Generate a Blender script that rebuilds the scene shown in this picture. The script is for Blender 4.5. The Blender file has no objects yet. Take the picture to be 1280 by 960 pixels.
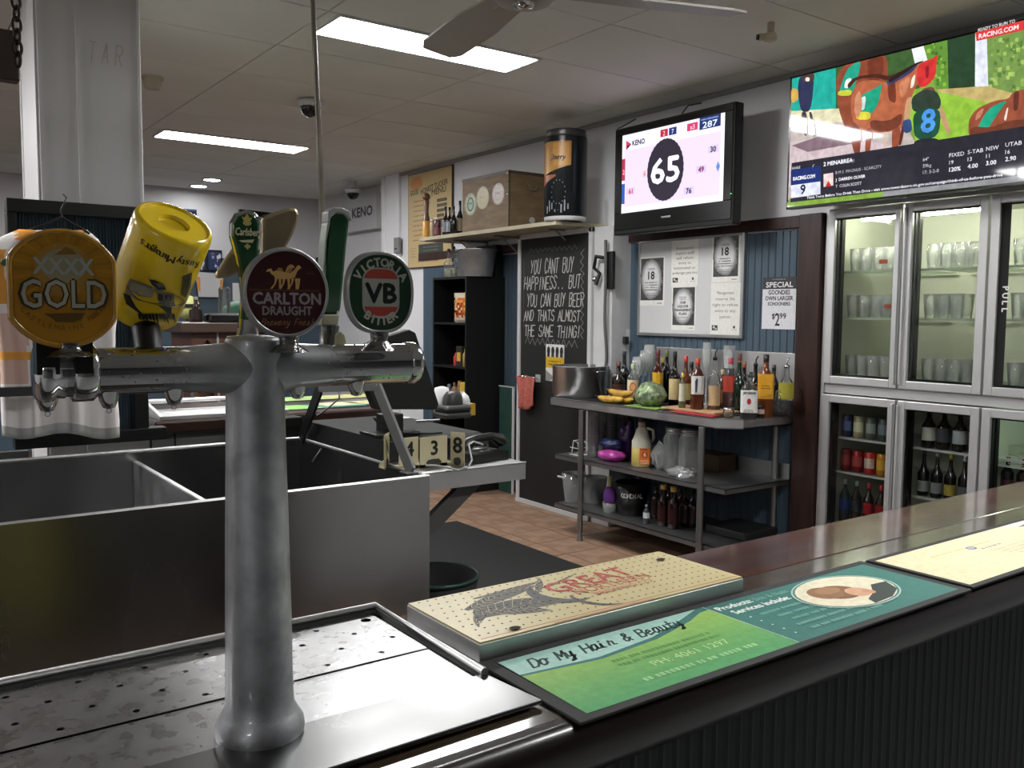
import bpy, bmesh, math, random
from mathutils import Vector, Matrix
random.seed(7)
PI = math.pi
SC = bpy.context.scene
COL = SC.collection
# ---------------------------------------------------------------- camera
H = 1.5
FPX, YAW, PITCH, ROLL = 1111.31, 0.945898, -0.0783887, 0.00825124
_f = Vector((math.cos(YAW)*math.cos(PITCH), math.sin(YAW)*math.cos(PITCH), math.sin(PITCH)))
_r0 = Vector((math.sin(YAW), -math.cos(YAW), 0)); _u0 = _r0.cross(_f)
_r = _r0*math.cos(ROLL) + _u0*math.sin(ROLL); _u = _u0*math.cos(ROLL) - _r0*math.sin(ROLL)
cd = bpy.data.cameras.new('camera'); cam = bpy.data.objects.new('camera', cd); COL.objects.link(cam)
cam.matrix_world = Matrix(((_r.x, _u.x, -_f.x, 0), (_r.y, _u.y, -_f.y, 0), (_r.z, _u.z, -_f.z, H), (0, 0, 0, 1)))
cd.sensor_width = 36; cd.lens = FPX*36/1280; cd.clip_start = .02
SC.camera = cam
def at(px, py, X=None, Y=None, Z=None):
    """the point where the sight line of a pixel meets a real plane of the room"""
    d = _f + _r*((px-640)/FPX) - _u*((py-480)/FPX)
    t = X/d.x if X is not None else (Y/d.y if Y is not None else (Z-H)/d.z)
    return Vector((d.x*t, d.y*t, H+d.z*t))
# ---------------------------------------------------------------- world, exposure
PANEL_E = 52.0; SPOT_E = 55.0; SCREEN_E = 1.25; FRIDGE_E = 46.0
w = bpy.data.worlds.new('world'); SC.world = w; w.use_nodes = True
w.node_tree.nodes['Background'].inputs[0].default_value = (.8, .85, .9, 1)
w.node_tree.nodes['Background'].inputs[1].default_value = .05
SC.view_settings.view_transform = 'Standard'; SC.view_settings.look = 'None'
SC.view_settings.exposure = 0.2; SC.view_settings.gamma = 1
SC.view_settings.use_curve_mapping = False
# ---------------------------------------------------------------- helpers
def lin(c):
    if isinstance(c, (int, float)): c = (c, c, c)
    if isinstance(c, str): c = tuple(int(c[i:i+2], 16)/255 for i in (0, 2, 4))
    return tuple((x/12.92 if x <= .04045 else ((x+.055)/1.055)**2.4) for x in c[:3])
_mats = {}
def mat(name, c=.5, rough=.5, metal=0., spec=.5, coat=0., var=0., vscale=8., vstretch=(1, 1, 1), c2=None, bump=0., bscale=60., bstretch=(1, 1, 1),
        emit=0., attr=False, rvar=0., aniso=0., trans=0., ior=1.45, alpha=1.):
    if name in _mats: return _mats[name]
    m = bpy.data.materials.new(name); m.use_nodes = True; N = m.node_tree.nodes; L = m.node_tree.links
    b = N['Principled BSDF']; col = lin(c)+(1,)
    b.inputs['Base Color'].default_value = col; b.inputs['Roughness'].default_value = rough
    b.inputs['Metallic'].default_value = metal; b.inputs['Specular IOR Level'].default_value = spec
    b.inputs['Coat Weight'].default_value = coat; b.inputs['Coat Roughness'].default_value = .08
    b.inputs['Transmission Weight'].default_value = trans; b.inputs['IOR'].default_value = ior
    b.inputs['Anisotropic'].default_value = aniso; b.inputs['Alpha'].default_value = alpha
    tc = N.new('ShaderNodeTexCoord')
    def noise(scale, stretch, detail=4):
        mp = N.new('ShaderNodeMapping'); mp.inputs['Scale'].default_value = stretch; L.new(tc.outputs['Object'], mp.inputs[0])
        n = N.new('ShaderNodeTexNoise'); n.inputs['Scale'].default_value = scale; n.inputs['Detail'].default_value = detail
        L.new(mp.outputs[0], n.inputs['Vector']); return n
    src = None
    if attr:
        a = N.new('ShaderNodeAttribute'); a.attribute_name = 'Col'; src = a.outputs['Color']
    if var or c2 is not None:
        n = noise(vscale, vstretch)
        r = N.new('ShaderNodeValToRGB'); r.color_ramp.elements[0].position = .35; r.color_ramp.elements[1].position = .65
        L.new(n.outputs[0], r.inputs[0])
        if c2 is not None:
            r.color_ramp.elements[0].color = col; r.color_ramp.elements[1].color = lin(c2)+(1,)
            src = r.outputs[0]
        else:
            r.color_ramp.elements[0].color = (1-var,)*3+(1,); r.color_ramp.elements[1].color = (1,)*4
            x = N.new('ShaderNodeMix'); x.data_type = 'RGBA'; x.blend_type = 'MULTIPLY'; x.inputs[0].default_value = 1
            if src: L.new(src, x.inputs[6])
            else: x.inputs[6].default_value = col
            L.new(r.outputs[0], x.inputs[7]); src = x.outputs[2]
    if src:
        L.new(src, b.inputs['Base Color'])
    if emit:
        if src: L.new(src, b.inputs['Emission Color'])
        else: b.inputs['Emission Color'].default_value = col
        b.inputs['Emission Strength'].default_value = emit
        if attr or emit > 1.01:
            for l in list(b.inputs['Base Color'].links): L.remove(l)
            b.inputs['Base Color'].default_value = (.01, .01, .01, 1)
    if bump:
        n = noise(bscale, bstretch, 3); bp = N.new('ShaderNodeBump'); bp.inputs['Strength'].default_value = bump; bp.inputs['Distance'].default_value = .002
        L.new(n.outputs[0], bp.inputs['Height']); L.new(bp.outputs[0], b.inputs['Normal'])
    if rvar:
        n = noise(vscale*1.7, vstretch); mr = N.new('ShaderNodeMapRange'); mr.inputs['From Min'].default_value = .35; mr.inputs['From Max'].default_value = .65
        mr.inputs['To Min'].default_value = max(.03, rough-rvar); mr.inputs['To Max'].default_value = rough+rvar
        L.new(n.outputs[0], mr.inputs[0]); L.new(mr.outputs[0], b.inputs['Roughness'])
    _mats[name] = m; return m
def glass(name, tint=(1, 1, 1), refl=.35, rough=.02, body=0., bodyc=.6):
    if name in _mats: return _mats[name]
    m = bpy.data.materials.new(name); m.use_nodes = True; N = m.node_tree.nodes; L = m.node_tree.links; N.clear()
    o = N.new('ShaderNodeOutputMaterial'); t = N.new('ShaderNodeBsdfTransparent'); t.inputs[0].default_value = tuple(tint)+(1,)
    g = N.new('ShaderNodeBsdfGlossy'); g.inputs['Roughness'].default_value = rough; g.inputs[0].default_value = (.95, .95, .95, 1)
    lw = N.new('ShaderNodeLayerWeight'); lw.inputs[0].default_value = refl
    mx = N.new('ShaderNodeMixShader'); L.new(lw.outputs['Fresnel'], mx.inputs[0]); L.new(t.outputs[0], mx.inputs[1]); L.new(g.outputs[0], mx.inputs[2])
    out = mx.outputs[0]
    if body:
        d = N.new('ShaderNodeBsdfDiffuse'); d.inputs[0].default_value = lin(bodyc)+(1,)
        m2 = N.new('ShaderNodeMixShader'); m2.inputs[0].default_value = body; L.new(out, m2.inputs[1]); L.new(d.outputs[0], m2.inputs[2]); out = m2.outputs[0]
    L.new(out, o.inputs[0]); _mats[name] = m; return m

class MB:
    def __init__(s): s.v = []; s.f = []; s.m = []; s.c = []; s.s = []
    def add(s, vs, fs, m=0, c=None, smooth=False):
        o = len(s.v); s.v += [tuple(v) for v in vs]
        for f in fs:
            s.f.append([i+o for i in f]); s.m.append(m); s.c.append(c); s.s.append(smooth)
        return s
    def box(s, a, b, m=0, c=None, M=None):
        x0, y0, z0 = a; x1, y1, z1 = b
        vs = [Vector(p) for p in ((x0, y0, z0), (x1, y0, z0), (x1, y1, z0), (x0, y1, z0), (x0, y0, z1), (x1, y0, z1), (x1, y1, z1), (x0, y1, z1))]
        if M is not None: vs = [M @ v for v in vs]
        return s.add(vs, [(3, 2, 1, 0), (4, 5, 6, 7), (0, 1, 5, 4), (1, 2, 6, 5), (2, 3, 7, 6), (3, 0, 4, 7)], m, c)
    def cb(s, c, d, m=0, M=None):
        return s.box([c[i]-d[i]/2 for i in range(3)], [c[i]+d[i]/2 for i in range(3)], m, None, M)
    def lathe(s, prof, loc=(0, 0, 0), seg=24, m=0, c=None, M=None, sx=1, sy=1, smooth=True, pw=2.0, cap=True):
        """prof: (radius, height) pairs, bottom to top; pw > 2 squares the section"""
        vs = []; n = len(prof); loc = Vector(loc)
        for r, z in prof:
            for k in range(seg):
                a = 2*PI*k/seg; ca, sa = math.cos(a), math.sin(a)
                q = 1 if pw == 2 else (abs(ca)**pw+abs(sa)**pw)**(-1/pw)
                v = Vector((r*sx*ca*q, r*sy*sa*q, z)); vs.append((M @ v if M is not None else v)+loc)
        fs = []
        for i in range(n-1):
            for k in range(seg):
                fs.append((i*seg+k, i*seg+(k+1) % seg, (i+1)*seg+(k+1) % seg, (i+1)*seg+k))
        s.add(vs, fs, m, c, smooth)
        if not cap: return s
        if prof[0][0] > 1e-5: s.add(vs[:seg], [tuple(range(seg-1, -1, -1))], m, c)
        if prof[-1][0] > 1e-5: s.add(vs[-seg:], [tuple(range(seg))], m, c)
        return s
    def tube(s, pts, r, seg=8, m=0, c=None, closed=False):
        pts = [Vector(p) for p in pts]; n = len(pts); vs = []; pu = None
        for i, p in enumerate(pts):
            if closed: t = pts[(i+1) % n]-pts[i-1]
            else: t = pts[min(i+1, n-1)]-pts[max(i-1, 0)]
            t.normalize()
            if pu is None: pu = t.orthogonal().normalized()
            pu = (pu-t*pu.dot(t)).normalized(); w_ = t.cross(pu)
            rr = r[i] if isinstance(r, (list, tuple)) else r
            for k in range(seg):
                a = 2*PI*k/seg; vs.append(p+pu*(rr*math.cos(a))+w_*(rr*math.sin(a)))
        fs = []
        for i in range(n if closed else n-1):
            j = (i+1) % n
            for k in range(seg): fs.append((i*seg+k, i*seg+(k+1) % seg, j*seg+(k+1) % seg, j*seg+k))
        s.add(vs, fs, m, c, True)
        if not closed:
            s.add(vs[:seg], [tuple(range(seg-1, -1, -1))], m, c); s.add(vs[-seg:], [tuple(range(seg))], m, c)
        return s
    def slab(s, pts, d, m=0, c=None):
        """polygon pts (3-D, planar) given thickness along vector d"""
        pts = [Vector(p) for p in pts]; n = len(pts); d = Vector(d)
        vs = pts+[p+d for p in pts]
        nrm = (pts[1]-pts[0]).cross(pts[2]-pts[1])
        fs = [tuple(range(n-1, -1, -1)), tuple(range(n, 2*n))]+[(i, (i+1) % n, (i+1) % n+n, i+n) for i in range(n)]
        return s.add(vs, fs, m, c)
    def sphere(s, c0, r, m=0, seg=12, rings=8, sc=(1, 1, 1), c=None):
        prof = [(r*math.sin(PI*i/rings), -r*math.cos(PI*i/rings)) for i in range(rings+1)]
        prof[0] = (1e-6, -r); prof[-1] = (1e-6, r)
        M = Matrix.Diagonal(Vector(sc))
        return s.lathe(prof, c0, seg, m, c, M=M)
def link(name, me, parent=None, label=None, cat=None, group=None, kind=None, bev=0, loc=None):
    o = bpy.data.objects.new(name, me); COL.objects.link(o)
    if loc is not None: o.location = loc
    if parent is not None: o.parent = parent
    if label: o['label'] = label
    if cat: o['category'] = cat
    if group: o['group'] = group
    if kind: o['kind'] = kind
    if bev:
        b = o.modifiers.new('bevel', 'BEVEL'); b.width = bev; b.segments = 2; b.limit_method = 'ANGLE'; b.angle_limit = math.radians(40)
        b.use_clamp_overlap = True
    return o
def mesh(name, mb, mats):
    me = bpy.data.meshes.new(name); me.from_pydata(mb.v, [], mb.f)
    if not isinstance(mats, (list, tuple)): mats = [mats]
    for m in mats: me.materials.append(m)
    me.polygons.foreach_set('material_index', mb.m); me.polygons.foreach_set('use_smooth', mb.s)
    if any(c is not None for c in mb.c):
        ca = me.color_attributes.new('Col', 'FLOAT_COLOR', 'CORNER'); buf = []
        for f, c in zip(mb.f, mb.c):
            buf += (lin(c if c is not None else .5)+(1,))*len(f)
        ca.data.foreach_set('color', buf)
    me.validate(); me.update(); return me
def obj(name, mb, mats, parent=None, **k):
    """parts: mb is in the thing's own (local) coordinates"""
    return link(name, mesh(name, mb, mats), parent, **k)
def thing(name, label, cat, loc=(0, 0, 0), rz=0, group=None):
    o = bpy.data.objects.new(name, None); COL.objects.link(o); o.location = loc; o.rotation_euler = (0, 0, rz)
    o.empty_display_size = .05
    o['label'] = label; o['category'] = cat
    if group: o['group'] = group
    return o
def dup(root, loc, rz=None, label=None, group=None):
    r = root.copy(); COL.objects.link(r); r.location = loc
    if rz is not None: r.rotation_euler = (0, 0, rz)
    if label: r['label'] = label
    if group: r['group'] = group
    for ch in list(root.children):
        c = ch.copy(); COL.objects.link(c); c.parent = r
        for g in list(ch.children):
            d = g.copy(); COL.objects.link(d); d.parent = c
    return r
# flat print -------------------------------------------------------------
_tc = {}
def textgeo(s):
    if s not in _tc:
        cu = bpy.data.curves.new('t', 'FONT'); cu.body = s; cu.resolution_u = 2; cu.align_x = 'LEFT'
        o = bpy.data.objects.new('t', cu); COL.objects.link(o)
        dg = bpy.context.evaluated_depsgraph_get(); me = bpy.data.meshes.new_from_object(o.evaluated_get(dg))
        vs = [v.co.copy() for v in me.vertices]; fs = [tuple(p.vertices) for p in me.polygons]
        w_ = max([v.x for v in vs], default=0); mn = min([v.x for v in vs], default=0)
        bpy.data.objects.remove(o); bpy.data.meshes.remove(me); bpy.data.curves.remove(cu)
        _tc[s] = (vs, fs, mn, w_)
    return _tc[s]
STROKE = {'A': '0,0 2,6 4,0|1,2 3,2', 'B': '0,0 0,6 3,6 3.6,5 3,3.3 0,3.3|3,3.3 4,2 3,0 0,0', 'C': '4,5 3,6 1,6 0,4 0,2 1,0 3,0 4,1', 'D': '0,0 0,6 2.5,6 4,4 4,2 2.5,0 0,0',
 'E': '4,6 0,6 0,0 4,0|0,3 3,3', 'F': '4,6 0,6 0,0|0,3 3,3', 'G': '4,5 3,6 1,6 0,4 0,2 1,0 3,0 4,1 4,3 2.4,3', 'H': '0,0 0,6|4,0 4,6|0,3 4,3', 'I': '2,0 2,6', 'J': '3,6 3,1 2,0 0,1',
 'K': '0,0 0,6|4,6 0,3 4,0', 'L': '0,6 0,0 4,0', 'M': '0,0 0,6 2,2 4,6 4,0', 'N': '0,0 0,6 4,0 4,6', 'O': '1,0 0,2 0,4 1,6 3,6 4,4 4,2 3,0 1,0', 'P': '0,0 0,6 3,6 4,4.6 3,3 0,3',
 'Q': '1,0 0,2 0,4 1,6 3,6 4,4 4,2 3,0 1,0|2.5,1.5 4,-.5', 'R': '0,0 0,6 3,6 4,4.6 3,3 0,3|2,3 4,0', 'S': '4,5 3,6 1,6 0,4.6 1,3.3 3,2.8 4,1.4 3,0 1,0 0,1', 'T': '0,6 4,6|2,6 2,0',
 'U': '0,6 0,1 1,0 3,0 4,1 4,6', 'V': '0,6 2,0 4,6', 'W': '0,6 1,0 2,4 3,0 4,6', 'X': '0,0 4,6|0,6 4,0', 'Y': '0,6 2,3 4,6|2,3 1.4,0', 'Z': '0,6 4,6 0,0 4,0', '!': '2,6 2,2|2,.8 2,0',
 '.': '1.8,0 2.2,.4', "'": '2,6 1.8,4.6', '&': '4,0 1,4.6 1.4,6 2.6,6 3,4.8 0,2 .4,.4 1.6,0 4,2.4', ' ': '', '-': '.6,3 3.4,3', '0': '1,0 0,2 0,4 1,6 3,6 4,4 4,2 3,0 1,0', '1': '1,5 2,6 2,0', '2': '0,5 1,6 3,6 4,4.6 0,0 4,0', '7': '0,6 4,6 1.4,0', '8': '2,3.2 .4,4.6 1,6 3,6 3.6,4.6 2,3.2 0,1.6 1,0 3,0 4,1.6 2,3.2', '6': '3.6,6 1,4 0,2 1,0 3,0 4,1.6 3,3 .4,2.6',
 '4': '3,0 3,6 0,2 4,2', '3': '0,6 4,6 2,3.6 4,2 3,0 0,.4',
 'o': '1,0 0,1 0,3 1,4 2.4,4 3.2,3 3.2,1 2,0 1,0|2.6,3.6 4.4,3.4', 'a': '3,4 1,4 0,2.6 0,1 1,0 2.6,1 3,4|3,4 3,.6 4.4,.6', 'i': '0,.6 1,3.6 1,.4 2.4,.4|1,5 1.2,5.4', 'r': '0,.6 1,4 1.4,3.2 2.8,3.2 2.6,.6 4,.4', 'y': '0,4 .4,1 2,.8 3,4|3,4 2.6,-2 .6,-2.4 4,1', 'e': '0,1.8 2.8,2.6 2,4 .8,3.6 0,1.6 1,0 4,1', 'u': '0,4 .2,.8 1.6,.2 3,1.4 3,4|3,4 3,.6 4.2,.6', 't': '1.6,6.4 1.2,.8 2.4,0 4,1|0,4 3.2,4.2', 'h': '.6,.0 1.4,6 .4,6|.8,2.6 2,3.8 2.8,3 2.6,.4 4,.4', 'w': '0,4 .4,.4 1.8,2.8 2.6,.2 4,4', 'n': '0,0 .4,4|.3,2.6 1.8,4 2.8,3.2 2.8,.4 4,.6', 's': '.2,.6 1.8,4 2.6,1 1.2,0 .2,.8|2.4,.6 4,1', 'g': '3,4 1,4 .2,2.6 1.2,1 3,4 2.6,-2 .6,-2 4,1'}
class Art:
    """coloured polygons and lettering on a flat rectangle (u right, v up, both in metres)"""
    def __init__(s, origin, U, V, step=.00008):
        s.o = Vector(origin); s.U = Vector(U).normalized(); s.V = Vector(V).normalized(); s.N = s.U.cross(s.V); s.mb = MB(); s.k = 1; s.st = step
    def P(s, u, v, k): return s.o+s.U*u+s.V*v+s.N*(s.st*k)
    def poly(s, pts, c):
        s.k += 1; s.mb.add([s.P(u, v, s.k) for u, v in pts], [tuple(range(len(pts)))], 0, c); return s
    def rect(s, u0, v0, u1, v1, c): return s.poly([(u0, v0), (u1, v0), (u1, v1), (u0, v1)], c)
    def ell(s, u, v, a, b, c, n=32, a0=0, a1=2*PI):
        return s.poly([(u+a*math.cos(a0+(a1-a0)*i/n), v+b*math.sin(a0+(a1-a0)*i/n)) for i in range(n+(0 if a1-a0 > 6.28 else 1))], c)
    def ring(s, u, v, a, b, wd, c, n=40):
        s.k += 1; vs = []
        for i in range(n):
            t = 2*PI*i/n; vs += [s.P(u+a*math.cos(t), v+b*math.sin(t), s.k), s.P(u+(a-wd)*math.cos(t), v+(b-wd)*math.sin(t), s.k)]
        s.mb.add(vs, [(2*i, (2*i+2) % (2*n), (2*i+3) % (2*n), 2*i+1) for i in range(n)], 0, c); return s
    def text(s, t, u, v, h, c, al='c', wd=None, shear=0, bold=0, rot=0, kk=1):
        vs, fs, mn, mx = textgeo(t); q = h/.7; sx = q
        if wd: sx = wd/(mx-mn)
        W = (mx-mn)*sx; du = {'c': -W/2, 'l': 0, 'r': -W}[al]
        cr, sr = math.cos(rot), math.sin(rot)
        offs = [(0, 0)] if not bold else [(-bold, 0), (bold, 0), (0, bold), (0, -bold)]
        for j, (ox, oy) in enumerate(offs):
            pts = []
            for p in vs:
                x = (p.x-mn)*sx+du+shear*p.y*q+ox; y = p.y*q+oy
                pts.append(s.P(u+x*cr-y*sr, v+x*sr+y*cr, s.k+kk+j*.3))
            s.mb.add(pts, fs, 0, c)
        return s
    def arc(s, t, u, v, ra, rb, h, c, a0, a1, inward=False, bold=0):
        n = len(t)
        for i, ch in enumerate(t):
            a = a0+(a1-a0)*(i+.5)/n
            if ch == ' ': continue
            s.text(ch, u+ra*math.cos(a), v+rb*math.sin(a), h, c, rot=(a-PI/2 if not inward else a+PI/2), bold=bold)
        return s
    def line(s, pts, wd, c, k=1):
        for (a, b), (d, e) in zip(pts[:-1], pts[1:]):
            l = math.hypot(d-a, e-b) or 1e-6; nx, ny = -(e-b)/l*wd/2, (d-a)/l*wd/2; ex, ey = (d-a)/l*wd*.4, (e-b)/l*wd*.4
            s.mb.add([s.P(a+nx-ex, b+ny-ey, s.k+k), s.P(a-nx-ex, b-ny-ey, s.k+k), s.P(d-nx+ex, e-ny+ey, s.k+k), s.P(d+nx+ex, e+ny+ey, s.k+k)], [(0, 1, 2, 3)], 0, c)
        return s
    def hand(s, t, u, v, h, c, wd=.004, al='c', jit=.0, cw=.62, sp=.3, shear=.12):
        q = h/6; adv = 4*q*cw/.62+sp*h; W = adv*len(t)-sp*h
        x = u-(W/2 if al == 'c' else 0)
        for ch in t:
            for st in STROKE.get(ch, '').split('|'):
                if not st: continue
                pts = [tuple(float(a) for a in p.split(',')) for p in st.split()]
                jy = random.uniform(-1, 1)*jit
                s.line([(x+(a*cw/.62+random.uniform(-1, 1)*jit*3)*q+shear*b*q, v+(b+jy*5+random.uniform(-1, 1)*jit*3)*q) for a, b in pts], wd, c)
            x += adv
        return s
    def lines(s, u0, u1, v, n, dv, h, c, rag=.3):
        for i in range(n):
            a = random.uniform(0, rag)*(u1-u0)*.5
            x = u0+a
            while x < u1-a-h:
                l = random.uniform(.45, .8)*h
                e = min(x+l, u1-a); s.mb.add([s.P(x, v-i*dv, s.k+1), s.P(e, v-i*dv, s.k+1), s.P(e, v-i*dv+h, s.k+1), s.P(x, v-i*dv+h, s.k+1)], [(0, 1, 2, 3)], 0, c); x = e+h*random.choice((.3, .3, .3, .3, .9))
        return s
    def build(s, name, m, parent=None, **k): return obj(name, s.mb, m, parent, **k)
# ---------------------------------------------------------------- materials
STEEL = mat('brushed_steel', .80, .40, 1, var=.08, vscale=5, bump=.05, bscale=120, rvar=.05)
STEELD = mat('dull_steel', .56, .45, 1, var=.12, vscale=4, bump=.05, bscale=90)
CHROME = mat('chrome', .80, .08, 1)
PLATE = mat('drip_plate', .60, .30, 1, var=.07, vscale=30, bump=.05, bscale=60, rvar=.05)
BLACK = mat('black_plastic', .06, .4)
BLACKM = mat('black_matt', .075, .75, var=.2)
BLACKG = mat('black_gloss', .03, .12, coat=.5)
RUB = mat('rubber', .12, .8, bump=.3, bscale=300)
WHITE = mat('white_plastic', .82, .4)
CREAM = mat('cream_board', 'cdbd94', .6, var=.1)
PRINT = mat('print', .5, .35, attr=True, var=.1, vscale=60)
MATT = mat('mat_print', .5, .55, attr=True, var=.14, vscale=90, bump=.2, bscale=400)
CHALK = mat('chalk', .5, .9, attr=True, var=.4, vscale=260)
SCREEN = mat('screen', .5, .045, attr=True, emit=SCREEN_E, var=.28, vscale=26)
SCREEN2 = mat('keno_screen', .5, .15, attr=True, emit=SCREEN_E*.95)
GLASS = glass('clear_glass', (.97, .98, .97), .22, .02, .05, .85)
PANE = glass('door_glass', (.95, .97, .95), .22)
TUMB = glass('tumbler_glass', (.96, .98, .96), .26, .03, .20, .95)
PLAS = glass('clear_plastic', (.95, .96, .96), .32, .10, .22, .84)
WALLM = mat('white_paint', (.84, .84, .85), .6, var=.06, vscale=1.5, bump=.05)
BLUEM = mat('blue_paint', (.27, .335, .385), .6, var=.12, vscale=3)
WOODD = mat('dark_wood', '3b2620', .35, c2='2a1a17', vscale=3, vstretch=(1, 8, 1))
# ================================================================ the room
XW = 4.38; ZC = 2.90; YB = 10.6; YS = 8.35
def struct(name, mb, m, parent=None, **k):
    return obj(name, mb, m, parent, kind=(None if parent else 'structure'), **k)
def part_copies(name, me, places, parent):
    for i, p in enumerate(places):
        o = bpy.data.objects.new(name, me); COL.objects.link(o); o.location = p[:3]
        if len(p) > 3: o.rotation_euler = p[3]
        o.parent = parent
# floor with its tiles
fl = struct('floor', MB().box((-5, -4, -.08), (5.6, 10.8, -.006)), mat('grout', '4a3a32', .9))
obj('customer_floor', MB().box((-5, -4, -.006), (5.6, .87, 0)), mat('pale_vinyl', .62, .4, var=.1), fl)
TILEM = mat('terracotta', '9a7d68', .45, c2='866a56', vscale=5, bump=.1, rvar=.12)
tiles = []
tme = mesh('tile', MB().box((-.1465, -.1465, -.0058), (.1465, .1465, 0)), TILEM)
for i in range(10):
    for j in range(17): tiles.append((1.55+i*.3, 2.0+j*.3, random.uniform(-.0012, 0)))
part_copies('tile', tme, tiles, fl)
# ceiling with its tiles
ce = struct('ceiling', MB().box((-5, -4, ZC+.014), (5.6, 10.8, ZC+.1)), mat('ceiling_void', .22, .9))
GX, GY, gx0, gy0 = 1.17, .655, 1.79, 4.62
CTM = mat('ceiling_board', (.88, .88, .85), .75, var=.07, vscale=1.3, bump=.04)
cme = mesh('ceiling_tile', MB().box((-GX/2+.004, -GY/2+.004, 0), (GX/2-.004, GY/2-.004, .012)), CTM)
PANELS = [(2.44, 4.13), (2.49, 7.40), (2.44, .85), (-1.07, 4.13), (-1.07, 7.40), (-3.6, -2.42), (-3.4, 4.13), (-3.4, 7.40)]  # first two are the visible panels; the rest are unseen, added as fill light
cl = []
for i in range(-6, 4):
    for j in range(-13, 10):
        x = gx0+(i+.5)*GX; y = gy0+(j+.5)*GY
        if x < -5 or x-GX/2 > 4.6 or y < -4 or y > 10.8: continue
        cl.append((x, y, ZC+random.uniform(0, .0015)))
part_copies('ceiling_tile', cme, cl, ce)
# walls
wr = struct('wall_right', MB().box((XW, 3.06, 0), (XW+.2, YS, ZC+.02)).box((XW+.0, -4, 2.2), (XW+.2, 3.06, ZC+.02)).box((XW, -4, 0), (XW+.2, -.2, 2.2)), WALLM)
def beads(parent, p0, u, length, z0, z1, n, pitch=.05, d=.006):
    """tongue-and-groove boarding: flat strips with V grooves, as one sheet"""
    mb = MB(); u = Vector(u); k = int(length/pitch); n = Vector(n); prof = []
    for i in range(k):
        a = i*pitch; prof += [(a, 0), (a+.004, d), (a+pitch-.004, d), (a+pitch, 0)]
    p0 = Vector(p0); vs = []
    for a, q in prof: vs += [p0+u*a+n*q+Vector((0, 0, z0)), p0+u*a+n*q+Vector((0, 0, z1))]
    fs = [(2*i, 2*i+2, 2*i+3, 2*i+1) for i in range(len(prof)-1)]
    return mb.add(vs, fs)
obj('blue_boarding', beads(None, (XW-.002, 3.2, 0), (0, 1, 0), YS-3.2-.75, 0, 2.0, (-1, 0, 0)), BLUEM, wr, kind='stuff')
struct('wall_recess', MB().box((4.62, YS, 0), (4.8, YB+.2, ZC+.02)).box((XW, YS, 0), (XW+.25, YS+.05, ZC+.02)), WALLM)
wb = struct('wall_back', MB().box((-5, YB, 0), (4.8, YB+.2, ZC+.02)), WALLM)
obj('blue_boarding', MB().box((-5, YB-.02, 0), (4.62, YB, 2.13)), BLUEM, wb, kind='stuff')
struct('wall_left', MB().box((-5.2, -4, 0), (-5, 10.8, ZC+.02)), mat('left_wall_paint', .72, .7))
struct('wall_front', MB().box((-5, -4.2, 0), (5.6, -4, ZC+.02)), mat('front_wall_paint', .34, .7))
# white end panels of the wall beside the menu board, with a wall switch
struct('trim_1', MB().box((XW-.03, 8.0, 0), (XW, 8.34, ZC)).box((XW-.045, 8.28, 0), (XW, 8.35, ZC)), mat('gloss_white', (.86, .86, .87), .4), bev=.004)
sp = at(497, 307, X=XW-.04)
t = thing('wall_control', 'small grey control box on the white wall strip left of the menu board', 'control box', (XW-.03, sp.y, sp.z-.07))
obj('case', MB().box((-.03, -.05, -.005), (0, .05, .15)), mat('grey_plastic', .5, .4), t, bev=.006)
obj('slot', MB().box((-.033, -.025, .03), (-.029, .025, .045)), BLACK, t)
# brown rail and post
railz = at(980, 287, X=XW).z; railz2 = at(980, 272, X=XW).z
struct('trim_2', MB().box((XW-.035, 3.2, railz), (XW-.001, 4.70, railz2)).box((XW-.035, 5.55, railz), (XW-.001, 7.6, railz2)), WOODD, bev=.004)
struct('trim_3', MB().box((XW-.06, 3.055, 0), (XW+.02, 3.205, railz2)), WOODD, bev=.004)
# white cladding above the fridges between rail and ceiling cornice
struct('trim_4', MB().box((XW-.02, -.2, ZC-.03), (XW, YS-.35, ZC)), mat('cornice', .6, .6), bev=.004)
# square column with joint strips
CY = 4.22; c0 = at(50, 240, Y=CY); c1 = at(180, 240, Y=CY)
COLM = mat('column_paint', (.80, .795, .79), .45, var=.06, vscale=1.2)
cw = c1.x-c0.x
col_ = struct('column', MB().box((c0.x, CY, 0), (c1.x, CY+.48, ZC+.01)), COLM, bev=.006)
cb = MB()
for a in (.012, cw*.38, cw-.010): cb.box((c0.x+a-.005, CY-.005, 0), (c0.x+a+.005, CY, ZC))
cb.box((c0.x-.005, CY, 0), (c0.x, CY+.02, ZC)).box((c0.x-.005, CY+.43, 0), (c0.x, CY+.455, ZC))
obj('cover_strip', cb, COLM, col_)
pm = at(120, 78, Y=CY-.0052); a = Art(pm, (1, 0, 0), (0, 0, 1))
a.hand('TAR', .035, 0, .085, 'bfaaa4', wd=.004, cw=.3, jit=.05); a.build('faded_writing', PRINT, col_)
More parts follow.
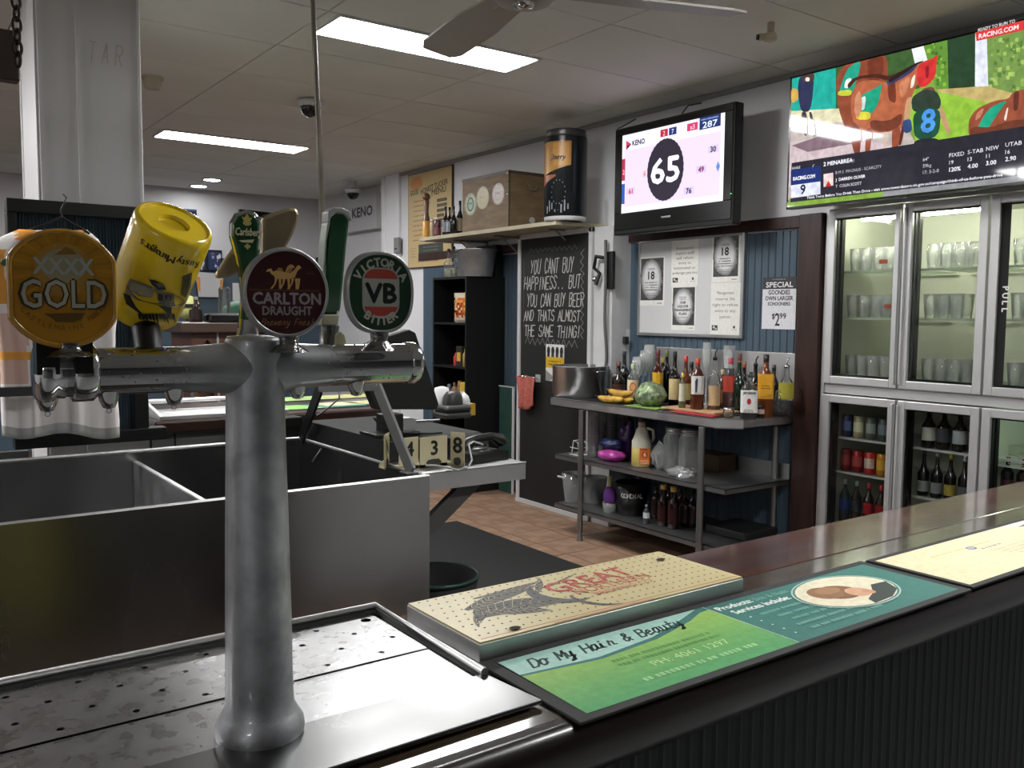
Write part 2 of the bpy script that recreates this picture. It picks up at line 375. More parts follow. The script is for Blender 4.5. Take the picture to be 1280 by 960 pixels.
# ================================================================ lights in the ceiling
LM = mat('light_diffuser', 1., .5, emit=PANEL_E); FRM = mat('white_frame', .8, .4)
lab = ['flat white ceiling light panel, nearer one crossed by the fan blade', 'flat white ceiling light panel, far one behind the column']
for i, (x, y) in enumerate(PANELS):
    t = thing('ceiling_light', lab[i] if i < 2 else 'flat white ceiling light panel added out of view to brighten the bar room', 'light', (x, y, ZC), 0, 'ceiling light panels')
    obj('frame', MB().box((-.60, -.17, -.012), (-.585, .17, 0)).box((.585, -.17, -.012), (.60, .17, 0)).box((-.585, -.17, -.012), (.585, -.155, 0)).box((-.585, .155, -.012), (.585, .17, 0)), FRM, t)
    obj('diffuser', MB().box((-.585, -.155, -.008), (.585, .155, -.001)), LM, t)
for k, (px, py, Y, l) in enumerate(((235, 237, 10.1, 'small round downlight glowing in the far ceiling, left one'), (265, 224, 9.6, 'small round downlight glowing in the far ceiling, right one'))):
    p = at(px, py, Z=ZC); sc = 1
    t = thing('downlight', l, 'light', (p.x, min(p.y, 10.2), ZC), 0, 'downlights'); r = .085
    obj('rim', MB().lathe([(r, -.012), (r+.02, -.008), (r+.02, 0), (r, 0)], seg=20, cap=False), FRM, t)
    obj('lens', MB().lathe([(.001, -.010), (r-.01, -.008), (r, -.001)], seg=20), mat('spot_lens', 1., .5, emit=SPOT_E), t)
# dome cameras
def dome(label, x, y, s, drop):
    t = thing('security_camera', label, 'camera', (x, y, ZC))
    obj('base', MB().lathe([(s*.9, -drop-.04), (s, -drop-.02), (s, -drop), (s*.5, -drop+.001), (s*.5, 0)], seg=20), FRM, t)
    obj('dome', MB().sphere((0, 0, -drop-.04), s*.8), BLACKG, t)
p = at(388, 130, Z=ZC-.03); dome('white dome security camera under ceiling behind the hanging rod', p.x, p.y, .085, .01)
p = at(441, 232, Z=ZC-.05); dome('white security camera on ceiling above the white betting sign', p.x, p.y, .085, .09)
p = at(184, 100, Z=ZC-.02)
t = thing('smoke_detector', 'small cream ceiling sensor box beside the white column', 'sensor', (p.x+.03, p.y, ZC))
obj('case', MB().lathe([(.04, -.07), (.05, -.05), (.05, 0)], seg=16), mat('cream_plastic', 'b9b29c', .5), t)
obj('plate', MB().lathe([(.065, -.012), (.065, 0)], seg=16), mat('cream_plastic'), t)
# pipe sensor by the racing screen
p0 = at(963, 46, X=3.55)
t = thing('ceiling_sensor', 'cream sensor head on a short pipe hanging before the racing screen', 'sensor', (p0.x, p0.y, p0.z))
cp = mat('cream_plastic')
obj('pipe', MB().tube([(0, 0, .012), (.002, 0, ZC-p0.z)], .017), cp, t)
obj('head', MB().lathe([(.02, -.02), (.03, -.018), (.032, .0), (.026, .014), (.02, .018)], seg=18).tube([(0, 0, 0), (-.055*_r.x, -.055*_r.y, -.002)], .017, 12), cp, t)
obj('lens', MB().tube([(-.055*_r.x, -.055*_r.y, -.002), (-.066*_r.x, -.066*_r.y, -.002)], .013, 12), BLACK, t)
# ceiling fan 
hub = at(655, -12, Z=ZC-.32)
t = thing('ceiling_fan', 'beige ceiling fan with wide flat blades seen from below', 'fan', (hub.x, hub.y, ZC-.32))
FANM = mat('fan_paint', 'a39e94', .45); 
obj('motor', MB().lathe([(.03, -.045), (.09, -.04), (.115, -.015), (.12, .03), (.08, .07), (.02, .08)], seg=28), FANM, t)
obj('rod', MB().tube([(0, 0, .07), (0, 0, .30)], .013).lathe([(.05, .30), (.06, .32)], seg=16), FANM, t)
obj('cap', MB().lathe([(.001, -.062), (.03, -.058), (.036, -.044)], seg=20), CHROME, t)
tipA = at(538, 74, Z=ZC-.33); tipB = at(885, 6, Z=ZC-.30)
ang = [math.atan2(tipA.y-hub.y, tipA.x-hub.x), math.atan2(tipB.y-hub.y, tipB.x-hub.x)]
lenA = (tipA-hub).length; lenB = (tipB-hub).length
L_ = .80
mb = MB(); n = 10; vs = []
for i in range(n+1):
    x = .13+(L_-.13)*i/n; wd = .06+.025*min(1, i/4) if i < n else .06
    for sgn in (-1, 1): 
        for z in (-.004, .004): vs.append((x if not (i == n) else x-.0, sgn*wd, z+sgn*wd*.2))
fs = []
for i in range(n):
    a = 4*i; b = a+4; fs += [(a, a+2, b+2, b), (a+1, b+1, b+3, a+3), (a, b, b+1, a+1), (a+2, a+3, b+3, b+2)]
fs += [(4*n, 4*n+2, 4*n+3, 4*n+1), (0, 1, 3, 2)]
mb.add(vs, fs); mb.box((.09, -.02, -.008), (.2, .02, .0))
bme = mesh('blade', mb, FANM)
for k, aa in enumerate((ang[0], ang[1], ang[0]+PI*.98, ang[1]+PI*1.02)):
    o = link('blade', bme, t); o.rotation_euler = (0, 0, aa)
FAN_INFO = (tuple(hub), lenA, lenB, [math.degrees(q) for q in ang])
# chain and hanging dark board, top left
ch0 = at(22, 60, Y=2.2)
t = thing('hanging_chain', 'rusty dark link chain hanging beside the white column', 'chain', (ch0.x, ch0.y, ch0.z))
lk = MB(); pts = []
for i in range(14):
    q = 2*PI*i/14; pts.append((.009*math.cos(q), 0, .016*math.sin(q)))
lk.tube(pts, .0032, 6, closed=True); lme = mesh('chain_link', lk, mat('rusty_iron', '3a3128', .7, .6, bump=.4))
for k in range(-1, 26):
    o = link('chain_link', lme, t); o.location = (0, 0, k*.024); o.rotation_euler = (0, 0, (k % 2)*PI/2+.4)
    if ch0.z+k*.024 > ZC-.03: break
b0 = at(24, 104, Y=2.3); b1 = at(0, 40, Y=2.3)
link('hanging_board', mesh('hanging_board', MB().box((-.75, -.02, 0), (0, .02, at(24, 42, Y=2.3).z-b0.z)), mat('dark_board', '33251d', .5, var=.3)), None,
     'dark brown wooden board hanging from the rusty chain', 'board', bev=.004, loc=(b0.x, 2.3, b0.z))
# ================================================================ wall things
# shelf above the chalk door
SX = 3.90; s0 = at(524, 300, X=SX); s1 = at(695, 272, X=SX); SZ = (s0.z+s1.z)/2+.0
t = thing('wall_shelf', 'long pale timber shelf above the chalk-written door', 'shelf', (SX, s1.y, SZ-.03))
SL = s0.y-s1.y
obj('board', MB().box((0, 0, 0), (XW-SX, SL, .03)), mat('shelf_timber', 'b9b096', .5, c2='a89f86', vscale=4, vstretch=(6, 1, 1)), t, bev=.002)
for yy in (.25, SL-.35, SL*.5):
    obj('bracket', MB().box((.14, yy-.012, -.012), (XW-SX, yy+.012, -.001)).box((XW-SX-.012, yy-.012, -.22), (XW-SX, yy+.012, -.001)).tube([(.2, yy, -.012), (XW-SX-.01, yy, -.2)], .006), mat('bracket_paint', .5, .4), t)
# white boxed wall under the shelf holding the door
DX = 4.19; dl = at(652, 303, X=DX); dr = at(735, 293, X=DX); dz = at(735, 293, X=DX).z
PW = mat('pale_post', (.76, .76, .76), .5, var=.08)
pr = at(765, 300, X=DX)
struct('trim_5', MB().box((DX+.01, pr.y, 0), (XW, dr.y-.06, SZ-.035)).box((DX+.01, dr.y-.06, dz+.05), (XW, dl.y+.03, SZ-.035)).box((DX+.012, dl.y-.01, 0), (XW, dl.y+.012, dz+.06)), PW, bev=.003)
struct('trim_6', MB().box((DX-.012, dl.y, 0), (DX+.03, dl.y+.035, dz+.05)).box((DX-.012, dr.y-.055, 0), (DX+.03, dr.y-.02, dz+.05)).box((DX-.012, dr.y-.055, dz+.012), (DX+.03, dl.y+.035, dz+.05)), mat('grey_frame', .74, .45), bev=.003)
dw = dl.y-dr.y
door = struct('door_1', MB().box((DX, dr.y-.02, .03), (DX+.035, dl.y, dz+.01)), mat('chalk_black', .085, .65, var=.25, vscale=3), bev=.003)
obj('kick_strip', MB().box((DX-.02, dr.y-.02, .0), (DX, dl.y+.03, .03)), mat('grey_frame'), door)
# chalk lettering: u runs from left (large y) to right
a = Art((DX-.0005, dl.y, 0), (0, -1, 0), (0, 0, 1))
cc = 'c9c9c4'; W_ = dw
def dv(py): return at(690, py, X=DX).z
for txt, py, h, u in (('YOU CANT BUY', 341, .105, .45), ('HAPPINESS.. BUT', 361, .095, .45), ('YOU CAN BUY BEER', 383, .095, .5), ('AND THATS ALMOST', 401, .078, .45), ('THE SAME THING!', 421, .085, .46)):
    n = len(txt); cw_ = ((W_*(.86 if n > 12 else .66)/n)/h-.12)/1.075
    a.hand(txt, W_*u+.02, dv(py), h, cc, wd=.0075, jit=.06, cw=cw_, sp=.12, shear=.1)
def zig(u0, v0, u1, v1, n, amp, c='8a8a86'):
    pts = []
    for i in range(n*2+1):
        f = i/(n*2); l = math.hypot(u1-u0, v1-v0); nx, ny = -(v1-v0)/l, (u1-u0)/l; s_ = amp*(1 if i % 2 else -1)*random.uniform(.6, 1.1)
        pts.append((u0+(u1-u0)*f+nx*s_, v0+(v1-v0)*f+ny*s_))
    a.line(pts, .005, c)
vb = dv(427); vt = dv(308)
zig(.06, vb, W_-.1, vb-.01, 10, .03); zig(W_-.05, vb+.03, W_-.06, vt-.04, 11, .02); zig(.1, vt-.02, W_-.12, vt-.02, 10, .018, '6a6a66'); zig(.035, vb+.1, .035, vt-.08, 14, .008, '5a5a57')
a.build('chalk_lettering', CHALK, door)
# poster taped on the door
p0 = at(683, 430, X=DX); p1 = at(705, 478, X=DX); pw = p0.y-p1.y
t = thing('band_poster', 'small white and yellow poster taped on the chalk door', 'poster', (DX-.003, p0.y, p1.z))
ph = p0.z-p1.z
obj('sheet', MB().box((0, -pw, 0), (.002, 0, ph)), mat('paper', .8, .6), t)
a = Art((-.0006, 0, 0), (0, -1, 0), (0, 0, 1)); a.rect(0, 0, pw, ph, 'd8d8d2'); a.rect(0, ph*.36, pw, ph*.66, 'd2a92c')
for k in range(4): a.ell(pw*(.15+.24*k), ph*.82, pw*.09, ph*.12, '2a2a2a'); a.rect(pw*(.07+.24*k), ph*.66, pw*(.22+.24*k), ph*.78, '3a3a3a')
a.lines(.1*pw, .95*pw, ph*.52, 2, ph*.08, ph*.04, '6b5512'); a.ell(pw*.6, ph*.2, pw*.22, ph*.1, 'cfa74a'); a.poly([(0, ph*.3), (pw*.5, ph*.1), (pw*.2, 0), (0, 0)], '8a8a86')
a.build('printing', PRINT, t)
# towel on its rail
q0 = at(645, 470, X=DX-.05); q1 = at(668, 516, X=DX-.05)
t = thing('towel_hook', 'small white hook plate beside the door frame left edge', 'hook', (DX-.001, at(673, 473, X=DX).y, at(673, 473, X=DX).z))
obj('plate', MB().box((-.006, -.03, -.03), (0, .03, .03)), mat('pale_plate', .65, .4), t, bev=.003)
obj('arm', MB().tube([(-.006, 0, 0), (-.045, .01, .01), (-.05, .18, .01)], .006), CHROME, t)
mb = MB(); nc, nr = 22, 12; tw = q0.y-q1.y; th = q0.z-q1.z; vs = []
for j in range(nr+1):
    v = j/nr
    for i in range(nc+1):
        u = i/nc; hh = th*(.78+.22*math.sin(u*2.6+.4)) if True else th
        nar = 1-.18*v
        vs.append((-.055+.016*math.sin(u*17+v*2)*min(1, .25+v), -tw*(.5+(u-.5)*nar), -v*hh+.015*(1-abs(u-.5)*2)))
mb.add(vs, [(j*(nc+1)+i, j*(nc+1)+i+1, (j+1)*(nc+1)+i+1, (j+1)*(nc+1)+i) for j in range(nr) for i in range(nc)], smooth=True)
o = obj('hanging_towel', mb, mat('pink_towel', 'b9685c', .9, c2='a3554b', vscale=60, bump=.5, bscale=300), None, label='crumpled pink tea towel hanging by the chalk door', cat='towel', loc=(DX+.01, q0.y, q0.z))
o.modifiers.new('t', 'SOLIDIFY').thickness = .004
# menu board
m0 = at(512, 220, X=XW-.01); m1 = at(566, 207, X=XW-.01); m2 = at(511, 335, X=XW-.01)
mw = m0.y-m1.y; mh = (m1.z+m0.z)/2-m2.z+.0
t = thing('menu_board', 'tall yellowed food menu board on the white wall behind shelf bottles', 'menu board', (XW-.002, m0.y, m2.z))
obj('backing', MB().box((-.02, -mw-.01, -.01), (-.001, .01, mh+.01)), mat('dark_edge', '3a3027', .5), t, bev=.004)
a = Art((-.0205, 0, 0), (0, -1, 0), (0, 0, 1)); a.rect(0, 0, mw, mh, 'c2ab7d'); a.ell(mw*.2, mh*.9, mw*.15, mh*.07, 'c98a55')
a.text('GOOD', mw*.15, mh*.78, .05, '4f6b45', wd=mw*.2, rot=.05, bold=.003); a.text('HONEST TUCKER', mw*.61, mh*.80, .05, '4a4238', wd=mw*.62, rot=.10, bold=.002); a.text('MENU', mw*.72, mh*.745, .055, '3c342c', wd=mw*.32, rot=.05, bold=.002)
for k in range(9): a.lines(mw*.1, mw*.45, mh*(.70-k*.052), 1, 0, mh*.013, '7d4a38', rag=.2)
for k in range(6): a.rect(mw*.68, mh*(.66-k*.052), mw*.9, mh*(.69-k*.052), '3b352e'); a.lines(mw*.7, mw*.88, mh*(.67-k*.052), 1, 0, mh*.008, '9a8a66', .05)
a.rect(mw*.25, mh*.1, mw*.82, mh*.24, '3d423c'); a.lines(mw*.3, mw*.78, mh*.2, 3, mh*.035, mh*.01, '8a8d80'); a.lines(mw*.15, mw*.8, mh*.05, 1, 0, mh*.012, '6d5138')
a.lines(mw*.04, mw*.2, mh*.2, 4, mh*.03, mh*.01, '9a7a58')
a.build('menu_printing', PRINT, t)
# KENO sign
k0 = at(424, 251, X=4.5); k1 = at(468, 240, X=4.5); k2 = at(468, 285, X=4.5)
kw = k0.y-k1.y; kh = k1.z-k2.z
t = thing('wall_sign', 'white rectangular betting sign with black capitals in the far corner', 'sign', (4.60, k1.y, k2.z))
obj('box', MB().box((-.08, 0, 0), (-.0, kw, kh)), mat('sign_white', .78, .4), t, bev=.004)
a = Art((-.0805, kw, 0), (0, -1, 0), (0, 0, 1)); a.rect(.02, .02, kw-.02, kh-.02, 'c9c9cc'); a.text('KENO', kw*.62, kh*.40, kh*.27, '3c3c40', wd=kw*.56, bold=.006); a.poly([(kw*.14, kh*.36), (kw*.30, kh*.52), (kw*.14, kh*.68)], 'b8485a'); a.build('lettering', PRINT, t)
# ---- keno television
T1X = 4.10; a0 = at(769, 162, X=T1X); a1 = at(920, 126, X=T1X); bz = (at(767, 291, X=T1X).z+at(917, 284, X=T1X).z)/2; tz = (a0.z+a1.z)/2
tw = a0.y-a1.y; th = tz-bz
t = thing('television', 'black wall television showing a keno draw with number 65', 'television', (T1X, a0.y, bz))
TVP = mat('tv_casing', .07, .3); 
obj('casing', MB().box((.0, -tw, 0), (.075, 0, th)).box((.075, -tw*.85, th*.12), (.13, -tw*.15, th*.8)), TVP, t, bev=.008)
sx0 = .075*tw; sx1 = tw*.925; sy0 = th*.20; sy1 = th*.925
obj('bezel', MB().box((-.006, -tw+.012, th-.05), (0, -.012, th-.012)).box((-.006, -sx0+.004, sy0), (0, -.012, th-.05)).box((-.006, -tw+.012, sy0), (0, -sx1-.004, th-.05)).box((-.006, -tw+.012, .03), (0, -.012, sy0)), mat('tv_bezel', .05, .2), t, bev=.004)
a = Art((-.002, -sx0, sy0), (0, -1, 0), (0, 0, 1)); sw = sx1-sx0; sh = sy1-sy0
a.rect(0, 0, sw, sh, 'f2ecfa'); a.rect(0, 0, sw, sh*.80, 'dccdf0'); a.rect(0, 0, sw*.02, sh, 'f6f2fb'); a.rect(sw*.97, 0, sw, sh, 'f6f2fb')
a.rect(sw*.015, 0, sw*.985, sh*.08, 'eee8f8')
a.poly([(sw*.04, sh*.80), (sw*.10, sh*.87), (sw*.04, sh*.93)], 'c23a55'); a.poly([(sw*.05, sh*.82), (sw*.10, sh*.87), (sw*.05, sh*.86)], '2d2d40'); a.text('KENO', sw*.175, sh*.845, sh*.065, '2c2b45', wd=sw*.13, bold=.002)
a.rect(sw*.40, sh*.875, sw*.475, sh*.965, 'b02440'); a.text('2', sw*.437, sh*.89, sh*.055, 'f2d8e0'); a.rect(sw*.485, sh*.875, sw*.56, sh*.965, '22336e'); a.text('7', sw*.522, sh*.89, sh*.055, 'd8e0f2')
a.rect(sw*.66, sh*.875, sw*.76, sh*.965, 'c43a68'); a.text('x3', sw*.71, sh*.89, sh*.055, 'f8dce8'); a.rect(sw*.775, sh*.86, sw*.965, sh*1.0, '1f2f66'); a.text('287', sw*.87, sh*.875, sh*.07, 'd8e4ff', bold=.001, wd=sw*.13); a.lines(sw*.79, sw*.95, sh*.965, 1, 0, sh*.015, '8fa0d8', .1)
a.rect(0, sh*.42, sw*.035, sh*.70, 'a83048'); a.text('2', sw*.018, sh*.5, sh*.06, 'f8d0d8'); a.rect(0, sh*.12, sw*.035, sh*.38, '2a55a0')
pts = []
for i in range(64):
    q = 2*PI*i/64; j = 1+.018*(i % 2); pts.append((sw*.455+sw*.18*j*math.cos(q), sh*.47+sh*.375*j*math.sin(q)))
a.poly(pts, '2b2633'); a.text('65', sw*.455, sh*.32, sh*.30, 'f4effa', wd=sw*.275, bold=.006)
for tt, u, v, c in (('30', .905, .58, '2d3c38'), ('49', .80, .37, '7a2860'), ('61', .10, .24, 'c03434'), ('76', .69, .14, '3a2a5a'), ('4', .245, .43, 'e08878')):
    a.rect(sw*(u-.045 if len(tt) > 1 else u-.015), sh*(v-.01), sw*(u+.045 if len(tt) > 1 else u+.015), sh*(v+.075), 'cdbde0'); a.text(tt, sw*u, sh*v, sh*.062, c, bold=.002)
a.poly([(sw*.952, sh*.34), (sw*.97, sh*.40), (sw*.952, sh*.46), (sw*.934, sh*.40)], '5a86c8')
a.build('screen', SCREEN2, t)
obj('stand_by_lamp', MB().sphere((-.004, -tw*.985, th*.25), .004, seg=8, rings=4), mat('green_lamp', (.4, 1, .5), .5, emit=2), t)
a = Art((-.0065, 0, 0), (0, -1, 0), (0, 0, 1)); a.rect(tw*.44, th*.115, tw*.52, th*.13, '8a8a8a'); a.build('badge', PRINT, t)
obj('wall_arm', MB().box((.13, -tw*.6, th*.3), (XW-T1X-.001, -tw*.4, th*.6)), BLACKM, t)
for k, px in enumerate((771, 852)):
    p = at(px, 128 if k else 150, X=4.2)
    obj('power_cable', MB().tube([(.1, -(a0.y-p.y), th-.01), (.12, -(a0.y-p.y)+.01, th+.04), (.16, -(a0.y-p.y), th+.09 if k else th+.06), (XW-T1X-.003, -(a0.y-p.y), ZC-bz-.04)], .005), mat('grey_cable', .35, .5), t)
# ---- racing television
T2X = 4.12; a0 = at(988, 97, X=T2X); b0 = at(984, 262, X=T2X); tw = 1.30; th = a0.z-b0.z
t = thing('television', 'large black television showing racehorses led past a hedge', 'television', (T2X, (a0.y+b0.y)/2, b0.z))
obj('casing', MB().box((.0, -tw, 0), (.045, 0, th)).box((.045, -tw*.8, th*.1), (.09, -tw*.2, th*.6)), TVP, t, bev=.004)
bz_ = .009
obj('bezel', MB().box((-.004, -tw, th-bz_), (0, 0, th)).box((-.004, -bz_, 0), (0, 0, th)).box((-.004, -tw, 0), (0, -tw+bz_, th)).box((-.004, -tw, 0), (0, 0, bz_*1.3)), mat('tv_bezel'), t)
obj('wall_arm', MB().box((.09, -tw*.6, th*.2), (XW-T2X-.001, -tw*.4, th*.5)), BLACKM, t)
a = Art((-.0015, 0, 0), (0, -1, 0), (0, 0, 1), step=.00006)
w0, w1, h0, h1 = bz_, tw-bz_, bz_*1.3, th-bz_
def tv(px, py):
    p = at(px, py, X=T2X); return (max(w0, min(w1, t.location.y-p.y)), max(h0, min(h1, p.z-t.location.z)))
SOFT = [0]
def tp(c, *pp):
    q_ = list(pp)
    for _ in range(SOFT[0]): q_ = [(q_[i][0]*w_+q_[(i+1) % len(q_)][0]*(1-w_), q_[i][1]*w_+q_[(i+1) % len(q_)][1]*(1-w_)) for i in range(len(q_)) for w_ in (.8, .2)]
    a.poly([tv(x, y) for x, y in q_], c)
a.rect(w0, h0, w1, h1, '7da03c')
tp('20a596', (988, 97), (1080, 60), (1080, 150), (990, 140)); tp('3a5a30', (1045, 80), (1150, 45), (1150, 110), (1045, 140))
tp('b9ada8', (984, 140), (1130, 150), (1150, 190), (1150, 215), (984, 250)); tp('c8b6ba', (984, 178), (1060, 168), (1140, 190), (1140, 212), (984, 235))
tp('7c6670', (990, 182), (1040, 165), (1075, 178), (1010, 190)); tp('d8d2b0', (984, 140), (1060, 135), (1090, 150), (984, 158))
tp('e8ecf0', (1140, 56), (1172, 46), (1172, 80), (1145, 84)); tp('5e8c36', (1155, 50), (1188, 40), (1190, 112), (1170, 112)); tp('26402a', (1185, 40), (1221, 28), (1221, 108), (1186, 112)); tp('d8dce8', (1220, 30), (1236, 26), (1236, 112), (1219, 108)); tp('6f8e48', (1234, 30), (1290, 12), (1290, 125), (1236, 122))
for k in range(60):
    x = random.uniform(1236, 1280); y = random.uniform(45, 118); s_ = random.uniform(2, 5); tp(random.choice(('8aa850', '55783a', '9cb860')), (x, y), (x+s_, y-1), (x+s_, y+s_), (x, y+s_))
for k in range(26):
    x = random.uniform(1157, 1180); y = random.uniform(52, 106); s_ = random.uniform(2, 5); tp(random.choice(('83ad44', '416b28')), (x, y), (x+s_, y-1), (x+s_, y+s_), (x, y+s_))
tp('b8a468', (1172, 112), (1235, 108), (1280, 120), (1280, 128), (1230, 128), (1175, 116)); tp('8cb83c', (1130, 118), (1178, 116), (1235, 128), (1280, 130), (1280, 180), (1150, 190)); tp('d0a830', (984, 150), (1010, 148), (1010, 156), (984, 160))
# handler on the left
SOFT[0] = 2
tp('2c3050', (1000, 95), (1018, 93), (1018, 112), (1014, 140), (1002, 140), (998, 115)); tp('c8a050', (990, 110), (999, 112), (999, 125), (990, 130)); tp('46362e', (1003, 95), (1019, 90), (1019, 102), (1006, 104)); tp('3a3440', (1002, 140), (1006, 170), (1010, 170), (1010, 140)); tp('3a3440', (1012, 140), (1018, 172), (1021, 170), (1016, 140)); tp('e8e4e0', (1008, 97), (1013, 97), (1013, 102), (1008, 102))
# rear horse
tp('8a4630', (1048, 92), (1060, 78), (1085, 72), (1110, 68), (1112, 100), (1080, 130), (1062, 172), (1050, 140), (1046, 110)); tp('1f9a80', (1060, 85), (1078, 75), (1074, 95), (1066, 120), (1048, 120)); tp('d8e0d8', (1058, 100), (1066, 97), (1064, 110), (1056, 111)); tp('c8cc3c', (1049, 114), (1066, 112), (1065, 120), (1048, 120))
tp('6e3424', (1085, 72), (1105, 68), (1106, 88), (1098, 104), (1086, 100))
# main horse
tp('4a241a', (1062, 112), (1072, 99), (1096, 97), (1112, 102), (1130, 88), (1112, 96), (1098, 92), (1070, 96), (1060, 106))
tp('ac6040', (1066, 115), (1074, 102), (1095, 100), (1110, 104), (1128, 92), (1146, 80), (1160, 76), (1168, 90), (1148, 104), (1142, 118), (1136, 140), (1132, 160), (1110, 166), (1085, 166), (1070, 160), (1064, 138))
tp('7a3a28', (1066, 150), (1078, 162), (1076, 196), (1070, 196), (1064, 172)); tp('8a4630', (1084, 160), (1092, 160), (1088, 196), (1082, 196)); tp('8a4630', (1116, 160), (1128, 158), (1124, 188), (1116, 190)); tp('c8b4a8', (1104, 165), (1112, 165), (1112, 188), (1106, 188)); tp('5a2a20', (1130, 150), (1134, 150), (1128, 182), (1124, 182))
tp('6e3424', (1110, 104), (1120, 98), (1122, 130), (1112, 126)); tp('3c3a60', (1108, 102), (1138, 84), (1150, 80), (1140, 92), (1112, 108)); tp('1d9878', (1080, 118), (1100, 108), (1104, 104), (1100, 128), (1090, 145), (1068, 144), (1074, 126)); tp('d0c840', (1070, 140), (1090, 140), (1089, 150), (1072, 150)); tp('c8dcd8', (1078, 122), (1084, 120), (1082, 138), (1075, 138))
tp('c83030', (1147, 98), (1148, 84), (1158, 76), (1166, 74), (1174, 68), (1172, 76), (1171, 96), (1160, 108), (1150, 110)); tp('8a1c28', (1158, 84), (1163, 82), (1162, 98), (1158, 98))
# rider in the number bib
tp('6a4a3c', (1152, 112), (1168, 108), (1172, 118), (1158, 122)); tp('2c3a30', (1140, 122), (1156, 112), (1172, 114), (1178, 126), (1176, 138), (1142, 142)); tp('1c4c38', (1142, 138), (1178, 134), (1175, 172), (1144, 176)); tp('b8906c', (1134, 124), (1142, 120), (1138, 150), (1132, 156), (1131, 148)); tp('b8906c', (1176, 130), (1182, 140), (1190, 165), (1186, 170), (1176, 146)); tp('22242c', (1143, 175), (1175, 172), (1174, 186), (1145, 190)); tp('304878', (1128, 152), (1140, 148), (1142, 164), (1132, 168))
p = tv(1161, 165); a.text('8', p[0], p[1], .105, '4a90e0', bold=.004)
tp('c88868', (1070, 122), (1076, 112), (1080, 130), (1074, 150), (1069, 140)); tp('c07a5a', (1124, 104), (1140, 94), (1136, 112), (1128, 126)); tp('6e3626', (1088, 150), (1112, 152), (1130, 140), (1128, 158), (1108, 166), (1090, 163)); tp('2a1c1a', (1112, 105), (1130, 94), (1146, 82), (1158, 76), (1148, 78), (1130, 88), (1112, 99)); tp('e8d8c8', (1141, 98), (1146, 92), (1144, 108), (1139, 112))
# right horse
tp('8e4a34', (1212, 150), (1222, 136), (1245, 126), (1262, 124), (1268, 115), (1280, 112), (1290, 112), (1290, 170), (1212, 175)); tp('1d9878', (1236, 136), (1262, 124), (1250, 140), (1232, 168), (1218, 170)); tp('5a2c22', (1268, 116), (1276, 113), (1274, 138), (1268, 140)); tp('d8c8c0', (1256, 150), (1260, 135), (1262, 135), (1259, 152))
tp('6a3626', (1214, 158), (1240, 160), (1266, 150), (1290, 150), (1290, 172), (1214, 176)); tp('c07a60', (1222, 142), (1232, 134), (1228, 146), (1220, 152))
# lower panel with results
SOFT[0] = 0
q0_ = tv(991, 204); q1_ = tv(991, 253); a.rect(w0, h0, w1, q1_[1], '8a8a90'); a.rect(w0, h0, w1*.45, q1_[1], '7da03c'); a.rect(q0_[0], q1_[1], w1, q0_[1], '26242e'); a.poly([tv(990, 213), tv(1028, 207), tv(1028, 231), tv(990, 237)], '1b2e6c'); a.poly([tv(990, 232), tv(1027, 227), tv(1027, 243), tv(990, 248)], 'd8dcf0')
def tt(s_, px, py, h, c='e8e8f0', wd=None, al='l', **k):
    p = tv(px, py); a.text(s_, p[0], p[1], h, c, al, wd, **k)
tt('RACING.COM', 993, 226, .019, wd=.137, bold=.001); tt('9', 1002, 243, .05, '1b2440', bold=.002); tt('EAGLE', 992, 212, .012, wd=.05); tt('2°', 1017, 209, .012)
tt('2 MENABREA', 1031, 208, .020, wd=.17, bold=.001); tt('(8)', 1065, 203, .014, 'a0a0a8')
a.poly([tv(1031, 218), tv(1043, 216), tv(1043, 232), tv(1031, 234)], 'e0c8c8'); a.poly([tv(1033, 234), tv(1037, 226), (tv(1041, 233))], 'c03030'); 
tt('B M S  MAGNUS - SCARCITY', 1046, 218, .015, 'b8b8c0', wd=.26); tt('J  DARREN OLIVER', 1046, 227, .015, wd=.17, bold=.0006); tt('T  COLIN SCOTT', 1046, 235, .015, wd=.15)
tt('64"', 1155, 202, .016, 'd0d0d8'); tt('59kg', 1155, 210, .016, 'c0c0c8'); tt('17: 3-2-0', 1155, 218, .016, 'c0c0c8')
for x, y, r1, r2, r3 in ((1188, 197, 'FIXED', '19', '120%'), (1211, 193, 'S-TAB', '13', '4.00'), (1234, 189, 'NSW', '11', '3.00'), (1258, 184, 'UTAB', '16', '2.90')):
    tt(r1, x, y, .018, wd=.07 if x != 1234 else .055); tt(r2, x, y+9, .018); tt(r3, x, y+18, .019, bold=.0006)
tt('Think Twice Before You Drink Then Drive - visit www.towardszero.vic.gov.au/campaign/think-of-us-before-you-drive', 1010, 249, .013, wd=1.02, bold=.0004)
tp('cc3838', (1221, 38), (1290, 18), (1290, 36), (1222, 52)); tt('RACING.COM', 1225, 49, .020, 'f0d8d8', wd=.17, bold=.001); tt('READY TO RUN TO', 1224, 40, .014, 'f8f0f0', wd=.16); tt('Live', 1266, 38, .014, 'f0c0c0')
a.build('screen', SCREEN, t)
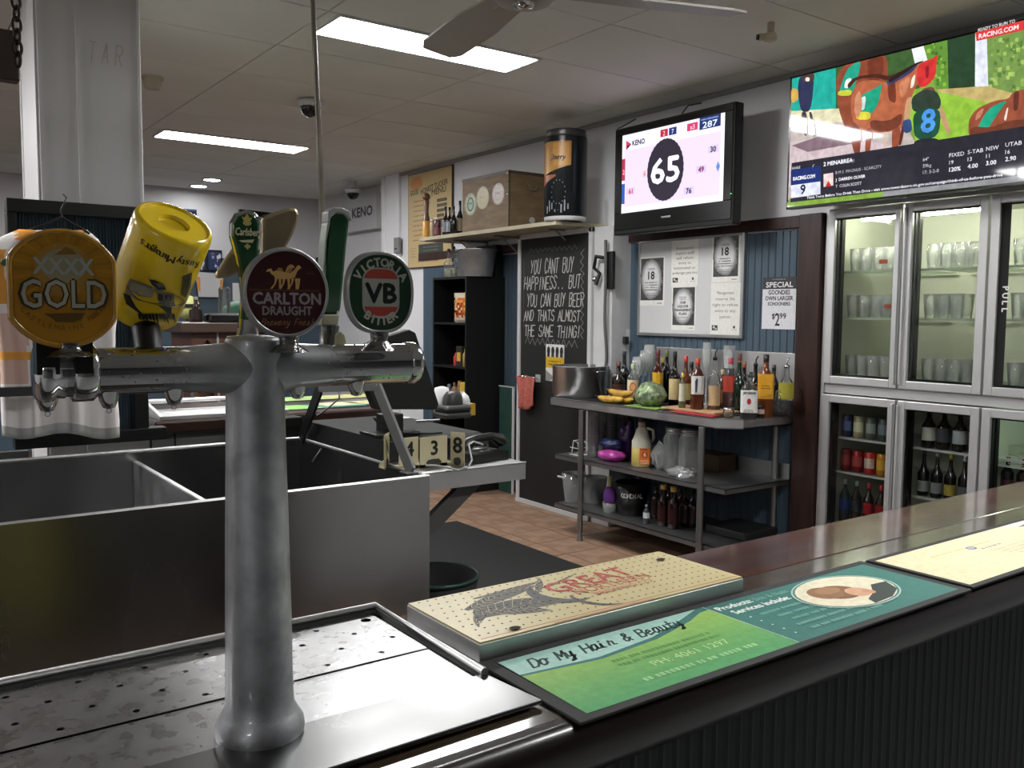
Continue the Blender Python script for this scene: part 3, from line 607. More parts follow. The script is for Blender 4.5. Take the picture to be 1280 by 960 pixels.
# ================================================================ fridges
ALU = mat('aluminium', .82, .42, .7, var=.05, vscale=6); FIN = mat('fridge_liner', (.74, .75, .70), .5); DARKG = mat('gasket', .03, .6)
GLOW = mat('fridge_tube', (1., 1., .92), .5, emit=FRIDGE_E)
FX = XW; fy0 = at(1041, 270, X=FX).y; yb = [fy0, at(1136, 268, X=FX).y, at(1244, 258, X=FX).y]; pitch = (yb[0]-yb[2])/2
yb += [yb[2]-pitch, yb[2]-2*pitch]
zt = at(1043, 264, X=FX).z; zr1 = at(1035, 479, X=FX).z; zr0 = at(1034, 491, X=FX).z; FD = .62
NDOOR = 4; fye = yb[NDOOR]
t = thing('display_fridge', 'tall silver bar fridge with six-panel glass doors under the racing screen', 'fridge', (FX, fye, 0)); FR = t
FWd = fy0-fye
t['label'] = 'tall silver bar fridge with two rows of glass doors under the racing screen'
cab = MB().box((0, 0, .12), (.03, FWd, .16)).box((FD-.02, 0, .12), (FD, FWd, zt+.02)).box((.0, FWd-.012, .12), (FD, FWd, zt)).box((0, 0, .12), (FD, .02, zt)).box((0, 0, zt-.006), (FD, FWd, zt+.03)).box((0, 0, .1), (FD, FWd, .13))
cab.box((.02, 0, zr0), (FD, FWd, zr1))
obj('cabinet', cab, FIN, t, bev=0)
obj('top_rail', MB().box((-.03, 0, zt+.005), (0, FWd+.01, zt+.045)), ALU, t, bev=.003)
obj('side_trim', MB().box((-.03, FWd-.002, .1), (.0, FWd+.02, zt+.03)), ALU, t, bev=.002)
obj('mid_rail', MB().box((-.02, 0, zr0+.003), (.02, FWd, zr1-.003)), ALU, t, bev=.003)
obj('plinth', MB().box((.04, 0, 0), (FD, FWd, .12)), BLACKM, t)
obj('divider', MB().box((.03, FWd/2-.02, .13), (FD-.02, FWd/2+.02, zr0)), FIN, t)
for k in (0, 1): 
    tb = MB().tube([(.10, k*FWd/2+.12, zt-.045), (.10, (k+1)*FWd/2-.12, zt-.045)], .014, 10)
    obj('light_tube', tb, GLOW, t)
obj('lower_light_tube', MB().tube([(.09, FWd*.15, zr0-.03), (.09, FWd*.40, zr0-.03)], .006, 8), mat('dim_tube', (.9, 1, .92), .5, emit=FRIDGE_E*.6), t)
def fdoor(y1, y0, z0, z1, left):
    g = .006; y0 += g; y1 -= g; fw = .042
    mb = MB().box((-.045, y0, z0), (-.005, y0+fw, z1)).box((-.045, y1-fw, z0), (-.005, y1, z1)).box((-.045, y0+fw, z0), (-.005, y1-fw, z0+fw)).box((-.045, y0+fw, z1-fw), (-.005, y1-fw, z1))
    d = obj('glass_door', mb, ALU, t, bev=.003)
    obj('pane', MB().box((-.030, y0+fw-.003, z0+fw-.003), (-.026, y1-fw+.003, z1-fw+.003)), PANE, d)
    hy = y0+.004 if left else y1-.016
    obj('pull_handle', MB().box((-.062, hy, z0+.02), (-.045, hy+.012, z1-.02)), ALU, d, bev=.003)
    gm = MB().box((-.024, y0+.014, z0+.014), (-.006, y0+fw+.006, z1-.014)).box((-.024, y1-fw-.006, z0+.014), (-.006, y1-.014, z1-.014)).box((-.024, y0+fw, z0+.014), (-.006, y1-fw, z0+fw+.012)).box((-.024, y0+fw, z1-fw-.008), (-.006, y1-fw, z1-.014))
    gm.box((.02, y1-.045, z0+.01), (.05, y1-.02, z1-.01))
    obj('gasket', gm, DARKG, d)
    return d
ybl = [y-fye for y in yb]
doors = []
for k in range(NDOOR):
    doors.append(fdoor(ybl[k], ybl[k+1], zr1+.004, zt-.004, k % 2 == 0)); doors.append(fdoor(ybl[k], ybl[k+1], .15, zr0-.004, k % 2 == 0))
obj('black_strip', MB().box((-.0305, ybl[2]-.092, zr1+.05), (-.0295, ybl[2]-.048, zt-.05)), DARKG, doors[4])
a = Art((-.0312, ybl[2]-.07, 0), (0, -1, 0), (0, 0, 1)); zz = at(1259, 370, X=FX).z
for i, ch in enumerate('PULL'): a.text(ch, .0, zz+.035-i*.034, .028, 'e8e8e8', rot=-PI/2, bold=.0015)
a.build('pull_label', PRINT, doors[4])
# shelves: wire grids
SH = {'u': [at(1085, 338, X=FX+.05).z, at(1085, 397, X=FX+.05).z, zr1+.035], 'l0': [at(1080, 550, X=FX+.05).z, at(1080, 594, X=FX+.05).z, at(1075, 600, X=FX+.1).z-.255, .18], 'l1': [at(1182, 564, X=FX+.05).z, at(1182, 622, X=FX+.05).z-.02, .45, .18]}
WIRE = mat('white_wire', .75, .4)
def shelf(y0, y1, z, m=WIRE):
    mb = MB().box((.06, y0, z-.012), (.075, y1, z)).box((FD-.05, y0, z-.008), (FD-.04, y1, z))
    n = 16
    for i in range(n): 
        y = y0+(y1-y0)*(i+.5)/n; mb.box((.07, y-.002, z-.004), (FD-.045, y+.002, z))
    obj('wire_shelf', mb, m, t)
for k in range(NDOOR):
    y1, y0 = ybl[k]-.03, ybl[k+1]+.03
    for z in SH['u']: shelf(y0, y1, z, mat('grey_wire', (.62, .66, .60), .4))
    for z in SH['l0' if k == 0 else 'l1'][:3]: shelf(y0, y1, z)
# glassware upstairs
gl = MB().lathe([(.026, 0), (.031, .05), (.037, .125), (.0345, .125), (.029, .055), (.024, .012), (.001, .012)], seg=12)
gme = mesh('beer_glass', gl, TUMB)
names = ['leftmost', 'second', 'third', 'fourth']
def solo(name, me, loc, label, cat, group, rz=0, kind=None):
    o = link(name, me, None, label, cat, group); o.location = loc; o.rotation_euler = (0, 0, rz); return o
for k in range(3):
    for s_, z in enumerate(SH['u']):
        for j in range(5):
            for i in (0, 1):
                if k == 1 and s_ == 1 and j > 2: continue
                y = fye+ybl[k]-.075-j*.072; 
                if y < fye+ybl[k+1]+.06: continue
                solo('beer_glass', gme, (FX+.115+i*.085+random.uniform(-.004, .004), y+random.uniform(-.004, .004), z),
                     'clear beer glass on the %s rack behind the %s upper fridge door' % (('top', 'middle', 'bottom')[s_], names[k]), 'glass', 'beer glasses behind the %s upper fridge door' % names[k])
# price tickets on racks
for k, (px, py) in enumerate(((1104, 327), (1110, 383))):
    p = at(px, py, X=FX+.055)
    solo('shelf_ticket', mesh('shelf_ticket', MB().box((-.002, -.024, -.011), (0, .024, .011)), mat('red_ticket', 'b04434', .6)), (FX+.058, p.y, p.z), 'small red ticket clipped on %s rack behind first fridge door' % ('top', 'middle')[k], 'ticket', None)
# bottles ---------------------------------------------------------------
_bm = {}
def gmat(key, c, rough=.08, coat=.5, trans=0): return mat('glass_'+key, c, rough, coat=coat, trans=trans)
def bottle(label, x, y, z, h, r, bodyc, labc=None, capc='222222', neck=.32, art=None, lab=(.12, .5), sq=2.0, clear=False, fill=0, fillc=None, group=None, cat='bottle', name='bottle', pour=None, capcat='cap', nr=.3, rz=None, sx=1, sy=1, neckc=None):
    """one bottle: body, cap, label and (in clear ones) the drink inside"""
    key = (h, r, str(bodyc), str(labc), str(capc), neck, sq, clear, fill, str(fillc), str(pour), lab, sx, str(neckc), nr, id(art) if art else 0)
    if rz is None: rz = math.atan2(-y, -x)+PI/2
    if key in _bm and art is None:
        return dup(_bm[key], (x, y, z), rz, label, group)
    t = thing(name, label, cat, (x, y, z), rz, group)
    hb = h*(1-neck); hn = h*.93
    prof = [(r*.86, 0), (r, h*.02), (r, hb*.86), (r*.93, hb*.93), (r*.62, hb*1.04), (r*nr*1.15, hb+h*neck*.32), (r*nr, hn), (r*nr, h*.985)]
    bm_ = GLASS if clear else gmat(str(bodyc), bodyc)
    seg = 20
    obj('body', MB().lathe(prof, seg=seg, sx=sx, sy=sy, pw=sq), bm_, t)
    if clear and fill:
        fp = [(r*.82, .004), (r*.93, h*.03), (r*.93, min(fill*h, hb*.86)), (r*.5, min(fill*h, hb*.86)+.0005)]
        obj('drink', MB().lathe(fp, seg=seg, sx=sx, sy=sy, pw=sq), mat('drink_'+str(fillc), fillc, .15), t)
    if pour:
        obj('pourer', MB().lathe([(r*nr*.9, h*.97), (r*nr*1.25, h), (r*nr*1.1, h*1.03), (.005, h*1.05)], seg=12).tube([(0, 0, h*1.04), (.002, 0, h*1.12), (.014, 0, h*1.19)], .004, 8), CHROME if pour == 'chrome' else BLACK, t)
    else:
        obj('cap', MB().lathe([(r*nr*1.12, h*.88), (r*nr*1.15, h*.885), (r*nr*1.15, h*.995), (r*nr*.9, h)], seg=14), mat('cap_'+str(capc), capc, .35), t)
    if neckc: obj('neck_foil', MB().lathe([(r*nr*1.06, h*(1-neck*.72)), (r*nr*1.05, h*.88)], seg=14), mat('foil_'+str(neckc), neckc, .4), t)
    if labc:
        l0, l1 = lab; n = 14; vs = []; R_ = r*1.012
        a0, a1 = -PI/2-1.15, -PI/2+1.15
        for i in range(n+1):
            q = a0+(a1-a0)*i/n; ca, sa = math.cos(q), math.sin(q); k_ = 1 if sq == 2 else (abs(ca)**sq+abs(sa)**sq)**(-1/sq)
            vs += [(R_*ca*k_*sx, R_*sa*k_*sy, h*l0), (R_*ca*k_*sx, R_*sa*k_*sy, h*l1)]
        mb = MB().add(vs, [(2*i, 2*i+2, 2*i+3, 2*i+1) for i in range(n)], 0, labc, smooth=(sq == 2))
        L_ = obj('label', mb, PRINT, t)
        if art:
            A = Art((0, -r*sy*1.03 if sq == 2 else -r*sy*1.02, 0), (1, 0, 0), (0, 0, 1)); art(A, r, h*l0, h*l1); A.build('label_print', PRINT, L_)
    if art is None: _bm[key] = t
    return t
def can(label, x, y, z, c, c2, group):
    key = ('can', c, c2)
    if key in _bm: return dup(_bm[key], (x, y, z), None, label, group)
    t = thing('drink_can', label, 'can', (x, y, z), 0, group); m = mat('can_'+c, c, .3, .3)
    obj('body', MB().lathe([(.026, 0), (.032, .008), (.032, .115), (.026, .124)], seg=16), m, t)
    obj('lid', MB().lathe([(.026, .124), (.025, .122), (.001, .122)], seg=16), CHROME, t)
    mb = MB(); n = 8; vs = []
    for i in range(n+1):
        q = PI*.62+PI*.76*i/n; vs += [(.0326*math.cos(q), .0326*math.sin(q), .035), (.0326*math.cos(q), .0326*math.sin(q), .09)]
    obj('band', mb.add(vs, [(2*i, 2*i+2, 2*i+3, 2*i+1) for i in range(n)], 0, c2, True), PRINT, t)
    _bm[key] = t; return t
z0, z1, z2, z3 = SH['l0']
yy = lambda k, j, pch=.075: fye+ybl[k]-.07-j*pch
grp = 'drinks behind the leftmost lower fridge door'
for j, (c, c2, l) in enumerate((('28345e', '6070a8', 'blue drink can'), ('b8ae8a', 'e0d8b8', 'cream drink can'), ('6a6e6c', '98a09a', 'grey drink can'), ('54585c', '7c8488', 'dark grey drink can'))):
    can(l+' on the top rack behind the leftmost lower fridge door', FX+.11, yy(0, j), z0, c, c2, grp)
for j, (c, c2, l) in enumerate((('8a1c24', 'b84040', 'first dark red drink can from the left'), ('8e2028', 'b04848', 'second dark red drink can from the left'), ('c23a34', 'e0c8c0', 'bright red drink can with pale ring'), ('d08a28', 'e8b040', 'orange drink can'))):
    can(l+' on the middle rack behind leftmost lower door', FX+.11, yy(0, j), z1, c, c2, grp)
for j, (b, lc, cp_, l) in enumerate((('3a4a52', '2c48a0', 'c8ccd0', 'clear bottle with blue label and white cap'), ('2a2420', '3a3f44', '9098a0', 'dark bottle with grey cap'), ('1c0e0a', 'b02028', 'b02430', 'cola bottle with red cap and red label'), ('1e100c', 'a01c24', 'b02430', 'cola bottle with red cap, rightmost'))):
    bottle(l+' behind the leftmost lower fridge door', FX+.11, yy(0, j), z2, .245, .031, b, lc, cp_, group=grp, lab=(.3, .55))
grp = 'beer bottles behind the second lower fridge door'
for j in range(4):
    bottle(('first', 'second', 'third', 'fourth')[j]+' brown beer bottle on the top rack behind the second lower door', FX+.11, yy(1, j+.35, .082), at(1182, 564, X=FX+.05).z, .215, .036, '17110c', ('c8c8c0', '40434a', 'a8aab0', '50343a')[j], '24201c', group=grp, lab=(.18, .5), neck=.40)
zz1 = SH['l1'][1]
for j in range(5):
    bottle(('first', 'second', 'third', 'fourth', 'fifth')[j]+' beer bottle on the lower rack behind the second lower door', FX+.11, yy(1, j+.15, .072), zz1, .245, .030, '14100d', ('9a9aa0', '8a8c92', 'b09a48', '6a7078', 'c8c8c4')[j], ('202020', 'a8a8b0', 'b8a040', 'd8d8d4', 'dcdcd8')[j], group=grp, lab=(.1, .33), neckc=(None, None, 'a89848', 'd0d0cc', 'd0d0cc')[j], neck=.45)
grp = 'beer bottles behind the third lower fridge door'
for j in range(4):
    bottle(('first', 'second', 'third', 'fourth')[j]+' dark bottle under the wire basket behind the third lower door', FX+.11, yy(2, j, .075), at(1265, 618, X=FX+.05).z-.03, .20, .030, '1a0f0d', '5a3038', '7a2430', group=grp, lab=(.15, .45))
# wire basket in the third door
bp_ = at(1268, 575, X=FX+.1); t = thing('wire_basket', 'white wire basket behind the third lower fridge door', 'basket', (FX+.09, yb[2]-.30, bp_.z-.02))
mb = MB()
for zz in (0, .045, .09): mb.tube([(0, 0, zz), (0, .22, zz), (.2, .22, zz), (.2, 0, zz)], .0022, 6, closed=True)
for i in range(6): 
    for x in (0, .2): mb.tube([(x, .22*i/5, 0), (x, .22*i/5, .09)], .0018, 5)
    mb.tube([(0, .22*i/5, 0), (.2, .22*i/5, 0)], .0018, 5)
obj('wires', mb, mat('basket_wire', (.7, .72, .6), .4), t)
mb = MB(); 
for k in (2,): obj('wire_shelf', MB().box((.06, ybl[3]+.03, bp_.z-fye*0-.035), (FD-.05, ybl[2]-.03, bp_.z-.03)), WIRE, FR)
# ================================================================ stainless side bench
BZ = .93; BX0 = 3.79; by1 = at(688, 497, X=BX0).y; by0 = 3.215; ch = .11
t = thing('steel_bench', 'long stainless steel side bench with two shelves crowded with bottles', 'bench', (BX0, by0, 0)); BW = XW-.003-BX0; BL = by1-by0
def pl(z, th, x0=0, y1=BL, chm=ch): return [(x0+chm, 0, z-th), (BW, 0, z-th), (BW, y1, z-th), (x0, y1, z-th), (x0, chm, z-th)], (0, 0, th)
obj('worktop', MB().slab(*pl(BZ, .004)).slab(*pl(BZ-.050, .006)), STEEL, t)
lip = [(BW, 0), (ch, 0), (0, ch), (0, BL), (BW, BL)]; mb = MB()
for (a_, b_), (c_, d_) in zip(lip[:-1], lip[1:]):
    n_ = Vector((b_-d_, c_-a_, 0)).normalized()*-.003
    mb.slab([(a_, b_, BZ-.056), (c_, d_, BZ-.056), (c_, d_, BZ+.001), (a_, b_, BZ+.001)], n_)
obj('edge_fold', mb, STEEL, t)
sb = at(840, 440, X=XW-.01).z
obj('splashback', MB().box((BW-.012, 0, BZ), (BW-.0, 1.15, 1.285)), STEEL, t, bev=.002)
MZ = at(702, 568, X=BX0).z; MZ = (MZ+at(918, 614, X=BX0+.03).z)/2; LZ = at(702, 630, X=BX0).z; LZ = (LZ+at(886, 683, X=BX0).z)/2
for z_ in (MZ, LZ):
    obj('under_shelf', MB().box((.0, .02, z_-.004), (BW-.02, BL-.06, z_)).box((.0, .02, z_-.03), (.004, BL-.06, z_)).box((0, .02, z_-.03), (BW-.02, .024, z_)), STEELD, t)
obj('shelf_upstand', MB().box((BW-.03, .02, MZ), (BW-.02, .5, MZ+.09)), STEELD, t)
ly1 = at(726, 600, X=BX0-.01).y-by0; ly0 = at(876, 600, X=BX0-.01).y-by0
for (lx, ly) in ((-.012, ly1), (-.012, ly0), (BW-.06, ly1), (BW-.06, .1)):
    lg = obj('leg', MB().tube([(lx, ly, .06), (lx, ly, BZ-.056)], .019, 12), STEELD, t)
    obj('foot', MB().lathe([(.022, 0), (.016, .025), (.013, .06)], (lx, ly, 0), 12), STEELD, lg)
RM = mat('rubber_mat', .055, .55, bump=.3, bscale=200)
link('bench_mat', mesh('bench_mat', MB().box((0, 0, 0), (.36, BL-.14, .004)), RM), None, 'black rubber mat spread over the steel bench top', 'mat', loc=(BX0+.03, by0+.12, BZ))
BT = BZ+.0045
def onb(px, base, z=BT):
    p = at(px, base, Z=z); 
    if p.x > XW-.06: p = at(px, base, X=XW-.06)
    return p
def hz(px, top, p): return at(px, top, X=p.x).z-BT
# pot
p = at(725, 480, X=4.02)
t = thing('stock_pot', 'wide stainless steel pot at the left end of the bench', 'pot', (4.02, p.y, BT))
pr_ = .5*(at(700, 480, X=4.02).y-at(752, 480, X=4.02).y)*.86; phh = at(725, 460, X=4.02-pr_).z-BT
obj('bowl', MB().lathe([(pr_*.95, 0), (pr_, .02), (pr_, phh*.97), (pr_*1.04, phh), (pr_*.96, phh), (pr_*.96, .02), (.001, .015)], seg=36), mat('pot_steel', .78, .3, 1, var=.1, vscale=6), t)
for s_ in (-1, 1): obj('handle', MB().tube([(.0-.03, s_*pr_, phh*.82), (-.03, s_*(pr_+.03), phh*.85), (.03, s_*(pr_+.03), phh*.85), (.03, s_*pr_, phh*.82)], .005), CHROME, t)
# board, magazine
link('chopping_board', mesh('chopping_board', MB().box((0, 0, 0), (.22, .42, .012)), mat('board_wood', 'b8906a', .6)), None, 'pale wooden chopping board under the middle spirit bottles', 'board', bev=.003, loc=(3.90, at(893, 510, X=3.9).y, BT))
mg = at(895, 517, X=3.83)
link('red_folder', mesh('red_folder', MB().box((0, 0, 0), (.07, .33, .006)).box((.004, .004, .006), (.066, .326, .0066)), mat('red_card', 'a8343a', .4)), None, 'flat red folder lying at the front edge of the bench', 'folder', loc=(3.806, mg.y, BT))
# fruit
def banana(label, p, ln, bend, rz, c, tilt=0):
    t = thing('banana', label, 'banana', p, rz, 'bananas on the steel bench'); pts = []; rs = []; n = 10
    for i in range(n+1):
        q = (i/n-.5)*bend; pts.append((ln*.5*math.sin(q)/math.sin(bend/2), 0, .02+ln*.35*(1-math.cos(q))*tilt)); f = i/n; rs.append(.004+.020*min(1, (math.sin(PI*min(.97, max(.03, f))))**.45) if .05 < f < .95 else .005)
    obj('flesh', MB().tube(pts, rs, 8), mat('banana_'+c, c, .5, c2='7a5a28', vscale=18), t)
    obj('stalk', MB().tube([pts[-1], (pts[-1][0]+.018, 0, pts[-1][2]+.006)], .004, 6), mat('stalk', '5a4a22', .7), t)
pb = at(762, 492, Z=BT+.02)
for j, (px, py, ln, bd, rz, c, l) in enumerate(((762, 491, .17, 1.4, 1.9, 'c8a03c', 'leftmost spotted banana of the bunch by the pot'), (768, 494, .17, 1.3, 1.6, 'd0a840', 'second banana of the bunch by the pot'), (776, 484, .20, 1.5, 1.75, 'c49a3c', 'banana lying over the others by the dark bottle'), (780, 496, .18, 1.2, 1.55, 'd4ae30', 'yellowest banana in front, toward the wrapped lettuce'))):
    p = at(px, py, X=3.86+.02*j); banana(l, (p.x, p.y, BT+(0.0 if j != 2 else .04)), ln, bd, rz, c, tilt=1)
p = at(813, 492, X=3.92)
t = thing('wrapped_lettuce', 'green lettuce head wrapped in clear film', 'lettuce', (p.x, p.y, BT)); R_ = .085
mb = MB().sphere((0, 0, R_*.82), R_, seg=40, rings=24, sc=(1, 1.15, .85))
mb.v = [(x*(1+.12*math.sin(7*y/R_+5*z/R_)*math.sin(6*z/R_)), y*(1+.10*math.sin(9*x/R_+4*z/R_)), z*(1+.09*math.sin(8*y/R_+3*x/R_))) for x, y, z in mb.v]
obj('leaves', mb, mat('lettuce', '4f6e3c', .5, c2='b4c496', vscale=34, bump=1., bscale=70), t)
mb2 = MB(); mb2.v = [(x*1.06, y*1.06, max(0.001, (z-.005)*1.06)) for x, y, z in mb.v]; mb2.f = mb.f; mb2.m = mb.m; mb2.c = mb.c; mb2.s = mb.s
obj('film', mb2, glass('film', (.98, .99, .98), .25, .1, .06, .8), t)
link('green_tray', mesh('green_tray', MB().box((-.06, -.14, 0), (.06, .14, .004)), mat('lime_sheet', '7d9a4a', .5)), None, 'thin lime green sheet under the wrapped lettuce', 'tray', loc=(3.87, p.y-.02, BT))
# spirits:   px  base top  depth X
def bot(label, px, top, X, r, **k):
    p = at(px, 480, X=X); h = at(px, top, X=X).z-BT
    if k.get('pour'): h /= 1.19
    zb = k.pop('zb', 0)
    bottle(label, X, p.y, BT+zb, h-zb, r, k.pop('bodyc', '2a1208'), group='spirit bottles on the steel bench', name=k.pop('name', 'spirit_bottle'), **k)
AMB = '5a2a0c'
bot('squat dark bottle with brown cap behind the bananas', 773, 452, 4.10, .045, bodyc='20120e', capc='6a4438', neck=.42, labc='4a2c24', lab=(.1, .4))
bot('tall black wine bottle at the left end beside the cable', 780, 439, 4.22, .038, bodyc='0e0e12', capc='241e28', neck=.42)
def art_badge(A, r, l0, l1): A.ell(0, (l0+l1)/2+.01, r*.55, (l1-l0)*.28, 'b8663c'); A.ell(0, (l0+l1)/2+.01, r*.4, (l1-l0)*.18, 'd8a070'); A.lines(-r*.6, r*.6, l0+.008, 1, 0, .004, '7a6048')
bot('clear bottle with cream label and orange badge', 791, 455, 3.98, .038, clear=True, fill=.55, fillc='8a8a5a', labc='d8caa6', capc='a8b08a', art=art_badge, lab=(.16, .60), neck=.3)
bot('amber bottle with maroon cap and yellow label', 822, 437, 4.10, .037, bodyc='40180a', capc='5a1c1c', labc='d0a028', lab=(.3, .58), neckc='c8a030', neck=.36)
bot('black bottle with olive cap', 833, 438, 4.20, .036, bodyc='0e1016', capc='5a6434', neck=.36)
bot('dark wine bottle with cream label', 843, 439, 4.08, .036, bodyc='14120e', capc='15151a', labc='cdb98a', lab=(.12, .50), neck=.4)
bot('small slim bottle with yellow cap and pale label', 853, 466, 3.94, .021, bodyc='5a5e44', capc='d0b450', labc='c8c8b0', lab=(.2, .7), zb=.012, neck=.3)
bot('amber bottle with bright red cap and cream label', 857, 445, 4.16, .036, bodyc=AMB, capc='b82828', labc='c0aa6a', lab=(.12, .45), neck=.4)
def art_cap(A, r, l0, l1): A.rect(-r*.45, l0+.01, r*.5, l1-.006, 'c8ccd0'); A.poly([(-r*.3, l0+.012), (-r*.05, l0+.012), (r*.05, l1-.02), (-r*.1, l1-.01), (-r*.35, l1-.03)], '2c2c38'); A.lines(-r*.5, r*.5, l0+.004, 1, 0, .004, '8a3a30')
bot('brown rum bottle with red cap and picture label', 872, 448, 3.97, .040, bodyc='48200e', capc='c03c2c', labc='d8d4cc', art=art_cap, lab=(.30, .66), zb=.012, neck=.28)
bot('pale bottle with cream label and black pourer', 893, 436, 4.04, .038, clear=True, fill=.42, fillc='5a3212', labc='bba07a', lab=(.12, .5), pour='black', neck=.33)
bot('clear gin bottle with red label and pink cap', 913, 447, 4.16, .046, clear=True, fill=.35, fillc='6a2c22', labc='c04a3a', capc='b04858', lab=(.36, .66), neck=.3)
bot('slim dark green bottle with gold neck', 924, 442, 4.16, .034, bodyc='14281c', capc='6a3434', neckc='b89850', neck=.45)
def art_white(A, r, l0, l1): 
    A.text('JIM BEAM', 0, l1-.022, .014, '26262a', wd=r*1.45, bold=.0006); A.ell(0, (l0+l1)/2, r*.24, (l1-l0)*.14, 'b02c34'); A.lines(-r*.6, r*.6, l0+.012, 2, .009, .005, '4a4a50', .1)
bot('square-shouldered bourbon bottle with big white label', 937, 465, 3.93, .046, bodyc='2c140a', capc='3a403c', labc='e4e4e0', art=art_white, lab=(.14, .62), sq=4, neck=.30, clear=True, fill=.50, fillc='2c140a')
bot('dark bottle with yellow neck behind the white-labelled bourbon', 944, 445, 4.20, .036, bodyc='1a1410', capc='1a1a1a', neckc='c0a040', pour='black')
def art_yel(A, r, l0, l1): A.poly([(-r*.7, l0+.01), (r*.8, l0+.03), (r*.8, l1-.005), (-r*.7, l1-.01)], 'e0a42c'); A.lines(-r*.5, r*.6, (l0+l1)/2, 2, .014, .006, '6a4a14', .1)
bot('amber whisky bottle with bright yellow label and black cap', 957, 443, 4.06, .046, bodyc='6a3410', capc='1c1c1c', labc='d89a28', art=art_yel, lab=(.30, .70), neckc='d8a834', neck=.32)
bot('clear bottle with yellow-green label and chrome pourer', 983, 447, 4.26, .045, clear=True, fill=.3, fillc='23201a', labc='a8a03c', lab=(.34, .68), pour='chrome', neck=.3)
p = at(972, 505, X=4.17)
t = thing('decanter', 'round squat decanter of dark drink at the bench right end', 'decanter', (4.17, p.y, BT))
obj('bowl', MB().lathe([(.03, 0), (.058, .02), (.064, .045), (.05, .075), (.02, .095), (.014, .115), (.018, .12)], seg=24), GLASS, t)
obj('drink', MB().lathe([(.028, .004), (.055, .021), (.060, .043), (.02, .044)], seg=24), mat('dark_drink', '140c08', .1), t)
obj('stopper', MB().sphere((0, 0, .132), .016), GLASS, t)
p = at(911, 505, X=3.88)
t = thing('small_jar', 'small clear jar standing in front of the gin bottle', 'jar', (3.88, p.y, BT))
obj('bowl', MB().lathe([(.026, 0), (.031, .008), (.031, .035), (.027, .042)], seg=18), GLASS, t); obj('contents', MB().lathe([(.024, .003), (.028, .008), (.028, .02), (.001, .021)], seg=18), mat('jar_fill', '6a5434', .4), t); obj('lid', MB().lathe([(.029, .042), (.029, .052), (.027, .053)], seg=18), mat('jar_lid', .7, .3, 1), t)
p = at(951, 508, X=4.0)
bottle('tiny dark sample bottle with pink label at the bench front', 4.0, p.y, BT, .085, .022, '1c0e0c', 'c8a8a0', '1c0e0c', lab=(.3, .6), group='spirit bottles on the steel bench', name='sample_bottle')
bot('dark amber bottle with gold cap behind the maroon-capped bottle', 828, 447, 4.28, .036, bodyc='2a160c', capc='a88a3c', neck=.38)
bot('black-capped brown bottle behind the red-capped rum', 864, 452, 4.26, .038, bodyc='38200f', capc='181414', neck=.34, labc='8a7a54', lab=(.2, .5))
bot('short brown bottle with cream cap between pourer and gin', 903, 462, 4.22, .036, bodyc='4a2210', capc='b0a080', neck=.3, labc='94603c', lab=(.15, .5))
bot('dark bottle with copper cap behind the white-labelled bourbon', 930, 452, 4.28, .036, bodyc='24140e', capc='8a5030', neck=.36)
bot('dim brown bottle behind the yellow-labelled whisky', 967, 456, 4.30, .036, bodyc='2c1a10', capc='1a1a1a', neck=.34)
# stemmed glasses turned up at the back
def wine(label, px, top, X, s=1.0, lean=0, rzz=0):
    p = at(px, top, X=X); h = p.z-BT
    t = thing('wine_glass', label, 'glass', (X, p.y, BT), 0, 'stemmed glasses among the bottles')
    M = Matrix.Rotation(lean, 3, 'X')
    obj('bowl', MB().lathe([(.004, h*.48), (.02*s, h*.52), (.034*s, h*.66), (.037*s, h*.82), (.030*s, h), (.029*s, h), (.035*s, h*.82), (.032*s, h*.67), (.003, h*.53)], seg=18, M=M), TUMB, t)
    obj('stem', MB().lathe([(.032*s, 0), (.03*s, .004), (.005, .012), (.004, h*.48)], seg=14, M=M), TUMB, t)
wine('leaning stemmed glass behind the cream-labelled bottle', 795, 446, 4.12, 1, .05); wine('stemmed glass second from the left behind the bottles', 803, 438, 4.20, 1, .08); wine('tallest stemmed glass beside the maroon-capped bottle', 812, 431, 4.22, 1.1, .0)
wine('stemmed glass upside against the splashback near the black pourer', 884, 428, 4.28, .8, 0)
p = at(912, 432, X=4.30)
t = thing('shaker_glass', 'clear shaker glass with dark base behind the pink-capped gin', 'glass', (4.30, p.y, BT)); h = p.z-BT
obj('tumbler', MB().lathe([(.030, h*.55), (.036, h), (.034, h), (.028, h*.57)], seg=20), TUMB, t); obj('collar', MB().lathe([(.036, h*.5), (.036, h*.62), (.03, h*.64)], seg=20), BLACK, t); obj('beaker', MB().lathe([(.028, 0), (.036, h*.5)], seg=20), CHROME, t)
# ---- under the bench
def cyl(label, name, cat, px, py, X, z, r0, r1, h, m, group=None, extra=None):
    p = at(px, py, X=X); t = thing(name, label, cat, (X, p.y, z), 0, group)
    obj('body', MB().lathe([(r0, 0), (r1, h), (r1*.95, h), (r0*.94, .006), (.001, .006)], seg=22), m, t); return t
def stackc(label, px, X, z, n, h):
    p = at(px, 540, X=X); t = thing('plastic_cups', label, 'cups', (X, p.y, z), 0, 'stacked clear plastic cups')
    for k in range(n): obj('cup', MB().lathe([(.028, 0), (.040, .11), (.043, .112), (.041, .115), (.038, .11)], (0, 0, k*h), 18), PLAS, t)
stackc('tall stack of clear plastic cups right of the bench leg', 742, 3.92, MZ, 12, .022); stackc('stack of clear plastic cups second from the bench leg', 752, 4.02, MZ, 11, .021); stackc('shorter clear cup stack behind the blue bag', 764, 4.06, MZ, 10, .021); stackc('rear clear cup stack beside the purple bag', 774, 4.12, MZ, 10, .02)
p = at(718, 570, X=3.86); t = thing('wire_rack', 'little white wire rack at the left end of the middle shelf', 'rack', (3.86, p.y, MZ))
mb = MB()
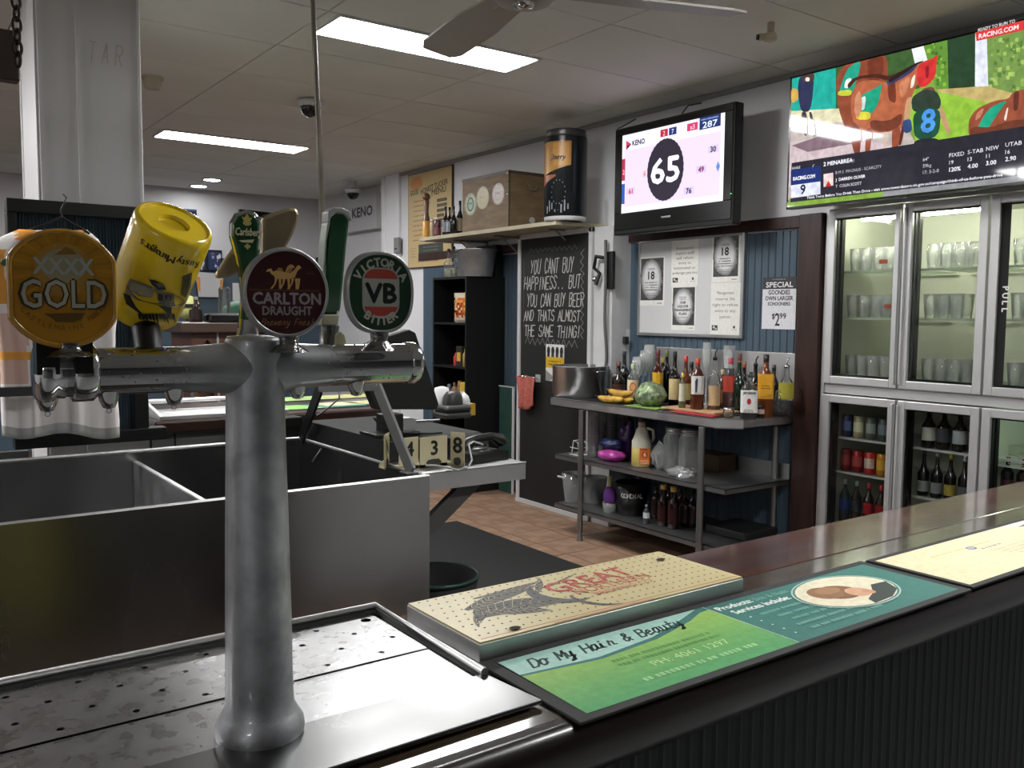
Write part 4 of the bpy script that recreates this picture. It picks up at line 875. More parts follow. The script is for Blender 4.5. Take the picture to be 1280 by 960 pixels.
for x in (0, .07): mb.tube([(x, -.05, .003), (x, -.035, .09), (x, .01, .10), (x, .03, .003)], .0035, 6); mb.tube([(x, -.045, .05), (x, .045, .05)], .003, 6); mb.tube([(x, -.05, .003), (x, .05, .003)], .0035, 6)
for y, zz in ((-.05, .003), (-.035, .09), (.01, .10), (.03, .003)): mb.tube([(0, y, zz), (.07, y, zz)], .003, 6)
obj('wires', mb, mat('white_wire'), t)
def blob(label, name, cat, px, py, X, z, dims, m, seed, crush=.18, group=None):
    p = at(px, py, X=X); rnd = random.Random(seed); mb = MB().sphere((0, 0, 0), 1, seg=18, rings=12); ph = [rnd.uniform(0, 6) for _ in range(6)]
    vs = []
    for x, y, zz in mb.v:
        q = 1+crush*(math.sin(4*x+ph[0])*math.sin(5*y+ph[1])+.6*math.sin(9*zz+ph[2]+6*y)+.4*math.sin(13*x+ph[3]))
        vs.append((x*q*dims[0], y*q*dims[1], max(-dims[2]*.92, zz*q*dims[2])))
    mb.v = vs; mz = min(v[2] for v in vs)
    return link(name, mesh(name, mb, m), None, label, cat, group, loc=(X, p.y, z-mz+.001))
blob('crumpled dark blue bag on the pink bag', 'blue_bag', 'bag', 764, 558, 3.93, MZ+.075, (.06, .085, .035), mat('navy_plastic', '1c2450', .35, bump=.5, bscale=40), 1)
blob('bright magenta plastic bag on the middle shelf', 'pink_bag', 'bag', 764, 575, 3.92, MZ, (.075, .105, .04), mat('magenta_plastic', '8e2a78', .3, c2='b04a98', vscale=15, bump=.6, bscale=40), 2, .1)
blob('tall dark purple bag left of the detergent jug', 'purple_bag', 'bag', 785, 552, 4.03, MZ, (.06, .06, .13), mat('purple_plastic', '35144c', .35, bump=.5, bscale=30), 3)
jx = 3.94; p = at(802, 560, X=jx); jh = at(802, 532, X=jx).z-MZ
t = thing('detergent_jug', 'white plastic jug of yellow liquid with orange label', 'jug', (jx, p.y, MZ), math.atan2(-p.y, -jx)+PI/2)
obj('body', MB().lathe([(.05, 0), (.062, .01), (.062, jh*.62), (.05, jh*.72), (.036, jh*.9), (.022, jh*.97), (.02, jh)], seg=24, pw=3), mat('milky_plastic', 'b8b4a4', .35), t)
obj('liquid', MB().lathe([(.0505, .001), (.0626, .011), (.0626, jh*.46), (.06, jh*.47)], seg=24, pw=3), mat('yellow_liquid', 'b8a458', .3), t)
obj('cap', MB().lathe([(.024, jh*.97), (.024, jh*1.08), (.02, jh*1.09)], seg=16), mat('jug_cap', 'a08478', .4), t)
obj('handle', MB().tube([(.03, 0, jh*.95), (.07, 0, jh*.9), (.075, 0, jh*.7), (.055, 0, jh*.58)], .01), mat('milky_plastic'), t)
a = Art((-.012, -.0665, jh*.08), (1, 0, 0), (0, 0, 1)); a.rect(0, 0, .062, jh*.40, 'c8682c'); a.ell(.033, jh*.24, .018, .02, 'a83c20'); a.text('6', .033, jh*.2, .026, 'e8dccc', bold=.001); a.lines(.005, .057, jh*.08, 2, .014, .006, 'e0c8a8', .1); a.lines(.005, .057, jh*.36, 1, 0, .007, '7a3418', .1)
a.build('label', PRINT, t)
blob('knotted clear bag beside the detergent jug', 'clear_bag', 'bag', 826, 570, 3.96, MZ, (.05, .06, .085), PLAS, 4)
for k, (px, py, l) in enumerate(((843, 548, 'large clear jar lying with banded rim under the bench'), (862, 552, 'large clear jar on the middle shelf beside right leg'))):
    p = at(px, py, X=4.0); t = thing('glass_jar', l, 'jar', (4.0, p.y, MZ), 0, 'large jars under the bench'); hh = .28
    obj('body', MB().lathe([(.055, 0), (.066, .012), (.067, hh*.72), (.052, hh*.82), (.052, hh*.98)], seg=24), PLAS, t)
    for zz in (.845, .89, .935): obj('rim_band', MB().lathe([(.054, hh*zz-.004), (.057, hh*zz), (.054, hh*zz+.004)], seg=24), mat('pale_metal', .7, .3, 1), t)
    obj('lid', MB().lathe([(.054, hh*.96), (.055, hh), (.03, hh+.004)], seg=24), mat('dark_lid', .12, .4), t)
blob('heap of clear plastic wrap at the shelf front near right leg', 'plastic_wrap', 'plastic wrap', 850, 590, 3.86, MZ, (.04, .09, .03), PLAS, 6, .3)
link('brown_carton', mesh('brown_carton', MB().box((0, 0, 0), (.16, .26, .1)), mat('dim_carton', '4a3826', .7)), None, 'brown carton at the back of the middle shelf', 'carton', loc=(4.17, 3.62, MZ+.001))
# bottom shelf
t = cyl('clear bucket at the left end of the bottom shelf', 'clear_bucket', 'bucket', 717, 610, 3.92, LZ, .058, .085, at(717, 592, X=3.9).z-LZ, PLAS)
obj('grip', MB().tube([(-.08, .0, .17), (-.10, .02, .18), (-.10, .05, .18), (-.08, .06, .17)], .006), WHITE, t)
cyl('clear plastic tub behind the left bench leg', 'plastic_tub', 'tub', 743, 612, 4.02, LZ, .07, .09, .18, PLAS)
p = at(762, 640, X=3.92); t = thing('scrubbing_brush', 'brush with purple head and cream handle standing on bottom shelf', 'brush', (3.92, p.y, LZ))
obj('head', MB().sphere((0, 0, .10), .05, sc=(.8, 1, 1.4)), mat('purple_bristle', '5c2a78', .7, bump=.8), t); obj('handle', MB().tube([(0, 0, .15), (.0, .0, .235)], .014), mat('cream_handle', 'a8a27c', .5), t); obj('cup', MB().lathe([(.04, 0), (.05, .06), (.047, .06), (.001, .004)], seg=18), PLAS, t)
hh = at(788, 604, X=3.95).z-LZ
t = cyl('black ice bucket with small white lettering', 'ice_bucket', 'bucket', 790, 625, 3.99, LZ, .085, .115, hh, mat('bucket_black', .07, .3))
a = Art((0, 0, 0), (0, 1, 0), (0, 0, 1)); wd = 'CORDIAL'
for i, chh in enumerate(wd):
    q = PI+.81+.20*(i-3); rr = .1055; A = Art((rr*math.cos(q), rr*math.sin(q), 0), (-math.sin(q), math.cos(q), 0), (0, 0, 1)); A.text(chh, 0, hh*.58, .030, 'c8c8c8', bold=.001); a.mb.add(A.mb.v, A.mb.f, 0, 'c8c8c8')
a.build('lettering', PRINT, t)
t.rotation_euler = (0, 0, .0)
bottle('tiny clear bottle with white label beside the ice bucket', 3.88, at(808, 640, X=3.88).y, LZ, .12, .022, '303436', 'c8ccd0', '8a9098', group=None, lab=(.3, .6))
for k, px in enumerate((829, 842)):
    bottle(('left', 'right')[k]+' dark syrup bottle with gold pump cap on bottom shelf', 3.92, at(px, 620, X=3.92).y, LZ, .26, .034, '1a0c0a', '30120e', 'b09048', group='syrup bottles on the bottom shelf', nr=.5, name='syrup_bottle')
for k, px in enumerate((836, 848, 856, 863, 820)):
    bottle(('first', 'second', 'third', 'fourth', 'fifth')[k]+' dim dark red bottle behind the gold-capped pair', 4.03+.02*(k % 2), at(px, 620, X=4.03).y, LZ, .22, .036, '1c0b0a', '2a0e0c', '120808', group='dim bottles on the bottom shelf')
link('folded_plastic', mesh('folded_plastic', MB().box((0, 0, 0), (.3, .3, .05)), mat('dim_plastic', .11, .5)), None, 'dim flat crate of folded plastic at the dark right end of shelf', 'crate', loc=(4.02, 3.28, LZ+.001), bev=.01)
# ================================================================ whiteboard, notices, cables
wbx = XW-.03
a0 = at(798, 302, X=wbx); a1 = at(931, 289, X=wbx); a2 = at(796, 419, X=wbx); ww = a0.y-a1.y; wh = (a0.z+a1.z)/2-(a2.z+at(926, 425, X=wbx).z)/2
t = thing('whiteboard', 'aluminium-framed whiteboard holding five printed notices', 'whiteboard', (wbx, a0.y, a2.z))
obj('board', MB().box((.006, -ww+.01, .01), (.02, -.01, wh-.01)), mat('board_white', .80, .25), t)
obj('frame', MB().box((0, -ww, 0), (.024, -ww+.022, wh)).box((0, -.022, 0), (.024, 0, wh)).box((0, -ww+.022, 0), (.024, -.022, .022)).box((0, -ww+.022, wh-.022), (.024, -.022, wh)), mat('frame_alu', .68, .35, .8), t, bev=.003)
LX = wbx+.004
def wu(px, py): p = at(px, py, X=LX); return a0.y-p.y, p.z-a2.z
def notice(label, pxl, pyl, pxr, pyr, kind):
    u0, v1 = wu(pxl, pyl); u1, v0 = wu(pxr, pyr); W, Hh = u1-u0, v1-v0
    t = thing('notice', label, 'notice', (wbx+.0055, a0.y-u0, a2.z+v0), 0, 'notices on the whiteboard')
    obj('sheet', MB().box((-.001, -W, 0), (0, 0, Hh)), mat('paper'), t)
    A = Art((-.0012, 0, 0), (0, -1, 0), (0, 0, 1)); A.rect(0, 0, W, Hh, 'e4e3dc')
    if kind == '18' or kind == 'plan':
        A.rect(W*.05, Hh*.11, W*.95, Hh*.97, '4a4a4a')
        for i in range(70):
            q = random.uniform(0, 2*PI); x = W*.5+W*.40*math.cos(q); y = Hh*.54+Hh*.38*math.sin(q); A.ell(max(W*.1, min(W*.9, x)), y, W*.06, Hh*.04, random.choice(('6a6a6a', '808080', '5a5a5a')), 8)
        for k_, c_ in ((.40, '909090'), (.36, 'b0b0b0'), (.32, 'cccccc'), (.28, 'd8d8d8')): A.ell(W*.5, Hh*.54, W*k_, Hh*(k_-.03+.03), c_, 24)
        if kind == '18':
            A.text('UNDER', W*.5, Hh*.73, Hh*.045, '3a3a3a', wd=W*.3); A.text('18', W*.5, Hh*.54, Hh*.16, '1c1c1c', bold=.002)
            A.lines(W*.2, W*.8, Hh*.46, 4, Hh*.05, Hh*.024, '3a3a3a', .2); A.lines(W*.3, W*.7, Hh*.24, 2, Hh*.035, Hh*.014, '5a5a5a', .2)
        else:
            A.lines(W*.3, W*.7, Hh*.74, 2, Hh*.045, Hh*.016, '4a4a4a'); 
            for i, s_ in enumerate(('OUR', 'LIQUOR', 'MANAGEMENT', 'PLAN')): A.text(s_, W*.5, Hh*(.60-i*.085), Hh*.055, '222222', wd=W*(.22, .45, .66, .3)[i], bold=.0008)
            A.lines(W*.25, W*.75, Hh*.28, 1, 0, Hh*.016, '4a4a4a')
        A.lines(W*.75, W*.95, Hh*.04, 1, 0, Hh*.02, 'b04048' if 'upper right' in label else '6a6a6a', 0)
    else:
        tx = ('Management', 'reserve the', 'right to refuse', 'entry to any', 'patron') if kind == 'm' else ('Bona patron', 'expect staff', 'will refuse', 'entry to', 'intoxicated or', 'underage patrons')
        for i, s_ in enumerate(tx): A.text(s_, W*.5, Hh*(.78-i*(.115 if kind == 'm' else .105)), Hh*.06, '5a5a58', wd=W*len(s_)*.058)
        A.rect(W*.06, Hh*.08, W*.26, Hh*.18, '33383a'); A.ell(W*.13, Hh*.14, W*.04, Hh*.025, 'c8c8c8'); A.ell(W*.2, Hh*.11, W*.04, Hh*.02, 'b0b8a0'); A.ell(W*.82, Hh*.15, W*.04, Hh*.03, '55585a'); A.lines(W*.72, W*.92, Hh*.09, 1, 0, Hh*.012, '8a8a88', 0)
    A.build('printing', PRINT, t)
notice('black-edged under-18 notice at the left of the whiteboard', 800, 322, 830, 382, '18')
notice('white notice of grey text at the top middle of the whiteboard', 840, 300, 872, 357, 't')
notice('black-edged plan notice at the lower middle of the whiteboard', 840, 358, 869, 413, 'plan')
notice('black-edged under-18 notice at the upper right of the whiteboard', 891, 292, 924, 352, '18')
notice('cream management notice at the lower right of the whiteboard', 889, 354, 924, 419, 'm')
# SPECIAL sign
a0 = at(954, 349, X=XW-.012); a1 = at(994, 412, X=XW-.012); W = a0.y-a1.y; Hh = a0.z-a1.z+.01
t = thing('price_sign', 'black and white special price sign on the blue boarding', 'sign', (XW-.010, a0.y, a1.z))
obj('sheet', MB().box((-.003, -W, 0), (0, 0, Hh)), mat('paper'), t)
A = Art((-.0032, 0, 0), (0, -1, 0), (0, 0, 1)); A.rect(0, 0, W, Hh, 'dcdce0'); A.rect(0, Hh*.77, W, Hh, '38383c'); A.text('SPECIAL', W/2, Hh*.805, Hh*.10, 'e4e4e6', wd=W*.8, bold=.001)
A.lines(W*.25, W*.75, Hh*.945, 1, 0, Hh*.02, '8a8a8c'); A.text('GOONDIES', W/2, Hh*.665, Hh*.085, '2a2a2e', wd=W*.64, bold=.001); A.text('OWN LARGER', W/2, Hh*.555, Hh*.08, '2a2a2e', wd=W*.82, bold=.001); A.text('SCHOONERS', W/2, Hh*.455, Hh*.065, '2a2a2e', wd=W*.66, bold=.001)
A.text('2', W*.47, Hh*.07, Hh*.24, '26262a', wd=W*.13, bold=.0015); A.text('$', W*.35, Hh*.2, Hh*.1, '26262a', bold=.001); A.text('99', W*.63, Hh*.2, Hh*.11, '26262a', bold=.001)
A.build('lettering', PRINT, t)
# socket and cables
sp = at(776, 422, X=XW-.03)
t = thing('power_outlet', 'white power outlet with plugs below the left of the whiteboard', 'outlet', (XW-.004, sp.y, sp.z))
obj('plate', MB().box((-.035, -.07, -.06), (0, .07, .06)), WHITE, t, bev=.004)
obj('plug', MB().box((-.07, -.055, .0), (-.035, -.015, .04)), BLACK, t, bev=.004); obj('plug', MB().box((-.06, .0, .01), (-.035, .04, .045)), mat('pale_plug', .7, .5), t, bev=.004)
obj('plug', MB().box((-.075, -.10, -.04), (-.04, -.07, .01)), mat('dark_plug', .15, .5), t, bev=.004)
def cable(label, pts, r, m, X=XW-.03, name='power_cable'):
    P_ = [at(x, y, X=X-dx) for x, y, dx in pts]; o = P_[-1].copy()
    q = []
    for i in range(len(P_)-1):
        p0, p1, p2, p3 = P_[max(0, i-1)], P_[i], P_[i+1], P_[min(len(P_)-1, i+2)]
        for k in range(6):
            s_ = k/6; q.append(.5*((2*p1)+(p2-p0)*s_+(2*p0-5*p1+4*p2-p3)*s_*s_+(3*p1-p0-3*p2+p3)*s_**3))
    q.append(P_[-1])
    link(name, mesh(name, MB().tube([v-o for v in q], r, 6), m), None, label, 'cable', loc=o)
CB = mat('white_cable', .66, .5)
cable('white cable falling from the television past the chalk door post', [(765, 282, 0), (763, 320, .01), (764, 360, .01), (760, 400, 0), (766, 440, .01), (762, 480, 0), (752, 520, 0)], .006, CB)
cable('pale looping cable from the brown rail to the outlet', [(778, 292, 0), (775, 330, .02), (771, 370, .01), (766, 395, .01), (774, 412, .02)], .0055, CB)
cable('thin white cable hanging left beside the post', [(757, 250, 0), (758, 300, 0), (760, 340, .01), (768, 372, .01), (770, 404, .02)], .0045, CB)
cable('grey cable bundle drooping behind the steel pot', [(757, 300, .19), (757, 350, .19), (756, 400, .19), (758, 450, .17), (752, 490, .15), (756, 530, .12)], .012, mat('grey_cable', .35, .5))
for k, (px, py) in enumerate(((768, 323), (772, 371))):
    p = at(px, py, X=XW-.01); link('adaptor', mesh('adaptor', MB().box((-.03, -.02, -.02), (0, .02, .02)), mat('pale_plug')), None, ('upper', 'lower')[k]+' small white adaptor clipped on the blue boarding by the cables', 'adaptor', loc=(XW-.008, p.y, p.z), bev=.004)
p = at(757, 338, X=DX-.02)
t = thing('black_bracket', 'black corkscrew bracket mounted on the post beside the chalk writing', 'bracket', (DX+.01, p.y, p.z))
obj('plate', MB().box((-.03, -.07, -.13), (0, .0, .13)), BLACK, t, bev=.006); obj('arm', MB().tube([(-.02, -.02, .08), (-.05, .08, .1), (-.05, .1, .02), (-.03, .06, -.02), (-.05, .08, -.1)], .014), BLACK, t); obj('knob', MB().sphere((-.05, .09, -.06), .022), CHROME, t)
# ---- things on the high shelf
ST = SZ+.0005
bx0 = at(578, 225, X=3.95); bx1 = at(636, 212, X=3.95); bh = bx1.z-ST-.005
t = thing('wooden_crate', 'old brown lidded wooden box with three round stickers', 'crate', (3.95, bx1.y, ST))
CRW = mat('crate_wood', '6d5a42', .6, c2='80694c', vscale=6, vstretch=(1, 1, 5), bump=.15)
bl = bx0.y-bx1.y; bd = .40
obj('box', MB().box((0, 0, 0), (bd, bl, bh)), CRW, t, bev=.004)
obj('edge_strip', MB().box((-.003, 0, bh-.02), (0, bl, bh+.004)).box((0, -.003, bh-.02), (bd, 0, bh+.004)).box((-.003, -.003, 0), (.012, .0, bh)), mat('crate_edge', '4e4434', .5), t)
for k in range(3): obj('rivet', MB().sphere((-.004, .01, bh*(.95-.09*k*(1+k*.5))), .006, seg=8, rings=5), CHROME, t)
obj('rope_handle', MB().tube([(bd*.42, -.006, bh*.80), (bd*.50, -.022, bh*.70), (bd*.60, -.022, bh*.70), (bd*.66, -.006, bh*.78)], .006), mat('pale_rope', '8a8068', .8), t)
obj('torn_patch', MB().sphere((bd*.56, 0, bh*.16), .03, sc=(1, .12, .8)), mat('pale_patch', .68, .7), t)
A = Art((-.0006, bl, 0), (0, -1, 0), (0, 0, 1))
for k, (cu, c1_, c2_, c3_) in enumerate(((.19, 'bcc0a8', '3f6b54', 'a9b59c'), (.46, 'c0b694', 'a0946c', 'b8ae8c'), (.79, 'c0b4a8', '8a7a88', 'b4a8a4'))):
    u = bl*cu; v = bh*(.52+.08*(k == 1)+.10*(k == 2)) -.0; r = bl*(.135, .135, .125)[k]
    A.ell(u, v, r, r, c1_); A.ring(u, v, r*.95, r*.95, .004, c2_); A.arc('OFFICIAL BEER CRATE' if k else 'EXPORT QUALITY LAGER', u, v, r*.72, r*.72, r*.2, c2_, PI*1.25, -PI*.25)
    A.ell(u, v, r*.56, r*.66, c2_ if k == 0 else c3_); A.ell(u, v, r*.38, r*.5, c3_ if k == 0 else c1_); A.lines(u-r*.4, u+r*.4, v, 1, 0, r*.16, c2_, 0)
A.build('stickers', PRINT, t)
# big can
p = at(707, 220, X=4.03); ct = at(707, 165, X=4.03).z; cr = .5*(at(686, 200, X=4.03).y-at(728, 200, X=4.03).y)*.80
t = thing('giant_drink_can', 'giant black and orange display can at the shelf right end', 'display can', (4.03, p.y, ST), math.atan2(-p.y, -4.03)+PI/2); chh = ct-ST
obj('body', MB().lathe([(cr*.8, 0), (cr, .04), (cr, chh-.05)], seg=32), mat('can_black', '1c1f22', .25, .2), t)
obj('rim', MB().lathe([(cr, chh-.05), (cr*.93, chh-.035), (cr*.96, chh-.03), (cr*.9, chh-.012), (cr*.94, chh), (cr*.8, chh), (.001, chh-.01)], seg=32), mat('can_grey', .35, .3, .6), t)
obj('base_ring', MB().lathe([(cr*.82, .0), (cr*.98, .0), (cr*.99, .03), (cr*.9, .03)], seg=32), mat('pale_base', .72, .4), t)
mb = MB()
def wrap(mb, a0_, a1_, f0, f1, c, k=1.004, n=14):
    vs = []
    for i in range(n+1):
        q = a0_+(a1_-a0_)*i/n; vs += [(cr*k*math.cos(q), cr*k*math.sin(q), f0(i/n)*chh), (cr*k*math.cos(q), cr*k*math.sin(q), f1(i/n)*chh)]
    mb.add(vs, [(2*i, 2*i+2, 2*i+3, 2*i+1) for i in range(n)], 0, c, True)
wrap(mb, PI*1.0, PI*1.58, lambda f: .48+.12*f, lambda f: .86, 'b98744'); wrap(mb, PI*1.0, PI*1.35, lambda f: .36+.12*f, lambda f: .5, '9c5a34'); wrap(mb, PI*1.3, PI*1.55, lambda f: .60, lambda f: .84, 'cf9a52', 1.008)
for k in range(8): wrap(mb, PI*(1.18+.05*k), PI*(1.20+.05*k), lambda f: .08+.02*k % .05, lambda f: .16+.06*math.sin(k*1.3), '8f9296', 1.006, 2)
for k in range(14):
    q = 2*PI*k/14; wrap(mb, PI*1.38+.35*math.cos(q), PI*1.38+.35*math.cos(q)+.05, lambda f: .30+.13*math.sin(q), lambda f: .315+.13*math.sin(q), '6c7074', 1.006, 2)
obj('printed_wrap', mb, PRINT, t)
A = Art((-cr*.35, -cr*.98, chh*.66), (1, 0.0, 0), (0, 0, 1)); A.o.y = -cr*1.01; A.text('Jerry', 0, 0, .034, '2a241c', bold=.001, shear=.2); A.o.x += 0; A.build('lettering', PRINT, t)
# little bottles on the shelf, left
def sb(label, px, top, r, X=3.99, **k):
    p = at(px, 290, X=X); h = at(px, top, X=X).z-ST
    return bottle(label, X, p.y, ST, h, r, k.pop('bodyc', '1c1a18'), group='shelf bottles beside the wooden box', name=k.pop('name', 'shelf_bottle'), **k)
p = at(533, 290, X=3.99); h = at(533, 241, X=3.99).z-ST
t = thing('pepper_mill', 'tall turned brown wooden pepper mill with amber base', 'pepper mill', (3.99, p.y, ST), 0, None)
obj('body', MB().lathe([(.030, h*.38), (.032, h*.42), (.022, h*.5), (.020, h*.62), (.026, h*.80), (.022, h*.84)], seg=20), mat('mill_wood', '6e4c30', .35, coat=.4), t); obj('head', MB().sphere((0, 0, h*.91), .036, sc=(1, 1, .9)), mat('mill_wood'), t); obj('base', MB().lathe([(.034, 0), (.036, .02), (.034, h*.36), (.028, h*.39)], seg=20), mat('amber_jar', 'd09a48', .3), t); obj('lid', MB().lathe([(.012, h*.97), (.014, h), (.004, h*1.01)], seg=12), CHROME, t)
sb('little cream jar right of the pepper mill', 541, 274, .026, bodyc='b8a888', capc='cfc8b0', neck=.15, nr=.8, name='shelf_jar')
sb('little dark red jar second from the pepper mill', 547, 272, .034, bodyc='5a2634', capc='d8d0c0', neck=.15, nr=.8, labc='7a4450', name='shelf_jar')
for k, (px, top, lc) in enumerate(((557, 258, '8a8e98'), (562, 259, '9aa0a8'), (567, 258, None), (575, 251, 'a89c80'))):
    sb(('first small dark bottle with pale label left of the wooden box', 'second small dark bottle with pale label left of the wooden box', 'plain small dark bottle third left of the wooden box', 'taller dark bottle touching the wooden box side')[k], px, top, .030 if k < 3 else .034, X=3.97 if k != 3 else 4.05, labc=lc, capc='181818', neck=.42, lab=(.12, .48))
# ---- black bookcase
BKX = 3.98; k0 = at(583, 345, X=BKX); ky1 = at(541, 350, X=BKX).y; ky0 = at(632, 345, X=XW).y; kz = k0.z
ky0 = k0.y
t = thing('bookcase', 'tall black open bookcase against the blue boarding', 'bookcase', (BKX, ky0, 0)); kd = XW-.012-BKX; kw_ = ky1-ky0
KB = mat('bookcase_black', .065, .45, var=.2)
obj('side_panel', MB().box((0, 0, 0), (kd, .02, kz)), KB, t, bev=.001); obj('side_panel', MB().box((0, kw_-.02, 0), (kd, kw_, kz)), KB, t, bev=.001)
obj('top_panel', MB().box((0, .02, kz-.02), (kd, kw_-.02, kz)), KB, t); obj('back_panel', MB().box((kd-.008, .02, .05), (kd, .19, kz-.02)).box((kd-.008, .23, .05), (kd, kw_-.02, kz-.02)), KB, t); obj('plinth', MB().box((.01, .02, 0), (.03, kw_-.02, .06)), KB, t)
ks = [at(560, 403, X=BKX).z, at(560, 457, X=BKX).z, at(560, 512, X=BKX).z, .42, .07]
for z in ks: obj('shelf', MB().box((0, .02, z-.018), (kd-.008, kw_-.02, z)), KB, t)
def onk(px, dx=.12): p = at(px, 400, X=BKX+dx); return BKX+dx, min(max(p.y, ky0+.06), ky1-.06)
# snack bag
x, y = onk(577, .06); h = at(577, 366, X=x).z-ks[0]
t = thing('snack_bag', 'shiny orange and white snack bag on the top bookcase shelf', 'snack bag', (x, y, ks[0]))
mb = MB(); n = 12; vs = []; Wd = .26; t.location.y = max(y, ky0+.155)
for side in (-1, 1):
    for j in range(n+1):
        for i in range(n+1):
            u, v = i/n, j/n; th = .035*math.sin(PI*u)**.6*math.sin(PI*max(.02, min(.98, v)))**.5 if 0 < u < 1 and 0 < v < 1 else 0
            vs.append((side*th+.01, (u-.5)*Wd*(1+.04*math.sin(v*9)), v*h))
q_ = (n+1)**2; fs = []; mb = MB()
for s_ in (0, 1):
    for j in range(n):
        for i in range(n):
            a_ = s_*q_+j*(n+1)+i; fs.append((a_, a_+1, a_+n+2, a_+n+1))
for i, f in enumerate(fs):
    j = (i % (n*n))//n; c_ = random.choice(('c86a2c', 'a8481e', 'd89048', 'e0c8a0', '7a2c1c', 'd8b878')) if 1 < j < n-2 else 'c8b8a8'
    mb.add([vs[q] for q in f], [(0, 1, 2, 3)], 0, c_, True)
obj('bag', mb, mat('foil_print', .5, .22, attr=True, coat=.6), t)
obj('yellow_tag', MB().box((-.03, -.135, h*.35), (-.027, -.095, h*1.02)), mat('yellow_tag', 'd8c030', .5), t)
x, y = onk(570, .08)
def small(name, label, cat, px, top, dx, lvl, r, c, capc=None, dims=None):
    x, y = onk(px, dx); z = ks[lvl]; h = max(.05, at(px, top, X=x).z-z)
    t = thing(name, label, cat, (x, y, z), 0, None)
    if dims: obj('body', MB().box((-dims[0]/2, -dims[1]/2, 0), (dims[0]/2, dims[1]/2, h)), mat('c_'+c, c, .4), t, bev=.004)
    else: obj('body', MB().lathe([(r*.9, 0), (r, .01), (r, h*.72), (r*.5, h*.85)], seg=16), mat('c_'+c, c, .35), t)
    if capc and not dims: obj('cap', MB().lathe([(r*.52, h*.85), (r*.5, h), (r*.3, h)], seg=14), mat('cap_'+capc, capc, .35), t)
    if capc and dims: obj('panel', MB().box((-dims[0]/2-.003, -dims[1]*.3, h*.25), (-dims[0]/2, dims[1]*.3, h*.7)), mat('cap_'+capc, capc, .35), t)
small('sauce_bottle', 'thin red sauce bottle on the second bookcase shelf', 'bottle', 570, 441, .06, 1, .02, 'b42a30', '8a1c20')
small('condiment_box', 'black and yellow box on the second bookcase shelf', 'box', 578, 433, .08, 1, .0, '2a2620', 'c89c40', dims=(.07, .09))
small('condiment_jar', 'small yellow-lidded jar at the right of the second bookcase shelf', 'jar', 584, 437, .04, 1, .03, '8a7438', 'c0a040')
for k, (px, top, c, cc_, l) in enumerate(((562, 480, '3a464c', '5a666c', 'grey'), (569, 478, '7a5a2c', '4a3420', 'brown'), (575, 476, '6c5230', 'a07a3c', 'amber'))):
    small('condiment_bottle', '%s bottle on the third bookcase shelf behind the receipt printer' % l, 'bottle', px, top, .10, 2, .035, c, cc_)
small('yellow_carton', 'yellow and white carton at the right of the third bookcase shelf', 'carton', 584, 478, .05, 2, 0, 'c09c3a', 'd8d4c4', dims=(.08, .10))
p = at(585, 484, X=BKX+.02)
# bookcase top: glass bottles, bucket, packet
for k, (px, top, l) in enumerate(((561, 311, 'leftmost'), (567, 308, 'middle'), (573, 311, 'rightmost'))):
    x = BKX+.06+.04*k; p = at(px, 340, X=x); h = at(px, top, X=x).z-kz
    bottle(l+' clear swing bottle on top of the black bookcase', x, p.y, kz, h, .042, 'cccccc', None, '303030', clear=True, fill=.3, fillc='b8b4a4', neck=.45, group='clear bottles on the bookcase', name='glass_bottle', neckc=None)
p = at(595, 330, X=4.12); bh_ = at(595, 311, X=4.06).z-kz; br = .5*(at(577, 330, X=4.12).y-at(612, 330, X=4.12).y)*.82
t = thing('metal_bucket', 'galvanised metal bucket on top of the black bookcase', 'bucket', (4.12, p.y, kz+.001))
obj('body', MB().lathe([(br*.78, 0), (br, bh_*.96), (br*1.04, bh_), (br*.98, bh_), (br*.76, .01), (.001, .01)], seg=32), mat('galvanised', .72, .4, .9, var=.2, vscale=12), t)
obj('bail', MB().tube([(br*1.02*math.cos(q), br*1.02*math.sin(q), bh_*.93-.05*math.sin(q/1)) for q in [PI*i/12+.3 for i in range(13)]], .004), CHROME, t)
p = at(616, 342, X=4.20); 
link('snack_packet', mesh('snack_packet', MB().box((0, -.07, 0), (.05, .07, .16)).box((-.001, -.06, .02), (0, .06, .13)), [mat('coral_packet', 'a8584c', .4)]), None, 'coral pink packet on the bookcase beside the metal bucket', 'packet', loc=(4.20, max(p.y, ky0+.08), kz+.001), bev=.008)
bk = at(615, 315, X=4.32)
link('black_box', mesh('black_box', MB().box((0, 0, 0), (.07, .30, .27)), BLACK), None, 'black box file standing behind the metal bucket', 'box', loc=(4.28, ky0+.01, kz+.001), bev=.003)
# framed green panel leaning by the door
p = at(636, 482, X=4.34)
t = thing('picture_frame', 'tall white-edged dark green panel leaning beside the bookcase', 'picture', (4.30, p.y-.02, 0))
fh = p.z; obj('panel', MB().box((0, -.10, 0), (.01, .10, fh)), mat('dim_green', '2a4a48', .4, c2='38584a', vscale=8), t); obj('edge', MB().box((-.005, -.105, 0), (.012, -.09, fh)).box((-.005, -.10, fh-.01), (.012, .105, fh)), WHITE, t)
# ================================================================ floor mat, bin
link('floor_mat', mesh('floor_mat', MB().box((0, 0, 0), (1.3, 3.75, .012)), mat('floor_rubber', .085, .75, bump=.3, bscale=200)), None, 'long black rubber floor mat along the tiled walkway', 'mat', loc=(2.08, 1.6, .0), bev=.003)
bc = at(545, 717, Z=.40)
t = thing('waste_bin', 'round black waste bin with dark green rim below the steel bench', 'bin', (bc.x, bc.y, .013))
obj('bucket', MB().lathe([(.14, 0), (.18, .385), (.165, .385), (.13, .01), (.001, .01)], seg=40), BLACKM, t); obj('rim', MB().lathe([(.1785, .372), (.186, .376), (.186, .387), (.176, .389), (.172, .38)], seg=40, cap=False), mat('dark_green_rim', '1c3c36', .35), t)
